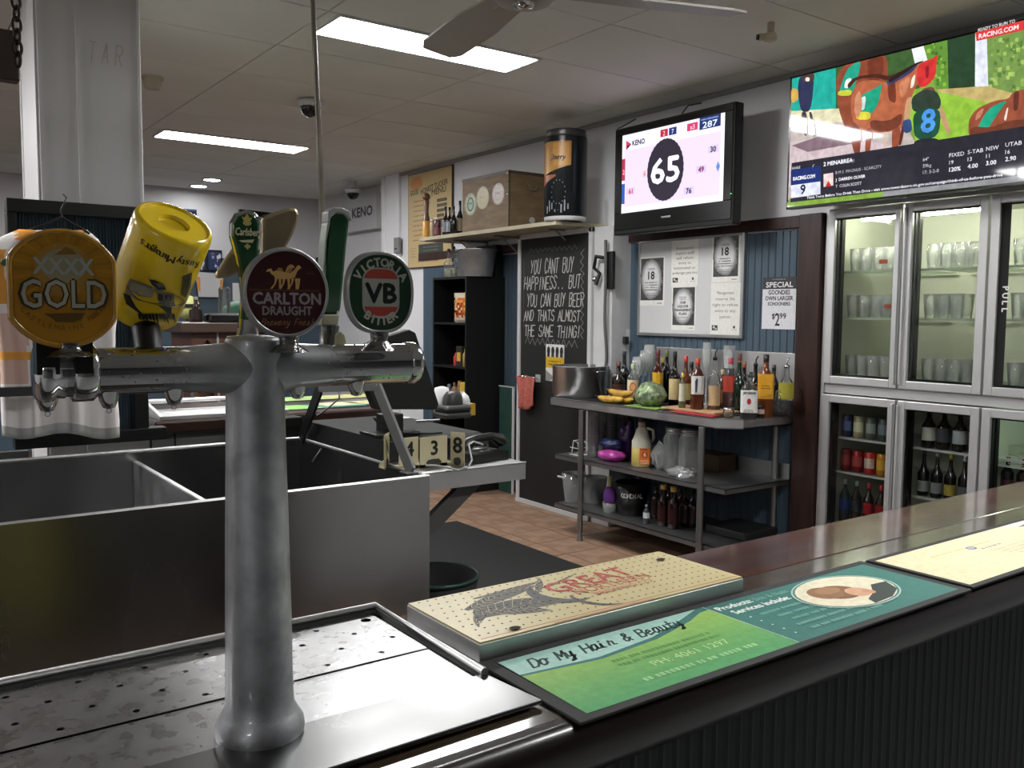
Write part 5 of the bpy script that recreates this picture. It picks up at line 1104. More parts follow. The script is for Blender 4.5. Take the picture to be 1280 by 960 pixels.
# ================================================================ steel tub (ice well) and low bench
TZ = .90; tx1 = at(537, 595, Z=TZ).x; ty0 = at(537, 595, Z=TZ).y; ty1 = at(360, 548, Z=TZ).y
t = thing('steel_tub', 'long deep stainless steel ice tub behind the beer tap', 'tub', (-.6, ty0, 0)); tl = tx1+.6; td = ty1-ty0
SK = mat('tub_steel', .64, .24, 1, var=.15, vscale=1.5, vstretch=(1, 1, .4), bump=.03, bscale=30, rvar=.04)
wl = .022; bt = .30
mb = MB().box((0, 0, bt), (tl, wl*.4, TZ)).box((0, td-wl*.4, bt), (tl, td, TZ)).box((0, wl*.4, bt), (wl*.4, td-wl*.4, TZ)).box((tl-wl*.4, wl*.4, bt), (tl, td-wl*.4, TZ)).box((0, 0, bt-.01), (tl, td, bt))
obj('shell', mb, SK, t)
rim = MB(); r_ = .008
for q0, q1 in (((0, r_), (tl, r_)), ((tl-r_, r_), (tl-r_, td-r_)), ((tl, td-r_), (0, td-r_)), ((r_, td), (r_, 0))): rim.tube([(q0[0], q0[1], TZ-.002), (q1[0], q1[1], TZ-.002)], r_, 8)
obj('rolled_rim', rim, STEEL, t)
dxx = at(175, 578, Z=.86).x+.6; obj('divider', MB().box((dxx-.012, .01, bt), (dxx+.012, td-.01, TZ-.045)), STEEL, t, bev=.004)
for x, y in ((.05, .05), (tl-.06, .05), (.05, td-.06), (tl-.06, td-.06)): obj('leg', MB().tube([(x, y, 0), (x, y, bt-.01)], .02, 10), STEELD, t)
# low steel bench
lx0 = tx1+.012; lxe = at(658, 578, Z=TZ-.01); ly0_ = at(540, 591, Z=TZ-.01).y; LD = 1.12
t = thing('low_bench', 'low stainless bench carrying the phone and black register case', 'bench', (lx0, ly0_, 0)); LW_ = lxe.x-lx0; zt_ = TZ-.01
obj('worktop', MB().box((0, 0, zt_-.004), (LW_, LD, zt_)).box((0, 0, zt_-.07), (LW_, .004, zt_-.004)).box((LW_-.004, .004, zt_-.07), (LW_, LD, zt_-.004)), STEEL, t)
obj('edge_rail', MB().tube([(0, .0, zt_), (LW_, .0, zt_)], .004, 8), STEEL, t)
b0 = at(592, 604, Y=ly0_+.06); b1 = at(525, 668, Y=ly0_+.06)
obj('brace', MB().slab([(b0.x-lx0-.05, .05, zt_-.06), (b0.x-lx0+.06, .05, zt_-.06), (b1.x-lx0+.06, .05, b1.z), (b1.x-lx0-.05, .05, b1.z)], (0, .03, 0)), mat('brace_dark', .35, .5, .6), t)
obj('leg', MB().tube([(.04, LD-.05, 0), (.04, LD-.05, zt_-.06)], .02, 10), STEELD, t); obj('leg', MB().tube([(.04, .05, 0), (.04, .05, zt_-.06)], .02, 10), STEELD, t); obj('leg', MB().tube([(LW_-.06, LD-.05, 0), (LW_-.06, LD-.05, zt_-.06)], .02, 10), STEELD, t)
# register case
cz = zt_+.001; ey = ly0_+.30
e0 = at(500, 549, Y=ey); e1 = at(628, 531, Z=e0.z); cH = e0.z
ex0 = tx1+.02; ex1 = lxe.x-.02
t = thing('register_case', 'wide black box case on the low bench under the till screen', 'case', (ex0, ey, cz)); cH = at(520, 547, Y=ey).z-cz
obj('case', MB().box((0, 0, 0), (ex1-ex0, LD-.33, cH)), BLACKM, t, bev=.004); obj('trim', MB().box((-.0, -.004, cH-.012), (ex1-ex0, 0, cH-.004)), mat('trim_grey', .3, .3, .6), t)
link('side_unit', mesh('side_unit', MB().box((-.26, 0, 0), (0, .09, cH+.03)).box((-.26, -.01, cH), (0.0, .09, cH+.045)), BLACKM), None, 'black cabinet behind the steel tub right rim under the till', 'cabinet', loc=(ex0-.002, ty1+.02, TZ-.04), bev=.004)
ct_ = cz+cH+.001
# number cards
def card(px0, px1, py0, py1, ch, Yc, face, label):
    p0 = at(px0, py1, Y=Yc); p1 = at(px1, py1, Y=Yc); h = at(px0, py0, Y=Yc).z-cz; W = p1.x-p0.x
    t = thing('table_number', label, 'table number', (p0.x, Yc, cz), 0, 'cream table number stands')
    yw = .0
    obj('card', MB().slab([(0, 0, 0), (W, face, 0), (W, face, h), (0, 0, h)], Vector((face, -W, 0)).normalized()*-.004), mat('cream_card', 'b9b08e', .5), t)
    obj('foot', MB().slab([(0, 0, 0), (W, face, 0), (W, face, .012), (0, 0, .012)], (0, .05, 0)), mat('cream_card'), t)
    A = Art(Vector((0, 0, 0))+Vector((face, -W, 0)).normalized()*.0006, (W, face, 0), (0, 0, 1)); WW = math.hypot(W, face)
    A.text(ch, WW*.52, h*.40, h*.46, '1a1a18', bold=.0025); A.ell(WW*.5, h*.14, WW*.28, h*.12, '33332c'); A.rect(WW*.28, h*.04, WW*.34, h*.24, '33332c'); A.rect(WW*.62, h*.04, WW*.7, h*.26, '33332c'); A.build('number', PRINT, t)
card(481, 500, 545, 584, 'N', ly0_+.16, .09, 'left white table number half hidden behind the sloping strut')
card(499, 523, 548, 586, '4', ly0_+.12, .0, 'cream table number 4 standing on the low bench')
card(525, 559, 547, 586, '3', ly0_+.11, .0, 'cream table number 3 standing in the middle')
card(563, 571, 540, 584, '8', ly0_+.10, -.055, 'white table number 8 turned sideways right of number 3')
# phone
p = at(600, 577, Z=cz); t = thing('telephone', 'black desk telephone at the right end of the low bench', 'telephone', (p.x+.03, p.y+.07, cz), .2)
obj('base', MB().slab([(-.10, -.09, 0), (.10, -.09, 0), (.10, .11, 0), (-.10, .11, 0)], (0, 0, .035)).slab([(-.10, .02, .03), (.10, .02, .03), (.10, .11, .03), (-.10, .11, .03)], (0, .02, .06)), BLACK, t)
obj('handset', MB().tube([(-.11, -.04, .06), (-.10, -.04, .075), (-.04, -.04, .095), (.04, -.04, .095), (.10, -.04, .075), (.11, -.04, .06)], [.026, .028, .017, .017, .028, .026], 12), BLACK, t)
obj('dial', MB().lathe([(.045, .0), (.04, .012), (.001, .014)], (.0, -.01, .036), 20), mat('dial_grey', .25, .3), t)
pts = [(604, 556, .07), (592, 552, .09), (586, 556, .06), (588, 565, .03), (590, 575, .0), (586, 583, -.015), (572, 588, -.02), (558, 584, -.01), (545, 582, .02), (532, 582, .03)]
P_ = [at(x, y, Y=ly0_+dy+.0) for x, y, dy in pts]; o_ = P_[0]
q = []
for i in range(len(P_)-1):
    for k in range(4): q.append(P_[i].lerp(P_[i+1], k/4)-o_)
link('phone_cord', mesh('phone_cord', MB().tube([P_[i]-o_ for i in range(len(P_))], .004, 8), mat('pale_cord', .6, .5)), None, 'pale cord looping from the telephone over the bench edge', 'cord', loc=o_)
# till screen
def tocase(px, py, Y): return at(px, py, Y=Y)
Ym = ey+.12
t = thing('till_monitor', 'black till monitor seen from behind below the tap arm', 'monitor', (at(470, 500, Y=Ym).x, Ym, ct_))
o_ = t.location
pp = [at(x, y, Y=Ym)-Vector(o_) for x, y in ((512, 412), (520, 416), (549, 505), (546, 512), (470, 512), (440, 440), (470, 425))]
obj('screen_back', MB().slab(pp, (0, .05, 0)), BLACKM, t, bev=.006)
obj('stand', MB().box((.03, -.02, 0), (.12, .06, .09)).box((-.03, -.06, 0), (.18, .1, .015)), BLACK, t, bev=.004)
obj('cable', MB().tube([(-.02, -.02, .08), (.0, -.06, .04), (.08, -.1, .02), (.2, -.12, .01), (.26, -.1, .008)], .005, 6), BLACK, t)
p = at(520, 528, Z=ct_); link('pen', mesh('pen', MB().tube([(0, 0, .006), (.12, -.02, .006)], .005), mat('pen_silver', .6, .3, .8)), None, 'silver pen lying on the black register case', 'pen', loc=(p.x, p.y, ct_))
p = at(484, 525, Z=ct_); link('receipt_paper', mesh('receipt_paper', MB().box((0, 0, 0), (.1, .05, .004)), mat('paper')), None, 'white receipt slip under the till monitor', 'paper', loc=(p.x+.03, p.y, ct_))
# receipt printer (silver clamshell) and card machine behind
p = at(566, 522, Z=ct_); t = thing('receipt_printer', 'silver and black receipt printer on the register case', 'printer', (p.x, p.y, ct_))
obj('base', MB().box((-.075, -.06, 0), (.075, .07, .03)), mat('printer_silver', .35, .3, .6), t, bev=.010); obj('waist', MB().box((-.07, -.055, .03), (.07, .065, .036)), BLACK, t); obj('cover', MB().box((-.075, -.06, .036), (.075, .07, .065)), mat('printer_silver'), t, bev=.012); obj('head', MB().lathe([(.055, .065), (.05, .11), (.035, .13), (.001, .135)], seg=20, sy=.7), mat('printer_dark', .2, .4), t)
blob('crumpled white paper towel behind the receipt printer', 'paper_towel', 'paper', 553, 492, p.y+.15, 0, (.05, .05, .05), mat('paper'), 9) if False else None
p2 = at(552, 505, Y=p.y+.06); t = thing('paper_roll', 'white paper bundle left of the receipt printer', 'paper', (p2.x, p.y+.06, ct_)); obj('bundle', MB().lathe([(.035, 0), (.04, .02), (.036, at(552, 484, Y=p.y+.1).z-ct_), (.01, at(552, 482, Y=p.y+.1).z-ct_)], seg=14), mat('paper'), t); obj('flap', MB().box((-.02, -.04, .06), (.06, -.035, .10)), mat('paper'), t)
p2 = at(580, 505, Y=p.y+.06); t = thing('white_cloth', 'folded white cloth right of the receipt printer', 'cloth', (p2.x, p.y+.06, ct_)); obj('folds', MB().lathe([(.03, 0), (.036, .04), (.03, .08), (.022, .10), (.005, .115)], seg=9), mat('paper'), t); obj('yellow_end', MB().box((.02, -.03, .0), (.05, .03, .06)), mat('c_c09c3a'), t)
# flat bar strut frame standing on the tub rim
fxx = tx1-.03
f0 = at(513, 583, X=fxx); f1 = at(375, 545, X=fxx); g0 = at(470, 484, X=fxx); g1 = at(398, 486, X=fxx)
t = thing('strut_frame', 'grey flat-bar strut frame standing on the tub rim', 'frame', (fxx, f0.y, TZ)); o_ = Vector(t.location); zf = TZ+.002
def bar3(a_, b_, w_=.06): 
    d = (b_-a_).normalized(); n_ = Vector((0, d.z, -d.y))*w_/2 if abs(d.y)+abs(d.z) > .01 else Vector((0, 0, w_/2))
    return [a_-n_-o_, a_+n_-o_, b_+n_-o_, b_-n_-o_]
A0 = Vector((fxx, f0.y, zf)); A1 = Vector((fxx, f1.y, zf)); G0 = Vector((fxx, g0.y, g0.z)); G1 = Vector((fxx, g1.y, g1.z))
SG = mat('strut_grey', .50, .45, .7)
obj('strut', MB().slab(bar3(A0, G0), (.012, 0, 0)), SG, t, bev=.002); obj('strut', MB().slab(bar3(A1, G1), (.012, 0, 0)), mat('strut_dark', .12, .4, .5), t, bev=.002); obj('crossbar', MB().slab(bar3(G0+Vector((0, 0, 0)), G1, .03), (.012, 0, 0)), SG, t, bev=.002)
obj('foot_plate', MB().box((-.03, -.03, .002), (.03, .03, .006)), SG, t)
# loose black wires at tub corner
for k, pts in enumerate((((430, 520, 4.3), (405, 528, 4.2), (385, 541, 4.1), (380, 552, 4.05)), ((440, 545, 3.9), (415, 546, 3.9), (395, 548, 3.95), (383, 552, 4.0)), ((412, 547, 3.92), (405, 556, 3.8), (398, 566, 3.72), (390, 578, 3.7)), ((425, 480, 4.2), (424, 498, 4.15), (410, 510, 4.12), (396, 520, 4.1)))):
    P_ = [at(x, y, Y=Y_) for x, y, Y_ in pts]; o_ = P_[0]
    link('loose_wire', mesh('loose_wire', MB().tube([v-o_ for v in P_], .005, 6), BLACK), None, ('black wire curving down to the tub back corner', 'black wire lying across the tub right rim', 'black wire dangling inside the tub', 'black wire hanging beside the left strut')[k], 'wire', loc=o_)
# hanging rod
r0 = at(389, -40, Y=3.2); r1 = at(409, 400, Y=3.2)
r0 = r1+(r0-r1)*((ZC-r1.z)/(r0.z-r1.z))
link('hanging_rod', mesh('hanging_rod', MB().tube([Vector((0, 0, 0)), (r0-r1)*.5, r0-r1], [.0115, .010, .008], 10), mat('rod_wood', '7a7262', .4, c2='5c5346', vscale=14, vstretch=(1, 1, .3), bump=.3)), None, 'long thin weathered rod hanging from the ceiling behind the taps', 'rod', loc=r1)
# ================================================================ opposite bar and the room behind
OZ = 1.0; ox0 = at(200, 530, Z=OZ).x; oy0 = 4.19
WDK = mat('bar_wood_dark', '2c1c18', .3, coat=.4, c2='3a241c', vscale=2, vstretch=(1, 6, 1))
t = thing('far_bar', 'dark timber far bar counter with pale front beyond the tub', 'bar', (ox0-1.6, oy0+0, 0))
obj('counter_top', MB().box((1.6, 0, OZ-.06), (1.6+1.17, .78, OZ)), WDK, t, bev=.01); obj('front_panel', MB().box((1.6, .06, 0), (2.75, .10, OZ-.06)), mat('far_bar_front', .42, .6), t)
for k in range(3): obj('panel_joint', MB().box((.4*k+1.7, .055, 0), (.4*k+1.706, .06, OZ-.06)), BLACK, t)
q = at(232, 526, Z=OZ)
t = thing('drip_station', 'stainless drip station on the far bar between the taps', 'drip station', (q.x-.10, oy0+.03, OZ))
obj('sloped_tray', MB().slab([(0, 0, 0), (.62, 0, 0), (.62, .0, .02), (0, 0, .02)], (0, .30, 0)).slab([(0, 0, .02), (.0, .32, .07), (.0, .32, .02)], (.02, 0, 0)), STEEL, t, bev=.003); obj('rail', MB().tube([(0, .3, .06), (.62, .3, .06)], .012), STEEL, t); obj('spout', MB().tube([(.42, .28, .02), (.42, .28, .1), (.42, .2, .12)], .012), CHROME, t)
def runner(label, px, py, W, D, c1, c2, z=OZ, cat='bar mat'):
    p = at(px, py, Z=z); t = thing('bar_mat', label, cat, (p.x, p.y, z), 0, 'bar mats on the far bar')
    obj('rubber', MB().box((0, 0, 0), (W, D, .004)), RUB, t); A = Art((0, 0, .0042), (1, 0, 0), (0, 1, 0)); A.rect(.01, .01, W-.01, D-.01, c1); A.poly([(.01, .01), (W*.5, .01), (W*.35, D-.01), (.01, D-.01)], c2); A.lines(W*.5, W*.9, D*.6, 2, D*.2, D*.08, 'c8c8b8'); A.build('printing', MATT, t)
runner('teal and green bar mat on the far bar', 352, 514, .50, .22, '2a7a70', '7cb84a'); runner('pale yellow bar mat at the right of the far bar', 408, 509, .42, .20, 'b8b880', 'c8c8a0'); runner('yellow and green bar mat at the back of the far bar', 352, 503, .62, .24, 'b8b46c', '8fb860')
# black-framed cupboard with blue ribbed panel holding the shirts
cy = 4.10; c0_ = at(22, 250, Y=cy); c1_ = at(246, 262, Y=cy); cx0 = c0_.x-.04; ctz = (c0_.z+c1_.z)/2; cwd = c1_.x-cx0; cbz = .93
t = thing('tall_partition', 'black-framed partition with ribbed blue panel behind the hung shirt', 'partition', (cx0, cy, cbz)); chh = ctz-cbz; fr = .055; dp = .075
obj('frame', MB().box((0, 0, chh-fr), (cwd, dp, chh)).box((0, 0, 0), (cwd*.80, dp, fr)).box((0, 0, fr), (.035, dp, chh-fr)).box((cwd*.62, 0, fr), (cwd*.62+.06, dp, chh-fr)), mat('frame_black', .06, .4), t, bev=.004)
mb = MB(); k = 34; vs = []
for i in range(k*2+1):
    x = .035+(cwd*.62-.035)*i/(2*k); yv = .03+(.014 if i % 2 else 0); vs += [(x, yv, fr), (x, yv, chh-fr)]
mb.add(vs, [(2*i, 2*i+2, 2*i+3, 2*i+1) for i in range(2*k)])
obj('lower_panel', MB().box((0, .02, -cbz), (cwd*.9, dp, -.06)), mat('far_bar_front', .42, .6), t)
obj('ribbed_panel', mb, mat('slate_blue', '4e5f6a', .5, var=.1), t)
obj('bag_shelf', MB().box((-.3, .1, chh*.0-.08), (.06, .14, chh*.0-.02)), STEELD, t)
rl = at(0, 488, Y=3.9)
link('wall_rail', mesh('wall_rail', MB().box((-.5, -.015, -.018), (.14, .015, .018)), mat('rail_dark', .2, .4)), None, 'short dark rail crossing the hung shirt at the left edge', 'rail', loc=(rl.x+.02, 3.82, rl.z), bev=.003)
# hung jersey
JY = 3.93
def jp(px, py, dy=0): return at(px, py, Y=JY+dy)
jo = jp(78, 262)
t = thing('football_jersey', 'white sports jersey with orange shoulder stripes on a hanger', 'jersey', jo)
rows = [(288, 24, 108), (300, -4, 122), (318, -20, 134), (345, -22, 146), (380, -8, 148), (415, -4, 143), (440, 0, 143), (470, 2, 144), (500, 2, 146), (525, 3, 148), (545, 4, 148)]
mb = MB(); nc = 30; V = []
rs = []
for (y, a_, b_) in rows: rs.append((y, a_, b_))
fine = []
for (r0_, r1_) in zip(rs[:-1], rs[1:]):
    for k in range(3): s_ = k/3; fine.append(tuple(r0_[i]*(1-s_)+r1_[i]*s_ for i in range(3)))
fine.append(rs[-1])
for j, (y, a_, b_) in enumerate(fine):
    v = j/len(fine); row = []
    for i in range(nc+1):
        u = i/nc; d = -.02-.016*v*math.sin(u*19+2*v)-.012*v*math.sin(u*41)+.03*(abs(u-.5)*2)**3
        yy_ = y+(4*math.sin(u*9) if j > len(fine)-4 else 0)*v
        row.append(jp(a_+(b_-a_)*u, yy_, d)-jo)
    V.append(row)
for j in range(len(fine)-1):
    y = fine[j][0]
    for i in range(nc):
        u = (i+.5)/nc; px = fine[j][1]+(fine[j][2]-fine[j][1])*u
        c_ = 'dcd6d4'
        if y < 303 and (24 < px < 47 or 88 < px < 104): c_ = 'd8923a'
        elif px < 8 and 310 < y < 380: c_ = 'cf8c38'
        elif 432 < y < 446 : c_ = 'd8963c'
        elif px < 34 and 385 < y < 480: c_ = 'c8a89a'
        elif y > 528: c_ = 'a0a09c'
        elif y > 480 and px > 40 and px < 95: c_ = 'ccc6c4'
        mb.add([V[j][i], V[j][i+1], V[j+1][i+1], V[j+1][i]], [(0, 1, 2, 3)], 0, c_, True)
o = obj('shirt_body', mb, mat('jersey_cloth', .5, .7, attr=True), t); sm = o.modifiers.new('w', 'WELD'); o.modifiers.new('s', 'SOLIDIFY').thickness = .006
hk = jp(78, 252)-jo
obj('hanger', MB().tube([jp(30, 291, -.0)-jo, jp(78, 272)-jo, jp(112, 292)-jo], .006).tube([jp(78, 272)-jo, jp(76, 262)-jo, jp(80, 255)-jo, jp(83, 247, .01)-jo, jp(79, 243, .03)-jo], .003), mat('hanger_dark', .12, .4), t)
obj('club_badge', MB().sphere(jp(6, 328, -.035)-jo, .014, sc=(1, .2, 1)), mat('badge_green', '2c5a44', .5), t)
# ---- far end of the room
def far(name, label, cat, px0, py0, px1, py1, Y, d, m, bev=.004, **k):
    a_ = at(px0, py1, Y=Y); b_ = at(px1, py0, Y=Y)
    return link(name, mesh(name, MB().box((0, 0, 0), (b_.x-a_.x, d, b_.z-a_.z)), m), None, label, cat, bev=bev, loc=a_, **k)
far('blue_banner', 'dark blue banner high on the far wall behind the yellow can', 'banner', 205, 262, 246, 276, YB-.06, .04, mat('banner_blue', '26386e', .5))
p = at(300, 268, Y=YB-.5); t = thing('television', 'thin black far television seen side-on near the ceiling', 'television', (p.x, YB-.5, p.z)); e_ = at(371, 264, Y=YB-.5)
obj('casing', MB().slab([(0, 0, 0), (e_.x-p.x, .35, .02), (e_.x-p.x, .35, .08), (0, 0, .06)], (0, .06, 0)), BLACK, t); obj('bracket', MB().box((.3, .06, 0.02), (.36, .50, .05)), BLACK, t)
def pics(px0, py0, px1, py1, label, cols, seed):
    a_ = at(px0, py1, Y=YB-.03); b_ = at(px1, py0, Y=YB-.03); W = b_.x-a_.x; Hh = b_.z-a_.z; rnd = random.Random(seed)
    t = thing('framed_photo', label, 'photo', (a_.x, YB-.05, a_.z), 0, 'photos on the far wall'); obj('frame', MB().box((0, 0, 0), (W, .025, Hh)), BLACK, t, bev=.004)
    A = Art((0, -.001, 0), (1, 0, 0), (0, 0, 1)); A.rect(.02, .02, W-.02, Hh-.02, cols[0])
    for k in range(22): A.ell(rnd.uniform(.12, .88)*W, rnd.uniform(.15, .85)*Hh, rnd.uniform(.03, .10)*W, rnd.uniform(.04, .12)*Hh, rnd.choice(cols), 10)
    A.build('picture', PRINT, t)
pics(246, 313, 258, 339, 'dark framed photo left of the far photo pair above the white shirt', ('3a4460', '8090b0', 'c8ccd8', '1c2438'), 1)
pics(258, 313, 277, 339, 'blue-toned framed photo above the small white shirt', ('2c3c64', '90a0c8', 'd8d8e0', '5a4038'), 2)
pics(395, 322, 403, 345, 'narrow dark framed photo right of the red tap badge on the far wall', ('30343c', '8a8a90', '504840', 'a0a8a8'), 3)
a_ = at(244, 371, Y=YB-.08); b_ = at(280, 341, Y=YB-.08); W = b_.x-a_.x; Hh = b_.z-a_.z
t = thing('display_jersey', 'small white jersey with orange sleeves pinned on the far wall', 'jersey', (a_.x, YB-.08, a_.z))
obj('cloth', MB().slab([(W*.12, 0, 0), (W*.9, 0, 0), (W*.92, 0, Hh*.5), (W, 0, Hh*.95), (W*.1, 0, Hh), (0, 0, Hh*.9), (W*.08, 0, Hh*.5)], (0, .02, 0)), mat('jersey_white', .74, .7), t)
obj('sleeve_stripe', MB().slab([(W*.09, -.002, Hh*.25), (W*.18, -.002, Hh*.2), (W*.18, -.002, Hh*.8), (W*.05, -.002, Hh*.8)], (0, .002, 0)), mat('orange_cloth', 'c8883a', .7), t)
obj('sleeve_stripe', MB().slab([(W*.86, -.002, Hh*.3), (W*.93, -.002, Hh*.3), (W*.98, -.002, Hh*.75), (W*.86, -.002, Hh*.7)], (0, .002, 0)), mat('orange_cloth', 'c8883a', .7), t)
far('paper_notice', 'small white notice on the far blue wall left of the red badge', 'notice', 291, 354, 302, 376, YB-.03, .008, mat('paper'))
# tall timber bar table far left centre
Yk = 6.2 ; a_ = at(240, 450, Y=Yk); b_ = at(330, 410, Y=Yk); tz = at(270, 403, Y=Yk).z; x0 = at(226, 410, Y=Yk-.05).x
t = thing('timber_kiosk', 'tall reddish timber counter with arched niche past the far bar', 'counter', (a_.x, Yk, 0)); W = b_.x-a_.x
RW = mat('red_timber', '5a3a2e', .4, c2='4c3026', vscale=3, vstretch=(6, 1, 1))
obj('body', MB().box((0, 0, 0), (W*.1, .5, tz-.07)).box((W*.32, 0, 0), (W, .5, tz-.07)).box((W*.1, .06, 0), (W*.32, .5, tz-.07)), RW, t); obj('top', MB().box((x0-a_.x, -.06, tz-.07), (W+.05, .56, tz)), mat('kiosk_top', '4a3a32', .35), t, bev=.008)
obj('arch', MB().slab([(W*.1, .0, .6), (W*.1, 0, tz-.07), (W*.32, 0, tz-.07), (W*.32, 0, .6), (W*.29, 0, .6), (W*.29, 0, tz-.22), (W*.25, 0, tz-.14), (W*.21, 0, tz-.12), (W*.17, 0, tz-.14), (W*.13, 0, tz-.22), (W*.13, 0, .6)], (0, .02, 0)), RW, t)
obj('edge_strip', MB().box((W*.33, -.01, .5), (W*.36, 0, tz-.07)), mat('pale_strip', .6, .4), t)
p = at(243, 440, Y=Yk-.1); t = thing('brass_tap', 'small brass knob fitting standing left of the timber counter', 'fitting', (p.x, Yk-.15, p.z-.05)); obj('post', MB().lathe([(.02, .05-p.z), (.014, .0), (.02, .03), (.012, .05)], seg=12), mat('brass', 'b08a48', .3, .9), t); obj('ball', MB().sphere((0, 0, .065), .02), mat('brass'), t)
p = at(245, 404, Y=Yk+.1); h = at(245, 371, Y=Yk+.1).z-tz; bottle('tall dark brown bottle on the timber counter', p.x, Yk+.1, tz, h, .045, '3a2a24', '2c2220', '8a8a88', group=None, neck=.5)
p = at(281, 404, Y=Yk+.15); h = at(281, 362, Y=Yk+.15).z-tz; t = thing('glass_vase', 'tall clear glass cylinder on the timber counter', 'vase', (p.x, Yk+.15, tz)); obj('tube', MB().lathe([(.05, 0), (.042, .02), (.04, h), (.036, h), (.036, .03), (.001, .03)], seg=18), GLASS, t); obj('cap', MB().lathe([(.042, h), (.03, h+.02)], seg=18), GLASS, t)
p = at(280, 404, Y=Yk-.02); t = thing('black_tray', 'black glossy case on the timber counter', 'case', (p.x-.10, Yk-.02, tz)); obj('case', MB().box((0, 0, 0), (.30, .15, .06)), BLACKG, t, bev=.015); obj('lid_edge', MB().box((.0, -.003, .05), (.2, 0, .065)), CHROME, t)
p = at(300, 398, Y=Yk+.25); blob('dark green cloth heap behind the black case', 'green_cloth', 'cloth', 296, 385, p.x if False else 1.0, tz, (.12, .1, .11), mat('green_cloth', '2c5a44', .7), 12) if False else None
mb = MB().sphere((0, 0, 0), 1, seg=16, rings=10); mb.v = [(x*.13*(1+.1*math.sin(7*z)), y*.1, max(z, -.55)*.10) for x, y, z in mb.v]
q_ = at(298, 400, Y=Yk+.3); link('green_cloth', mesh('green_cloth', mb, mat('green_cloth', '2c5a44', .7)), None, 'dark green cap resting on the timber counter', 'cap', loc=(q_.x, Yk+.3, tz+.056))
p = at(234, 384, Y=8.5); t = thing('yellow_sign', 'half-round pale yellow sign left of the brown bottle', 'sign', (p.x, 8.5, p.z)); obj('disc', MB().lathe([(.001, 0), (.11, 0), (.11, .02), (.001, .02)], M=Matrix.Rotation(PI/2, 3, 'X'), seg=28), mat('pale_yellow', 'a8a868', .5), t); obj('band', MB().box((-.11, -.03, -.0), (.11, -.02, .03)), BLACK, t); obj('post', MB().box((-.01, 0, -p.z), (.01, .01, 0)), BLACK, t)
p = at(205, 436, Y=5.4); t = thing('blue_chair', 'dark blue padded stool half hidden behind the tap arm', 'stool', (p.x, 5.5, 0)); obj('seat', MB().slab([(-.22, -.15, p.z-.03), (.20, -.15, p.z-.07), (.20, .2, p.z-.07), (-.22, .2, p.z-.03)], (0, 0, .04)), mat('navy_vinyl', '22305a', .4), t)
for x in (-.18, .16):
    for y in (-.1, .15): obj('leg', MB().tube([(x, y, 0), (x, y, p.z-.06)], .014), STEELD, t)
# ================================================================ the near bar
BY0, BY1 = .795, 1.275; BX_0, BX_1 = -2.5, 3.75
t = thing('bar_counter', 'long dark varnished timber bar counter with rounded nosing in front', 'bar', (BX_0, BY0, 0)); bl_ = BX_1-BX_0
BW_ = mat('bar_varnish', '4c2c22', .16, coat=.6, c2='2c1c18', vscale=2.2, vstretch=(.5, 4, 1), bump=.02, rvar=.05)
BW2 = mat('bar_varnish_b', '3e3226', .16, coat=.6, c2='2c261e', vscale=3, vstretch=(.5, 5, 1), bump=.02, rvar=.05)
w1_, w2_ = .15, .30
obj('top_board', MB().box((0, w2_+.002, .955), (bl_, BY1-BY0, 1.0)), BW_, t, bev=.003)
obj('top_board', MB().box((0, .034, .955), (bl_, w2_, 1.0)), BW2, t, bev=.0015)
mb = MB(); prof = [(.034, .955), (.034, .9995), (.016, .9985), (.006, .993), (0, .982), (-.001, .968), (.004, .945), (.012, .930), (.02, .926), (.05, .926), (.05, .94)]
mb.add([(0, y, z) for y, z in prof]+[(bl_, y, z) for y, z in prof], [(i, i+1, len(prof)+i+1, len(prof)+i) for i in range(len(prof)-1)], smooth=True)
obj('nosing', mb, mat('bar_edge', '170d0a', .3, coat=.15), t)
mb = MB(); k = int(bl_/.028); vs = []
for i in range(k*4+1):
    x = bl_*i/(k*4); yv = .075-.0025*max(0, math.sin(2*PI*i/4)); vs += [(x, yv, 0), (x, yv, .945)]
mb.add(vs, [(2*i, 2*i+2, 2*i+3, 2*i+1) for i in range(k*4)]); obj('ribbed_front', mb, mat('bar_front', '1c2022', .6, c2='171a1b', vscale=30, vstretch=(6, 1, .3)), t)
obj('back_face', MB().box((0, BY1-BY0-.03, 0), (bl_, BY1-BY0-.01, .955)), mat('bar_back', .75, .5), t)
t = thing('under_bar_cabinet', 'black under-bar cabinet with olive door on the staff side', 'cabinet', (-.8, BY1+.001, 0))
obj('carcass', MB().box((0, 0, 0), (2.55, .05, .86)), BLACKG, t, bev=.004); obj('door', MB().box((1.12, .05, .1), (1.42, .062, .8)), mat('olive_door', '7a7430', .5), t, bev=.003); obj('door', MB().box((.5, .05, .1), (1.08, .062, .8)), BLACKM, t, bev=.003); obj('door', MB().box((1.5, .05, .1), (2.1, .062, .8)), BLACKM, t, bev=.003)
# bar runners
def bar_mat(label, x0, x1, y0, y1, cut=0):
    t = thing('bar_mat', label, 'bar mat', (x0, y0, 1.0), 0, 'printed rubber bar mats on the near bar'); obj('rubber', MB().box((0, 0, 0), (x1-x0, y1-y0, .005)), mat('mat_rubber', .13, .7, bump=.3, bscale=500), t, bev=.0015)
    return t, Art((0, 0, .0052), (1, 0, 0), (0, 1, 0))
t, A = bar_mat('green and teal hair salon advertising bar mat beside the beer drip tray', .683, 1.618, .798, 1.026)
U0, V0, U1, V1 = .022, .014, .915, .208; D = V1-V0; mU = .445
A.rect(U0, V0, U1, V1, '286b62'); 
for k in range(9):
    f = k/9; c_ = tuple(a_*(1-f)+b_*f for a_, b_ in zip((.30, .60, .36), (.56, .70, .30)))
    A.poly([(U0, V0+D*.72*f), (mU, V0+D*.92*f), (mU, V0+D*.92*(f+.12)), (U0, V0+D*.72*(f+.12))], c_)
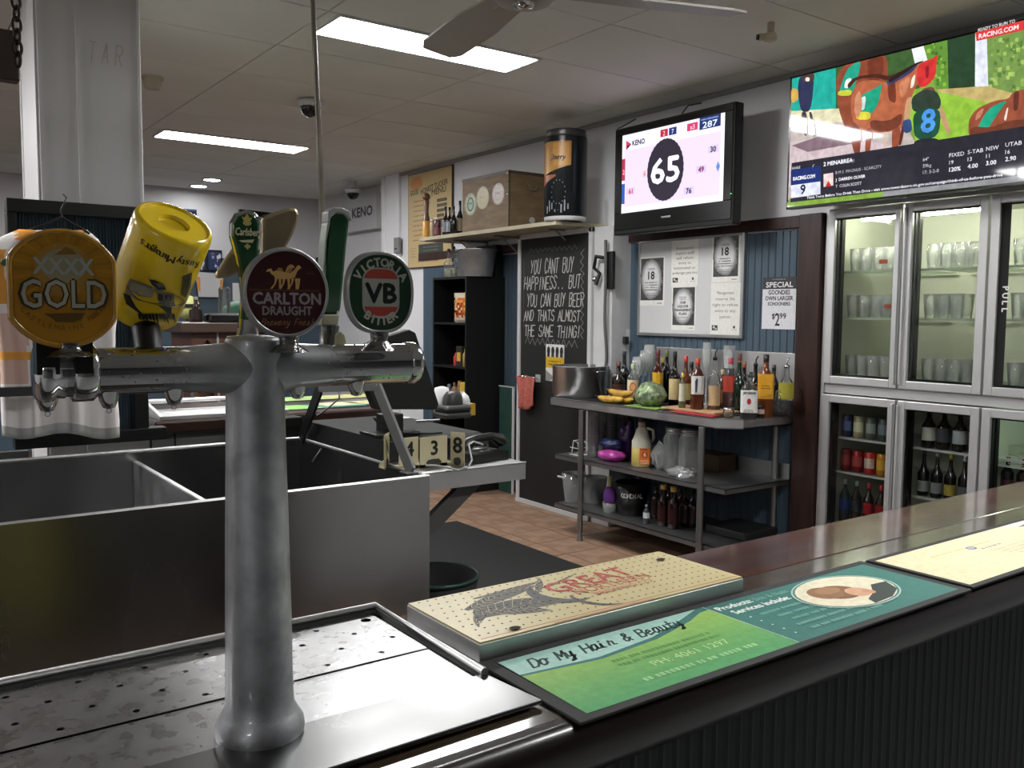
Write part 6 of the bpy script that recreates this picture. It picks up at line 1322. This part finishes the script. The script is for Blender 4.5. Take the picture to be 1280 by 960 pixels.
A.poly([(U0, V0+D*.70), (mU*.35, V0+D*.62), (mU*.62, V0+D*.68), (mU*.85, V0+D*.82), (mU, V0+D*.97), (mU, V1), (U0, V1)], '2c6c66')
A.poly([(U0, V0+D*.73), (mU*.35, V0+D*.66), (mU*.62, V0+D*.73), (mU*.80, V0+D*.86), (mU*.93, V0+D*.97), (mU*.96, V1), (U0, V1)], '9cc4b8')
A.hand('Do My Hair & Beauty', U0+.182, V0+D*.775, .028, '1c3c38', wd=.0042, cw=.44, sp=.10, shear=.35)
A.lines(.13, .40, V0+D*.52, 2, .016, .008, '4e8a3c'); A.text('PH: 4061 1297', .28, V0+D*.30, .016, 'b4d890', wd=.16); A.lines(.12, .42, V0+D*.14, 1, 0, .010, '96cc8c')
A.line([(mU, V0), (mU, V1)], .0012, 'd8e0d0')
A.text('Products:', mU+.012, V1-.030, .016, 'e0ece4', 'l', wd=.085, bold=.0008); A.text('Skin & Nails', mU+.105, V1-.030, .014, '7aac9c', 'l', wd=.09); A.text('Services include:', mU+.022, V1-.056, .016, 'e0ece4', 'l', wd=.145, bold=.0008)
for k in range(5): A.ell(mU+.03, V1-.078-k*.022, .002, .002, 'd0e4dc', 8); A.lines(mU+.045, mU+.30, V1-.083-k*.022, 1, 0, .008, '6aa092', .35)
cu, cv = U1-.185, V0+D*.56
A.ell(cu, cv, .122, D*.40, 'a8c0b8'); A.ell(cu, cv, .118, D*.385, '286b62'); A.ell(cu, cv, .114, D*.37, 'd8cfb4')
A.poly([(cu+.112, cv-.008), (cu+.09, cv-.045), (cu+.04, cv-.066), (cu-.02, cv-.070), (cu-.01, cv-.05), (cu+.03, cv-.034), (cu+.07, cv-.004)], '24302e')
A.ell(cu-.02, cv+.002, .045, .034, '7a5436'); A.ell(cu-.045, cv+.012, .036, .030, '8a6240'); A.ell(cu+.012, cv-.016, .026, .022, 'c89878'); A.ell(cu+.03, cv-.026, .012, .012, 'c08a6c'); A.ell(cu-.03, cv+.018, .03, .016, '9c7450')
A.build('printing', MATT, t)
t, A = bar_mat('cream advertising bar mat with a food picture at its right end', 1.632, 2.47, .802, 1.022)
W = .838; A.rect(.010, .012, W-.01, .205, 'd8cba6')
A.lines(.10, .40, .150, 1, 0, .006, 'b8b078'); A.ell(.275, .145, .016, .010, '55608a'); A.ell(.275, .145, .011, .006, 'a0a8b8'); A.lines(.28, .38, .125, 1, 0, .007, '6a6c80'); 
for k in range(4): A.lines(.29+.01*k, .50-.01*k, .105-.013*k, 1, 0, .007, 'b4ae98', .1)
A.text('bon appetit', .44, .035, .012, 'b4583c', wd=.09, bold=.0006); A.lines(.49, .56, .040, 1, 0, .005, '7a6a5a', 0)
A.poly([(.54, .205), (W-.01, .205), (W-.01, .05), (.74, .03), (.62, .10)], 'cfc8c0'); A.poly([(.56, .18), (.66, .16), (.72, .12), (.80, .14), (.828, .18), (.70, .198)], '5a4448'); A.poly([(.60, .125), (.70, .08), (.828, .07), (.828, .12), (.70, .14)], '7a4a3c'); A.poly([(.68, .105), (.76, .06), (.828, .05), (.828, .09), (.74, .11)], 'b07828'); A.ell(.74, .165, .04, .012, '241c20'); A.ell(.66, .15, .03, .01, 'd8ccc0'); A.ell(.72, .135, .03, .010, '7a4438')
A.build('printing', MATT, t)
t, A = bar_mat('green bar mat at the far right end of the bar top', 2.485, 3.2, .85, 1.055); A.rect(.01, .01, .70, .195, '6a9440'); A.lines(.1, .6, .12, 3, .03, .012, '4e7430'); A.build('printing', MATT, t)
# cream beer drip tray
gx0_, gx1_, gy0_, gy1_ = .690, 1.262, 1.030, 1.243; gw, gd, gh = gx1_-gx0_, gy1_-gy0_, .030
t = thing('drip_tray', 'cream perforated drip tray printed with a palm branch and red lettering', 'drip tray', (gx0_, gy0_, 1.0005))
obj('steel_base', MB().box((0, 0, 0), (gw, gd, gh-.003)), STEEL, t, bev=.001)
obj('top_plate', MB().box((.0015, .0015, gh-.003), (gw-.0015, gd-.0015, gh)), mat('tray_cream', 'bdb083', .35, var=.06, vscale=20), t)
A = Art((0, 0, gh+.0001), (1, 0, 0), (0, 1, 0), step=.00004); GY_ = '54524e'
A.line([(.01, .011), (gw-.006, .011)], .002, 'a04038'); A.line([(.14, .004), (.35, .004)], .002, 'b04048')
def frond(x0, y0, ang, ln, n, wd, c, curve=0, hatch=True):
    pts = []
    for i in range(n+1):
        f = i/n; q = ang+curve*f; 
        pts.append((x0, y0)); x0 += ln/n*math.cos(q); y0 += ln/n*math.sin(q)
    L_ = []; R_2 = []
    for i, (x, y) in enumerate(pts):
        f = i/n; w_ = wd*math.sin(PI*min(1, f*.9+.08)); q = ang+curve*f; L_.append((x-math.sin(q)*w_, y+math.cos(q)*w_)); R_2.append((x+math.sin(q)*w_, y-math.cos(q)*w_))
    for i in range(n):
        A.mb.add([A.P(*pts[i], A.k), A.P(*L_[i], A.k), A.P(*L_[i+1], A.k), A.P(*pts[i+1], A.k)], [(0, 1, 2, 3)], 0, c) ; A.mb.add([A.P(*pts[i], A.k), A.P(*pts[i+1], A.k), A.P(*R_2[i+1], A.k), A.P(*R_2[i], A.k)], [(0, 1, 2, 3)], 0, c)
    A.k += 1
    for i in range(1, n if hatch else 1, 1): A.line([pts[i], (L_[min(n, i+1)])], .0008, 'b8ac80'); A.line([pts[i], (R_2[min(n, i+1)])], .0008, 'b8ac80')
frond(.035, .055, 1.15, .05, 4, .004, GY_); frond(.05, .075, .95, .14, 10, .015, GY_, -.3); frond(.06, .13, .34, .18, 12, .017, GY_, -.25); frond(.055, .09, .35, .19, 12, .028, GY_, -1.0); frond(.07, .11, -.35, .12, 10, .018, GY_, -.35); frond(.10, .17, .0, .16, 10, .009, GY_, .25); frond(.20, .13, .75, .10, 6, .007, GY_, .3); frond(.22, .15, .2, .13, 6, .004, GY_, .3)
frond(.215, .165, -2.3, .15, 14, .013, GY_, 2.6, False)
frond(.245, .095, -1.9, .11, 10, .006, GY_, 1.9, False)
A.k += 2
A.text('GREAT', .330, .120, .050, 'a8463a', wd=.19, bold=.0012, rot=.06); A.text('NORTHERN', .348, .090, .028, 'b0503c', wd=.175, rot=.04); A.text('BREWING CO', .352, .070, .015, 'b4644c', wd=.135, rot=.04)
A.build('printing', MATT, t)
hb = MB(); HC = mat('hole_dark', .02, .8); nx, ny = 34, 9
for j in range(ny):
    for i in range(nx):
        x = .014+(i+.5*(j % 2))*(gw-.028)/nx; y = .022+j*(gd-.036)/(ny-1)
        if x < gw-.012: hb.add([(x+.0021*math.cos(q), y+.0021*math.sin(q), gh+.0018) for q in [2*PI*k/7 for k in range(7)]], [tuple(range(7))])
obj('drain_holes', hb, HC, t, kind='stuff')
for (x, y) in ((.075, .018), (gw-.045, gd-.05)): obj('finger_hole', MB().add([(x+.010*math.cos(q), y+.007*math.sin(q), gh+.0020) for q in [2*PI*k/20 for k in range(20)]], [tuple(range(20))]), HC, t)
# stainless drip tray under the tower
sx1 = .668; sy0, sy1, sx0 = .845, 1.305, -.70
t = thing('drip_tray', 'large stainless drip tray with drain holes under the beer tower', 'drip tray', (sx0, sy0, 1.0)); sw = sx1-sx0; sd = sy1-sy0; band = .98-sy0; seam = 1.105-sy0
obj('front_band', MB().slab([(0, 0, .004), (sw+.01, .022, .004), (sw-.004, band, .004), (0, band, .004)], (0, 0, .006)), mat('band_steel', .42, .3, 1, var=.06, vscale=4, rvar=.03), t, bev=.002)
obj('pan', MB().box((0, band-.002, .0005), (sw-.006, sd-.004, .003)), mat('pan_dark', .03, .7), t)
rm = MB(); rr = .0065
rm.tube([(0, sd-rr, .016), (sw-rr, sd-rr, .016), (sw-rr, band-.005, .013)], rr, 10); rm.box((0, sd-2*rr+.002, 0), (sw, sd-.004, .016)).box((sw-2*rr+.004, band, 0), (sw-.002, sd, .014))
obj('rolled_rim', rm, STEEL, t)
def perf(x0, x1, y0, y1, z, nx, ny, r, big=(), th=.0015):
    mb = MB(); cw, chh_ = (x1-x0)/nx, (y1-y0)/ny
    for i in range(nx):
        for j in range(ny):
            cx, cyy = x0+cw*(i+.5), y0+chh_*(j+.5); hole = (i+j) % 2 == 0 and j not in (()); R_ = r
            for (bx, by, br) in big:
                if abs(bx-cx) < cw/2 and abs(by-cyy) < chh_/2: hole = True; R_ = br
            co = [(cx-cw/2, cyy-chh_/2), (cx+cw/2, cyy-chh_/2), (cx+cw/2, cyy+chh_/2), (cx-cw/2, cyy+chh_/2)]
            if not hole: mb.add([(x, y, z) for x, y in co], [(0, 1, 2, 3)]); continue
            inner = [(cx+R_*math.cos(q), cyy+R_*math.sin(q)) for q in [2*PI*k/12-PI*.75 for k in range(12)]]
            vs = [(x, y, z) for x, y in co]+[(x, y, z) for x, y in inner]+[(x, y, z-.002) for x, y in inner]; fs = []
            for k in range(4):
                a_ = 4+3*k; fs += [(k, a_+1, a_), (k, (k+1) % 4, 4+(3*k+2), a_+1) if False else (k, 4+3*k+2, 4+3*k+1), (k, (k+1) % 4, 4+(3*k+2))]
                fs += [((k+1) % 4, 4+(3*k+3) % 12, 4+3*k+2)]
            for k in range(12): fs.append((4+k, 4+(k+1) % 12, 16+(k+1) % 12, 16+k))
            mb.add(vs, fs)
    return mb
bigs = ((.66-.047-sx0, 1.255-sy0, .0085), (.10-sx0, 1.20-sy0, .0085))
obj('drain_plate', perf(0, sw-.02, seam+.002, sd-.018, .0085, 32, 4, .0045, bigs), PLATE, t, kind='stuff')
obj('plain_plate', MB().box((0, band+.003, .0055), (sw-.02, seam-.003, .0075)).box((0, seam-.006, .003), (sw-.02, seam-.003, .0078)), PLATE, t)
# ================================================================ beer tower
TX, TY = .353, .989; AZ = .427
t = thing('beer_tower', 'frosted T-shaped chrome beer tower dripping with condensation', 'beer tower', (TX, TY, 1.0105))
def frostmat(name):
    m = bpy.data.materials.new(name); m.use_nodes = True; N = m.node_tree.nodes; L = m.node_tree.links; b = N['Principled BSDF']; out = N['Material Output']
    b.inputs['Metallic'].default_value = 1; b.inputs['Roughness'].default_value = .10; b.inputs['Base Color'].default_value = (.42, .42, .43, 1)
    d = N.new('ShaderNodeBsdfPrincipled'); d.inputs['Roughness'].default_value = .42; d.inputs['Metallic'].default_value = .7
    tc = N.new('ShaderNodeTexCoord'); sep = N.new('ShaderNodeSeparateXYZ'); L.new(tc.outputs['Object'], sep.inputs[0])
    n = N.new('ShaderNodeTexNoise'); n.inputs['Scale'].default_value = 22; n.inputs['Detail'].default_value = 6; L.new(tc.outputs['Object'], n.inputs['Vector'])
    n2 = N.new('ShaderNodeTexNoise'); n2.inputs['Scale'].default_value = 900; n2.inputs['Detail'].default_value = 2; L.new(tc.outputs['Object'], n2.inputs['Vector'])
    ab = N.new('ShaderNodeMath'); ab.operation = 'ABSOLUTE'; L.new(sep.outputs[0], ab.inputs[0])
    ad = N.new('ShaderNodeMath'); ad.operation = 'MULTIPLY_ADD'; L.new(n.outputs[0], ad.inputs[0]); ad.inputs[1].default_value = .12; L.new(ab.outputs[0], ad.inputs[2])
    mr = N.new('ShaderNodeMapRange'); mr.inputs['From Min'].default_value = .095; mr.inputs['From Max'].default_value = .175; mr.inputs['To Min'].default_value = .96; mr.inputs['To Max'].default_value = 0; L.new(ad.outputs[0], mr.inputs[0])
    cr_ = N.new('ShaderNodeValToRGB'); cr_.color_ramp.elements[0].position = .3; cr_.color_ramp.elements[0].color = (.24, .245, .26, 1); cr_.color_ramp.elements[1].position = .7; cr_.color_ramp.elements[1].color = (.50, .51, .53, 1); L.new(n.outputs[0], cr_.inputs[0]); L.new(cr_.outputs[0], d.inputs['Base Color'])
    bp2 = N.new('ShaderNodeBump'); bp2.inputs['Strength'].default_value = .5; bp2.inputs['Distance'].default_value = .0006; L.new(n2.outputs[0], bp2.inputs['Height']); L.new(bp2.outputs[0], d.inputs['Normal'])
    mx = N.new('ShaderNodeMixShader'); L.new(mr.outputs[0], mx.inputs[0]); L.new(b.outputs[0], mx.inputs[1]); L.new(d.outputs[0], mx.inputs[2]); L.new(mx.outputs[0], out.inputs[0]); return m
FROST = frostmat('frosted_chrome')
obj('column', MB().lathe([(.0505, -.002), (.0515, .004), (.050, .014), (.044, .024), (.0395, .032), (.0385, .05), (.0375, .12), (.0355, .24), (.0335, .33), (.0325, .40), (.0325, AZ+.020), (.0325, AZ+.030), (.030, AZ+.035), (.001, AZ+.037)], seg=56), FROST, t)
# arm with a swelling where it meets the column
mb = MB(); M = Matrix.Rotation(PI/2, 3, 'Y'); aL, aR = .152-TX, .557-TX; prof = []
for i in range(41):
    x = aL+(aR-aL)*i/40; prof.append((.0245+.0055*math.exp(-(abs(x)/.055)**2), x))
mb.lathe(prof, (0, 0, AZ), 40, M=M); obj('arm', mb, FROST, t)
obj('end_collar', MB().lathe([(.0245, aR-.012), (.0265, aR-.010), (.0265, aR), (.0235, aR+.005), (.001, aR+.006)], (0, 0, AZ), 36, M=M), CHROME, t)
obj('end_collar', MB().lathe([(.001, aL-.024), (.026, aL-.022), (.031, aL-.018), (.031, aL-.008), (.026, aL-.004), (.026, aL+.004)], (0, 0, AZ), 36, M=M), CHROME, t)
obj('clamp', MB().lathe([(.027, aL+.010), (.030, aL+.012), (.030, aL+.03), (.026, aL+.034)], (0, 0, AZ), 36, M=M), CHROME, t)
for x in (aL-.012, aL+.045, .262-TX, .402-TX, .477-TX):
    q_ = obj('tap_nozzle', MB().lathe([(.002, -.0125), (.006, -.011), (.0095, -.003), (.011, .006)], (x, -.004, AZ-.026), 16), CHROME, t)
    if x < .0: obj('water_drop', MB().sphere((x, -.004, AZ-.0405), .0028, seg=8, rings=6), GLASS, q_)
dm = MB(); rnd = random.Random(3)
for k in range(170):
    x = rnd.uniform(aL-.01, aR); q = rnd.uniform(-.2, PI+.2) if k % 3 else rnd.uniform(PI*1.2, PI*1.8)
    rr_ = .0248; s_ = rnd.uniform(.0006, .0014); dm.sphere((x, -rr_*abs(math.sin(q)) if k % 3 == 0 else rr_*math.cos(q)*-abs(1), AZ+(rr_*math.sin(q) if k % 3 else -rr_*abs(math.cos(q)))), s_, seg=5, rings=3)
obj('condensation_drops', dm, mat('water_bead', (.6, .62, .64), .05, 1), t, kind='stuff')
# ---- badges, each on a clear knuckle
KN = mat('knuckle_chrome', .5, .12, 1, bump=.8, bscale=220)
def knuckle(par, x, z0, z1, w0=.010, w1=.022): obj('mount', MB().lathe([(w1, z0), (w1*.8, z0+.004), (w0, (z0+z1)/2), (w0*1.1, z1)], (x, 0, 0), 12, pw=3, sy=.7), KN, par)
def badge(label, px, py, pts, th, m, rimm, Yb=.953):
    c = at(px, py, Y=Yb); t = thing('tap_badge', label, 'tap badge', c); n = len(pts)
    cu = [(x, 0, z) for x, z in pts]
    mb = MB(); N_ = len(pts); vs = []
    for sc_, y in ((1, .004), (1, -.003), (.975, -.006), (.93, -.0062), (.91, -.0045)): vs += [(x*sc_, y, z*sc_) for x, z in pts]
    fs = [(r*N_+i, r*N_+(i+1) % N_, (r+1)*N_+(i+1) % N_, (r+1)*N_+i) for r in range(4) for i in range(N_)]+[tuple(range(N_))]
    mb.add(vs, fs, smooth=True); obj('rim', mb, rimm, t); 
    A = Art((0, -.0046, 0), (1, 0, 0), (0, 0, 1), step=.00006); A.poly([(x*.915, z*.915) for x, z in pts], m); return t, A, c
ar = 1010.5/1000
armtop = 1.0105+AZ+.024
# GOLD
pts = []
for i in range(60):
    q = 2*PI*i/60; x = .0535*math.cos(q); z = .0575*math.sin(q); pts.append((max(-.0475, min(.0475, x*1.03)), z))
t, A, c = badge('wide golden tap badge reading GOLD at the left of the tower', 79, 361, pts, 0, '8a6418', mat('gold_rim', 'a87a20', .25, coat=.6))
A.poly([(x*.90, z*.90) for x, z in pts], 'a8761a')
for k in range(26):
    q = 2*PI*k/26; A.poly([(.012*math.cos(q), .018+.012*math.sin(q)), (.045*math.cos(q-.05), .018*1+.036*math.sin(q-.05)), (.045*math.cos(q+.05), .018+.036*math.sin(q+.05))], '986c18' if k % 2 else 'b07e1e')
A.ell(0, .018, .026, .026, '9a7430'); A.ell(0, .022, .020, .016, '8c8468')
for k, ch_ in enumerate('XXXX'): A.text(ch_, -.0195+.013*k, .014, .015, '8f958f', wd=.013, bold=.0006)
A.poly([(-.008, .032), (-.002, .036), (.002, .040), (.008, .038), (.012, .033)], '7a5a24')
A.text('GOLD', 0, -.0185, .0275, '3c341c', wd=.0765, bold=.0016); A.text('GOLD', 0, -.018, .0265, '9a988a', wd=.0735, bold=.0003, kk=5)
A.poly([(-.018, -.024), (.018, -.023), (.013, -.029), (.008, -.032), (-.008, -.032), (-.012, -.028)], '5a451c'); A.arc('CASTLEMAINE', -.0, .01, .048, .050, .0048, '6a4c1c', PI*1.20, PI*1.62, True); A.arc('PERKINS', 0, .01, .044, .047, .0045, '5c4018', PI*1.66, PI*1.82, True)
A.build('face', mat('badge_print', .5, .3, attr=True, coat=.5), t)
obj('back_block', MB().box((-.024, .006, -.083), (-.004, .03, -.045)).box((.010, .006, -.083), (.026, .03, -.045)), BLACK, t); knuckle(t, .004, armtop-c.z-.006, -.052)
# CARLTON
pts = [(.0500*math.cos(2*PI*i/64), .0500*math.sin(2*PI*i/64)) for i in range(64)]
SR = mat('badge_silver', .62, .3, .5)
t, A, c = badge('round maroon tap badge reading CARLTON DRAUGHT with golden horses', 357, 366, pts, 0, '3a1518', SR)
hc = 'c8a060'; hd = '9c7440'
def P_(cx, cy_, s_, pp, c_): A.poly([(cx+x*s_, cy_+y*s_) for x, y in pp], c_)
P_(0, .018, .001, [(-18, 3), (-13, 6), (-4, 5), (4, 4), (9, 8), (12, 12), (14, 13), (17, 10), (15, 9), (12, 6), (9, -1), (2, -3), (-7, -3), (-13, -3), (-15, 0)], hc)
P_(0, .018, .001, [(-15, 3), (-18, 8), (-22, 7), (-24, 4), (-20, 5), (-17, 1)], hc); P_(0, .018, .001, [(-12, 6), (-10, 9), (-6, 9), (-4, 5)], hd)
P_(0, .018, .001, [(-2, 5), (0, 10), (3, 13), (7, 13), (9, 10), (6, 9), (4, 5)], hc); P_(0, .018, .001, [(0, 5), (2, 9), (5, 10), (4, 6)], hd)
for x, b in ((-14, -3), (-10, 3), (-5, -2), (0, 3), (5, -3), (9, 3), (12, 1)): P_(0, .018, .001, [(x, -2), (x+3, -2), (x+2+b*.3, -8), (x+b, -14), (x+b-2.5, -14), (x+b*.2, -8)], hc)
A.line([(-.043, -.000+.0026), (.038, .0026)], .0004, '8a6a4c'); A.line([(.022, .022), (.032, .022)], .0004, '8a6a4c')
A.text('CARLTON', 0, -.0125, .0125, '9a9090', wd=.078, bold=.0006); A.text('DRAUGHT', 0, -.0245, .0095, '928888', wd=.057, bold=.0004); A.hand('Brewery Fresh', 0, -.036, .0072, '9c7a5c', wd=.0007, cw=.5, sp=.12, shear=.35)
A.build('face', mat('badge_print'), t); knuckle(t, .003, armtop-c.z-.006, -.048)
# VB
pts = []
for i in range(64):
    q = 2*PI*i/64; pw_ = 2.4; k_ = (abs(math.cos(q))**pw_+abs(math.sin(q))**pw_)**(-1/pw_); pts.append((.0445*math.cos(q)*k_, .0485*math.sin(q)*k_))
t, A, c = badge('oval dark green tap badge reading VICTORIA BITTER with VB', 474, 366, pts, 0, '1c3a24', SR)
def rr(w_, h_, r_): 
    o_ = []
    for cx, cz_, a0_ in ((w_-r_, h_-r_, 0), (-w_+r_, h_-r_, PI/2), (-w_+r_, -h_+r_, PI), (w_-r_, -h_+r_, PI*1.5)):
        for k in range(7): o_.append((cx+r_*math.cos(a0_+PI/2*k/6), cz_+r_*math.sin(a0_+PI/2*k/6)))
    return o_
A.poly(rr(.0245, .0295, .016), 'a0a098'); A.poly(rr(.0225, .0275, .0145), 'a84438'); A.rect(-.0225, -.0165, .0225, .0165, 'a4a49c')
A.text('VB', 0, -.0115, .0225, '141e18', wd=.0400, bold=.0013)
A.arc('VICTORIA', 0, -.004, .0320, .0350, .0098, 'b4b2a6', PI*.84, PI*.16, bold=.0006); A.arc('BITTER', 0, .004, .0350, .0420, .0098, 'b4b2a6', PI*1.27, PI*1.73, True, bold=.0006)
A.build('face', mat('badge_print'), t); knuckle(t, .0, armtop-c.z-.006, -.046)
# ---- yellow can handle
c = at(197, 335, Y=1.03)
t = thing('beer_tap', 'bright yellow can-shaped tap handle leaning over its black stem', 'tap handle', c)
ax = (_r*.50+_u*.80-_f*.44).normalized(); xx = (_r-ax*_r.dot(ax)).normalized(); yyv = ax.cross(xx); Mc = Matrix((xx, yyv, ax)).transposed()
cr2, chh2 = .0420, .122
mb = MB().lathe([(.001, -chh2/2), (cr2*.86, -chh2/2), (cr2*.95, -chh2/2+.006), (cr2*.97, -chh2/2+.02), (cr2, chh2/2-.012), (cr2*.985, chh2/2-.005), (cr2*.94, chh2/2-.001), (cr2*.88, chh2/2)], seg=48, M=Mc, cap=False)
mb.lathe([(cr2*.88, chh2/2), (cr2*.84, chh2/2-.003)], seg=48, M=Mc, cap=False).lathe([(cr2*.84, chh2/2-.003), (.0165, chh2/2-.002)], seg=48, M=Mc, cap=False).lathe([(.0165, chh2/2-.002), (.0150, chh2/2-.006)], seg=48, M=Mc, cap=False).lathe([(.0150, chh2/2-.006), (.001, chh2/2-.006)], seg=48, M=Mc)
obj('can_body', mb, mat('bright_yellow', 'f2d020', .22, coat=.4, bump=.1, bscale=30), t)
pm_ = MB()
def onc(u, v, k=1.006): 
    q = -PI/2+u/cr2; return Mc @ Vector((cr2*k*math.cos(q), cr2*k*math.sin(q), v))
def cpoly(pts, c_, k=1.006): pm_.add([onc(u, v, k) for u, v in pts], [tuple(range(len(pts)))], 0, c_)
Mi = Mc.transposed(); camp = Vector((0, 0, H))
def cuv(px, py):
    """where the sight line of a pixel meets the can's side, as (around, along)"""
    d = at(px, py, Y=1.03)-camp; o2 = Mi @ (camp-Vector(c)); d2 = Mi @ d
    A_ = d2.x**2+d2.y**2; B_ = o2.x*d2.x+o2.y*d2.y; C_ = o2.x**2+o2.y**2-cr2**2; D_ = max(0, B_*B_-A_*C_)
    k = (-B_-math.sqrt(D_))/A_; p = o2+d2*k
    q = math.atan2(p.y, p.x)+PI/2
    if q > PI: q -= 2*PI
    return q*cr2, p.z
def ppoly(c_, k, *pp): 
    n_ = len(pp); cpoly([cuv(x, y) for x, y in pp], c_, k)
s_ = 'Rusty Managers'
p_a = [(246, 330), (240, 329), (234, 328), (229, 327), (224, 325), (0, 0), (214, 323), (208, 321), (202, 318), (197, 315), (192, 312), (187, 309), (183, 306), (178, 302)]
for ch_, pa in zip(s_, p_a):
    if ch_ == ' ': continue
    u0_, v0_ = cuv(*pa); vs, fs, mn, mx = textgeo(ch_); sc_ = .0086/.7
    for du_ in (-.0003, .0003): pm_.add([onc(u0_+du_-((p.x-(mn+mx)/2)*sc_), v0_+.003-p.y*sc_, 1.007) for p in vs], fs, 0, '2a2614')
ppoly('26241a', 1.010, (154, 366), (160, 368), (178, 376), (200, 382), (214, 383), (214, 396), (206, 398), (180, 398), (172, 390), (158, 380))
ppoly('8f8a74', 1.014, (163, 348), (180, 354), (204, 363), (203, 380), (188, 379), (170, 374), (157, 366), (158, 358))
ppoly('a39e88', 1.016, (166, 352), (180, 357), (194, 362), (190, 372), (174, 370), (162, 362))
ppoly('7f7a66', 1.013, (203, 364), (214, 366), (226, 372), (232, 378), (226, 382), (212, 384), (203, 382))
ppoly('3a382c', 1.016, (198, 366), (204, 368), (203, 376), (197, 374)); ppoly('3a382c', 1.015, (206, 368), (213, 369), (214, 375), (206, 374))
ppoly('2c2a20', 1.012, (186, 349), (194, 350), (204, 355), (208, 362), (198, 362), (190, 356)); ppoly('6c6850', 1.014, (195, 354), (202, 353), (206, 358), (198, 359))
for k in range(11): x_ = 172+4.2*k; ppoly('26241a', 1.011, (x_, 392), (x_+4, 392), (x_+5.5, 400+3*(k % 3)), (x_+1.5, 398))
ppoly('5a5836', 1.009, (228, 345), (240, 340), (238, 358), (232, 372), (226, 368)); ppoly('3c3a24', 1.011, (231, 350), (237, 346), (235, 358), (231, 362))
obj('printing', pm_, PRINT, t)
q0_ = Vector((0, 0, 0))-ax*(chh2*.42); ba = at(187, 445, Y=1.005)-c
obj('stem', MB().tube([q0_, (q0_+ba)/2, ba], [.016, .015, .014], 14), BLACK, t); obj('ferrule', MB().lathe([(.017, -.006), (.019, -.002), (.018, .008)], ba, 18), CHROME, t)
# ---- outline-cut handles standing behind the badges
def outl(t, name, pts, Y0, th, m, bev=.003, dy=0):
    o_ = Vector(t.location); P0 = [at(x, y, Y=Y0)-o_ for x, y in pts]
    return obj(name, MB().slab(P0, (0, th, 0)), m, t, bev=bev)
Y0 = 1.015; p = at(309, 440, Y=Y0)
t = thing('beer_tap', 'green tap handle with white script and chrome wings', 'tap handle', p)
GR = mat('handle_green', '1c4428', .2, coat=.7)
outl(t, 'green_face', [(292, 280), (298, 270), (309, 266), (320, 269), (325, 280), (325, 300), (322, 330), (318, 370), (316, 400), (303, 400), (305, 370), (303, 340), (297, 310), (292, 295)], Y0-.008, .01, GR)
outl(t, 'chrome_edge', [(289, 278), (296, 266), (309, 262), (323, 266), (328, 280), (328, 300), (325, 330), (322, 370), (322, 405), (330, 440), (294, 440), (300, 410), (303, 370), (300, 340), (293, 310), (289, 295)], Y0+.001, .012, mat('bright_chrome', .72, .06, 1), .004)
BZM = mat('bronze_chrome', (.70, .64, .52), .38, 1)
outl(t, 'wing', [(328, 272), (343, 265), (362, 259), (372, 260), (375, 268), (373, 280), (366, 296), (358, 310), (352, 326), (350, 360), (328, 400)], Y0+.012, .010, BZM, .004)
outl(t, 'wing', [(302, 300), (292, 310), (282, 324), (271, 342), (272, 348), (284, 347), (296, 342), (304, 336)], Y0+.012, .010, BZM, .004)
A = Art(at(309, 290, Y=Y0-.0085)-Vector(p), (1, 0, 0), (0, 0, 1)); A.text('Carlsberg', .001, -.004, .0085, 'd8d4b0', wd=.030, shear=.15, bold=.0003); A.poly([(-.003, .010), (.003, .010), (.006, .017), (.003, .016), (0, .021), (-.003, .016), (-.006, .017)], 'c8b868'); A.ell(0, .010, .005, .003, 'c8b868', 14); A.poly([(-.004, -.016), (0, -.020), (.004, -.016), (0, -.013)], 'c8b868'); A.poly([(-.010, -.010), (.008, -.008), (.006, -.012), (-.006, -.012)], 'd8d4b0')
A.build('script', PRINT, t)
Y0 = 1.02; p = at(412, 440, Y=Y0)
t = thing('beer_tap', 'tall plain dark green tap handle with white rounded top', 'tap handle', p)
outl(t, 'green_blade', [(414, 272), (420, 267), (430, 267), (438, 276), (434, 310), (427, 385), (425, 393), (404, 393), (406, 370), (410, 300)], Y0-.009, .018, mat('blade_green', '1c4a2c', .35, coat=.3), .004)
outl(t, 'white_top', [(411, 278), (411, 264), (418, 259), (428, 259), (438, 264), (441, 276), (436, 274), (430, 267), (420, 267), (414, 272)], Y0-.012, .022, mat('cap_white', .66, .4), .002)
outl(t, 'pale_edge', [(410, 278), (414, 272), (410, 300), (406, 370), (404, 393), (401, 393), (403, 360), (407, 300)], Y0-.011, .020, mat('pale_green_edge', '9fae9c', .4), .002)
outl(t, 'pale_band', [(404, 393), (425, 393), (423, 407), (402, 407)], Y0-.011, .022, mat('band_cream', 'a8a88e', .45), .002)
obj('stem', MB().lathe([(.014, -.002), (.016, .004), (.011, .010), (.012, at(412, 407, Y=Y0).z-p.z)], seg=18), mat('stem_metal', .45, .25, 1), t)
p = at(425, 440, Y=1.0); link('pale_clip', mesh('pale_clip', MB().slab([(-.006, 0, 0), (.008, 0, 0), (.005, 0, .014), (0, 0, .018), (-.005, 0, .014)], (0, .006, 0)), mat('clip_cream', 'b0ae8a', .5)), None, 'small pale plastic clip beside the tall green handle stem', 'clip', loc=(p.x, .997, armtop-.002), bev=.001)
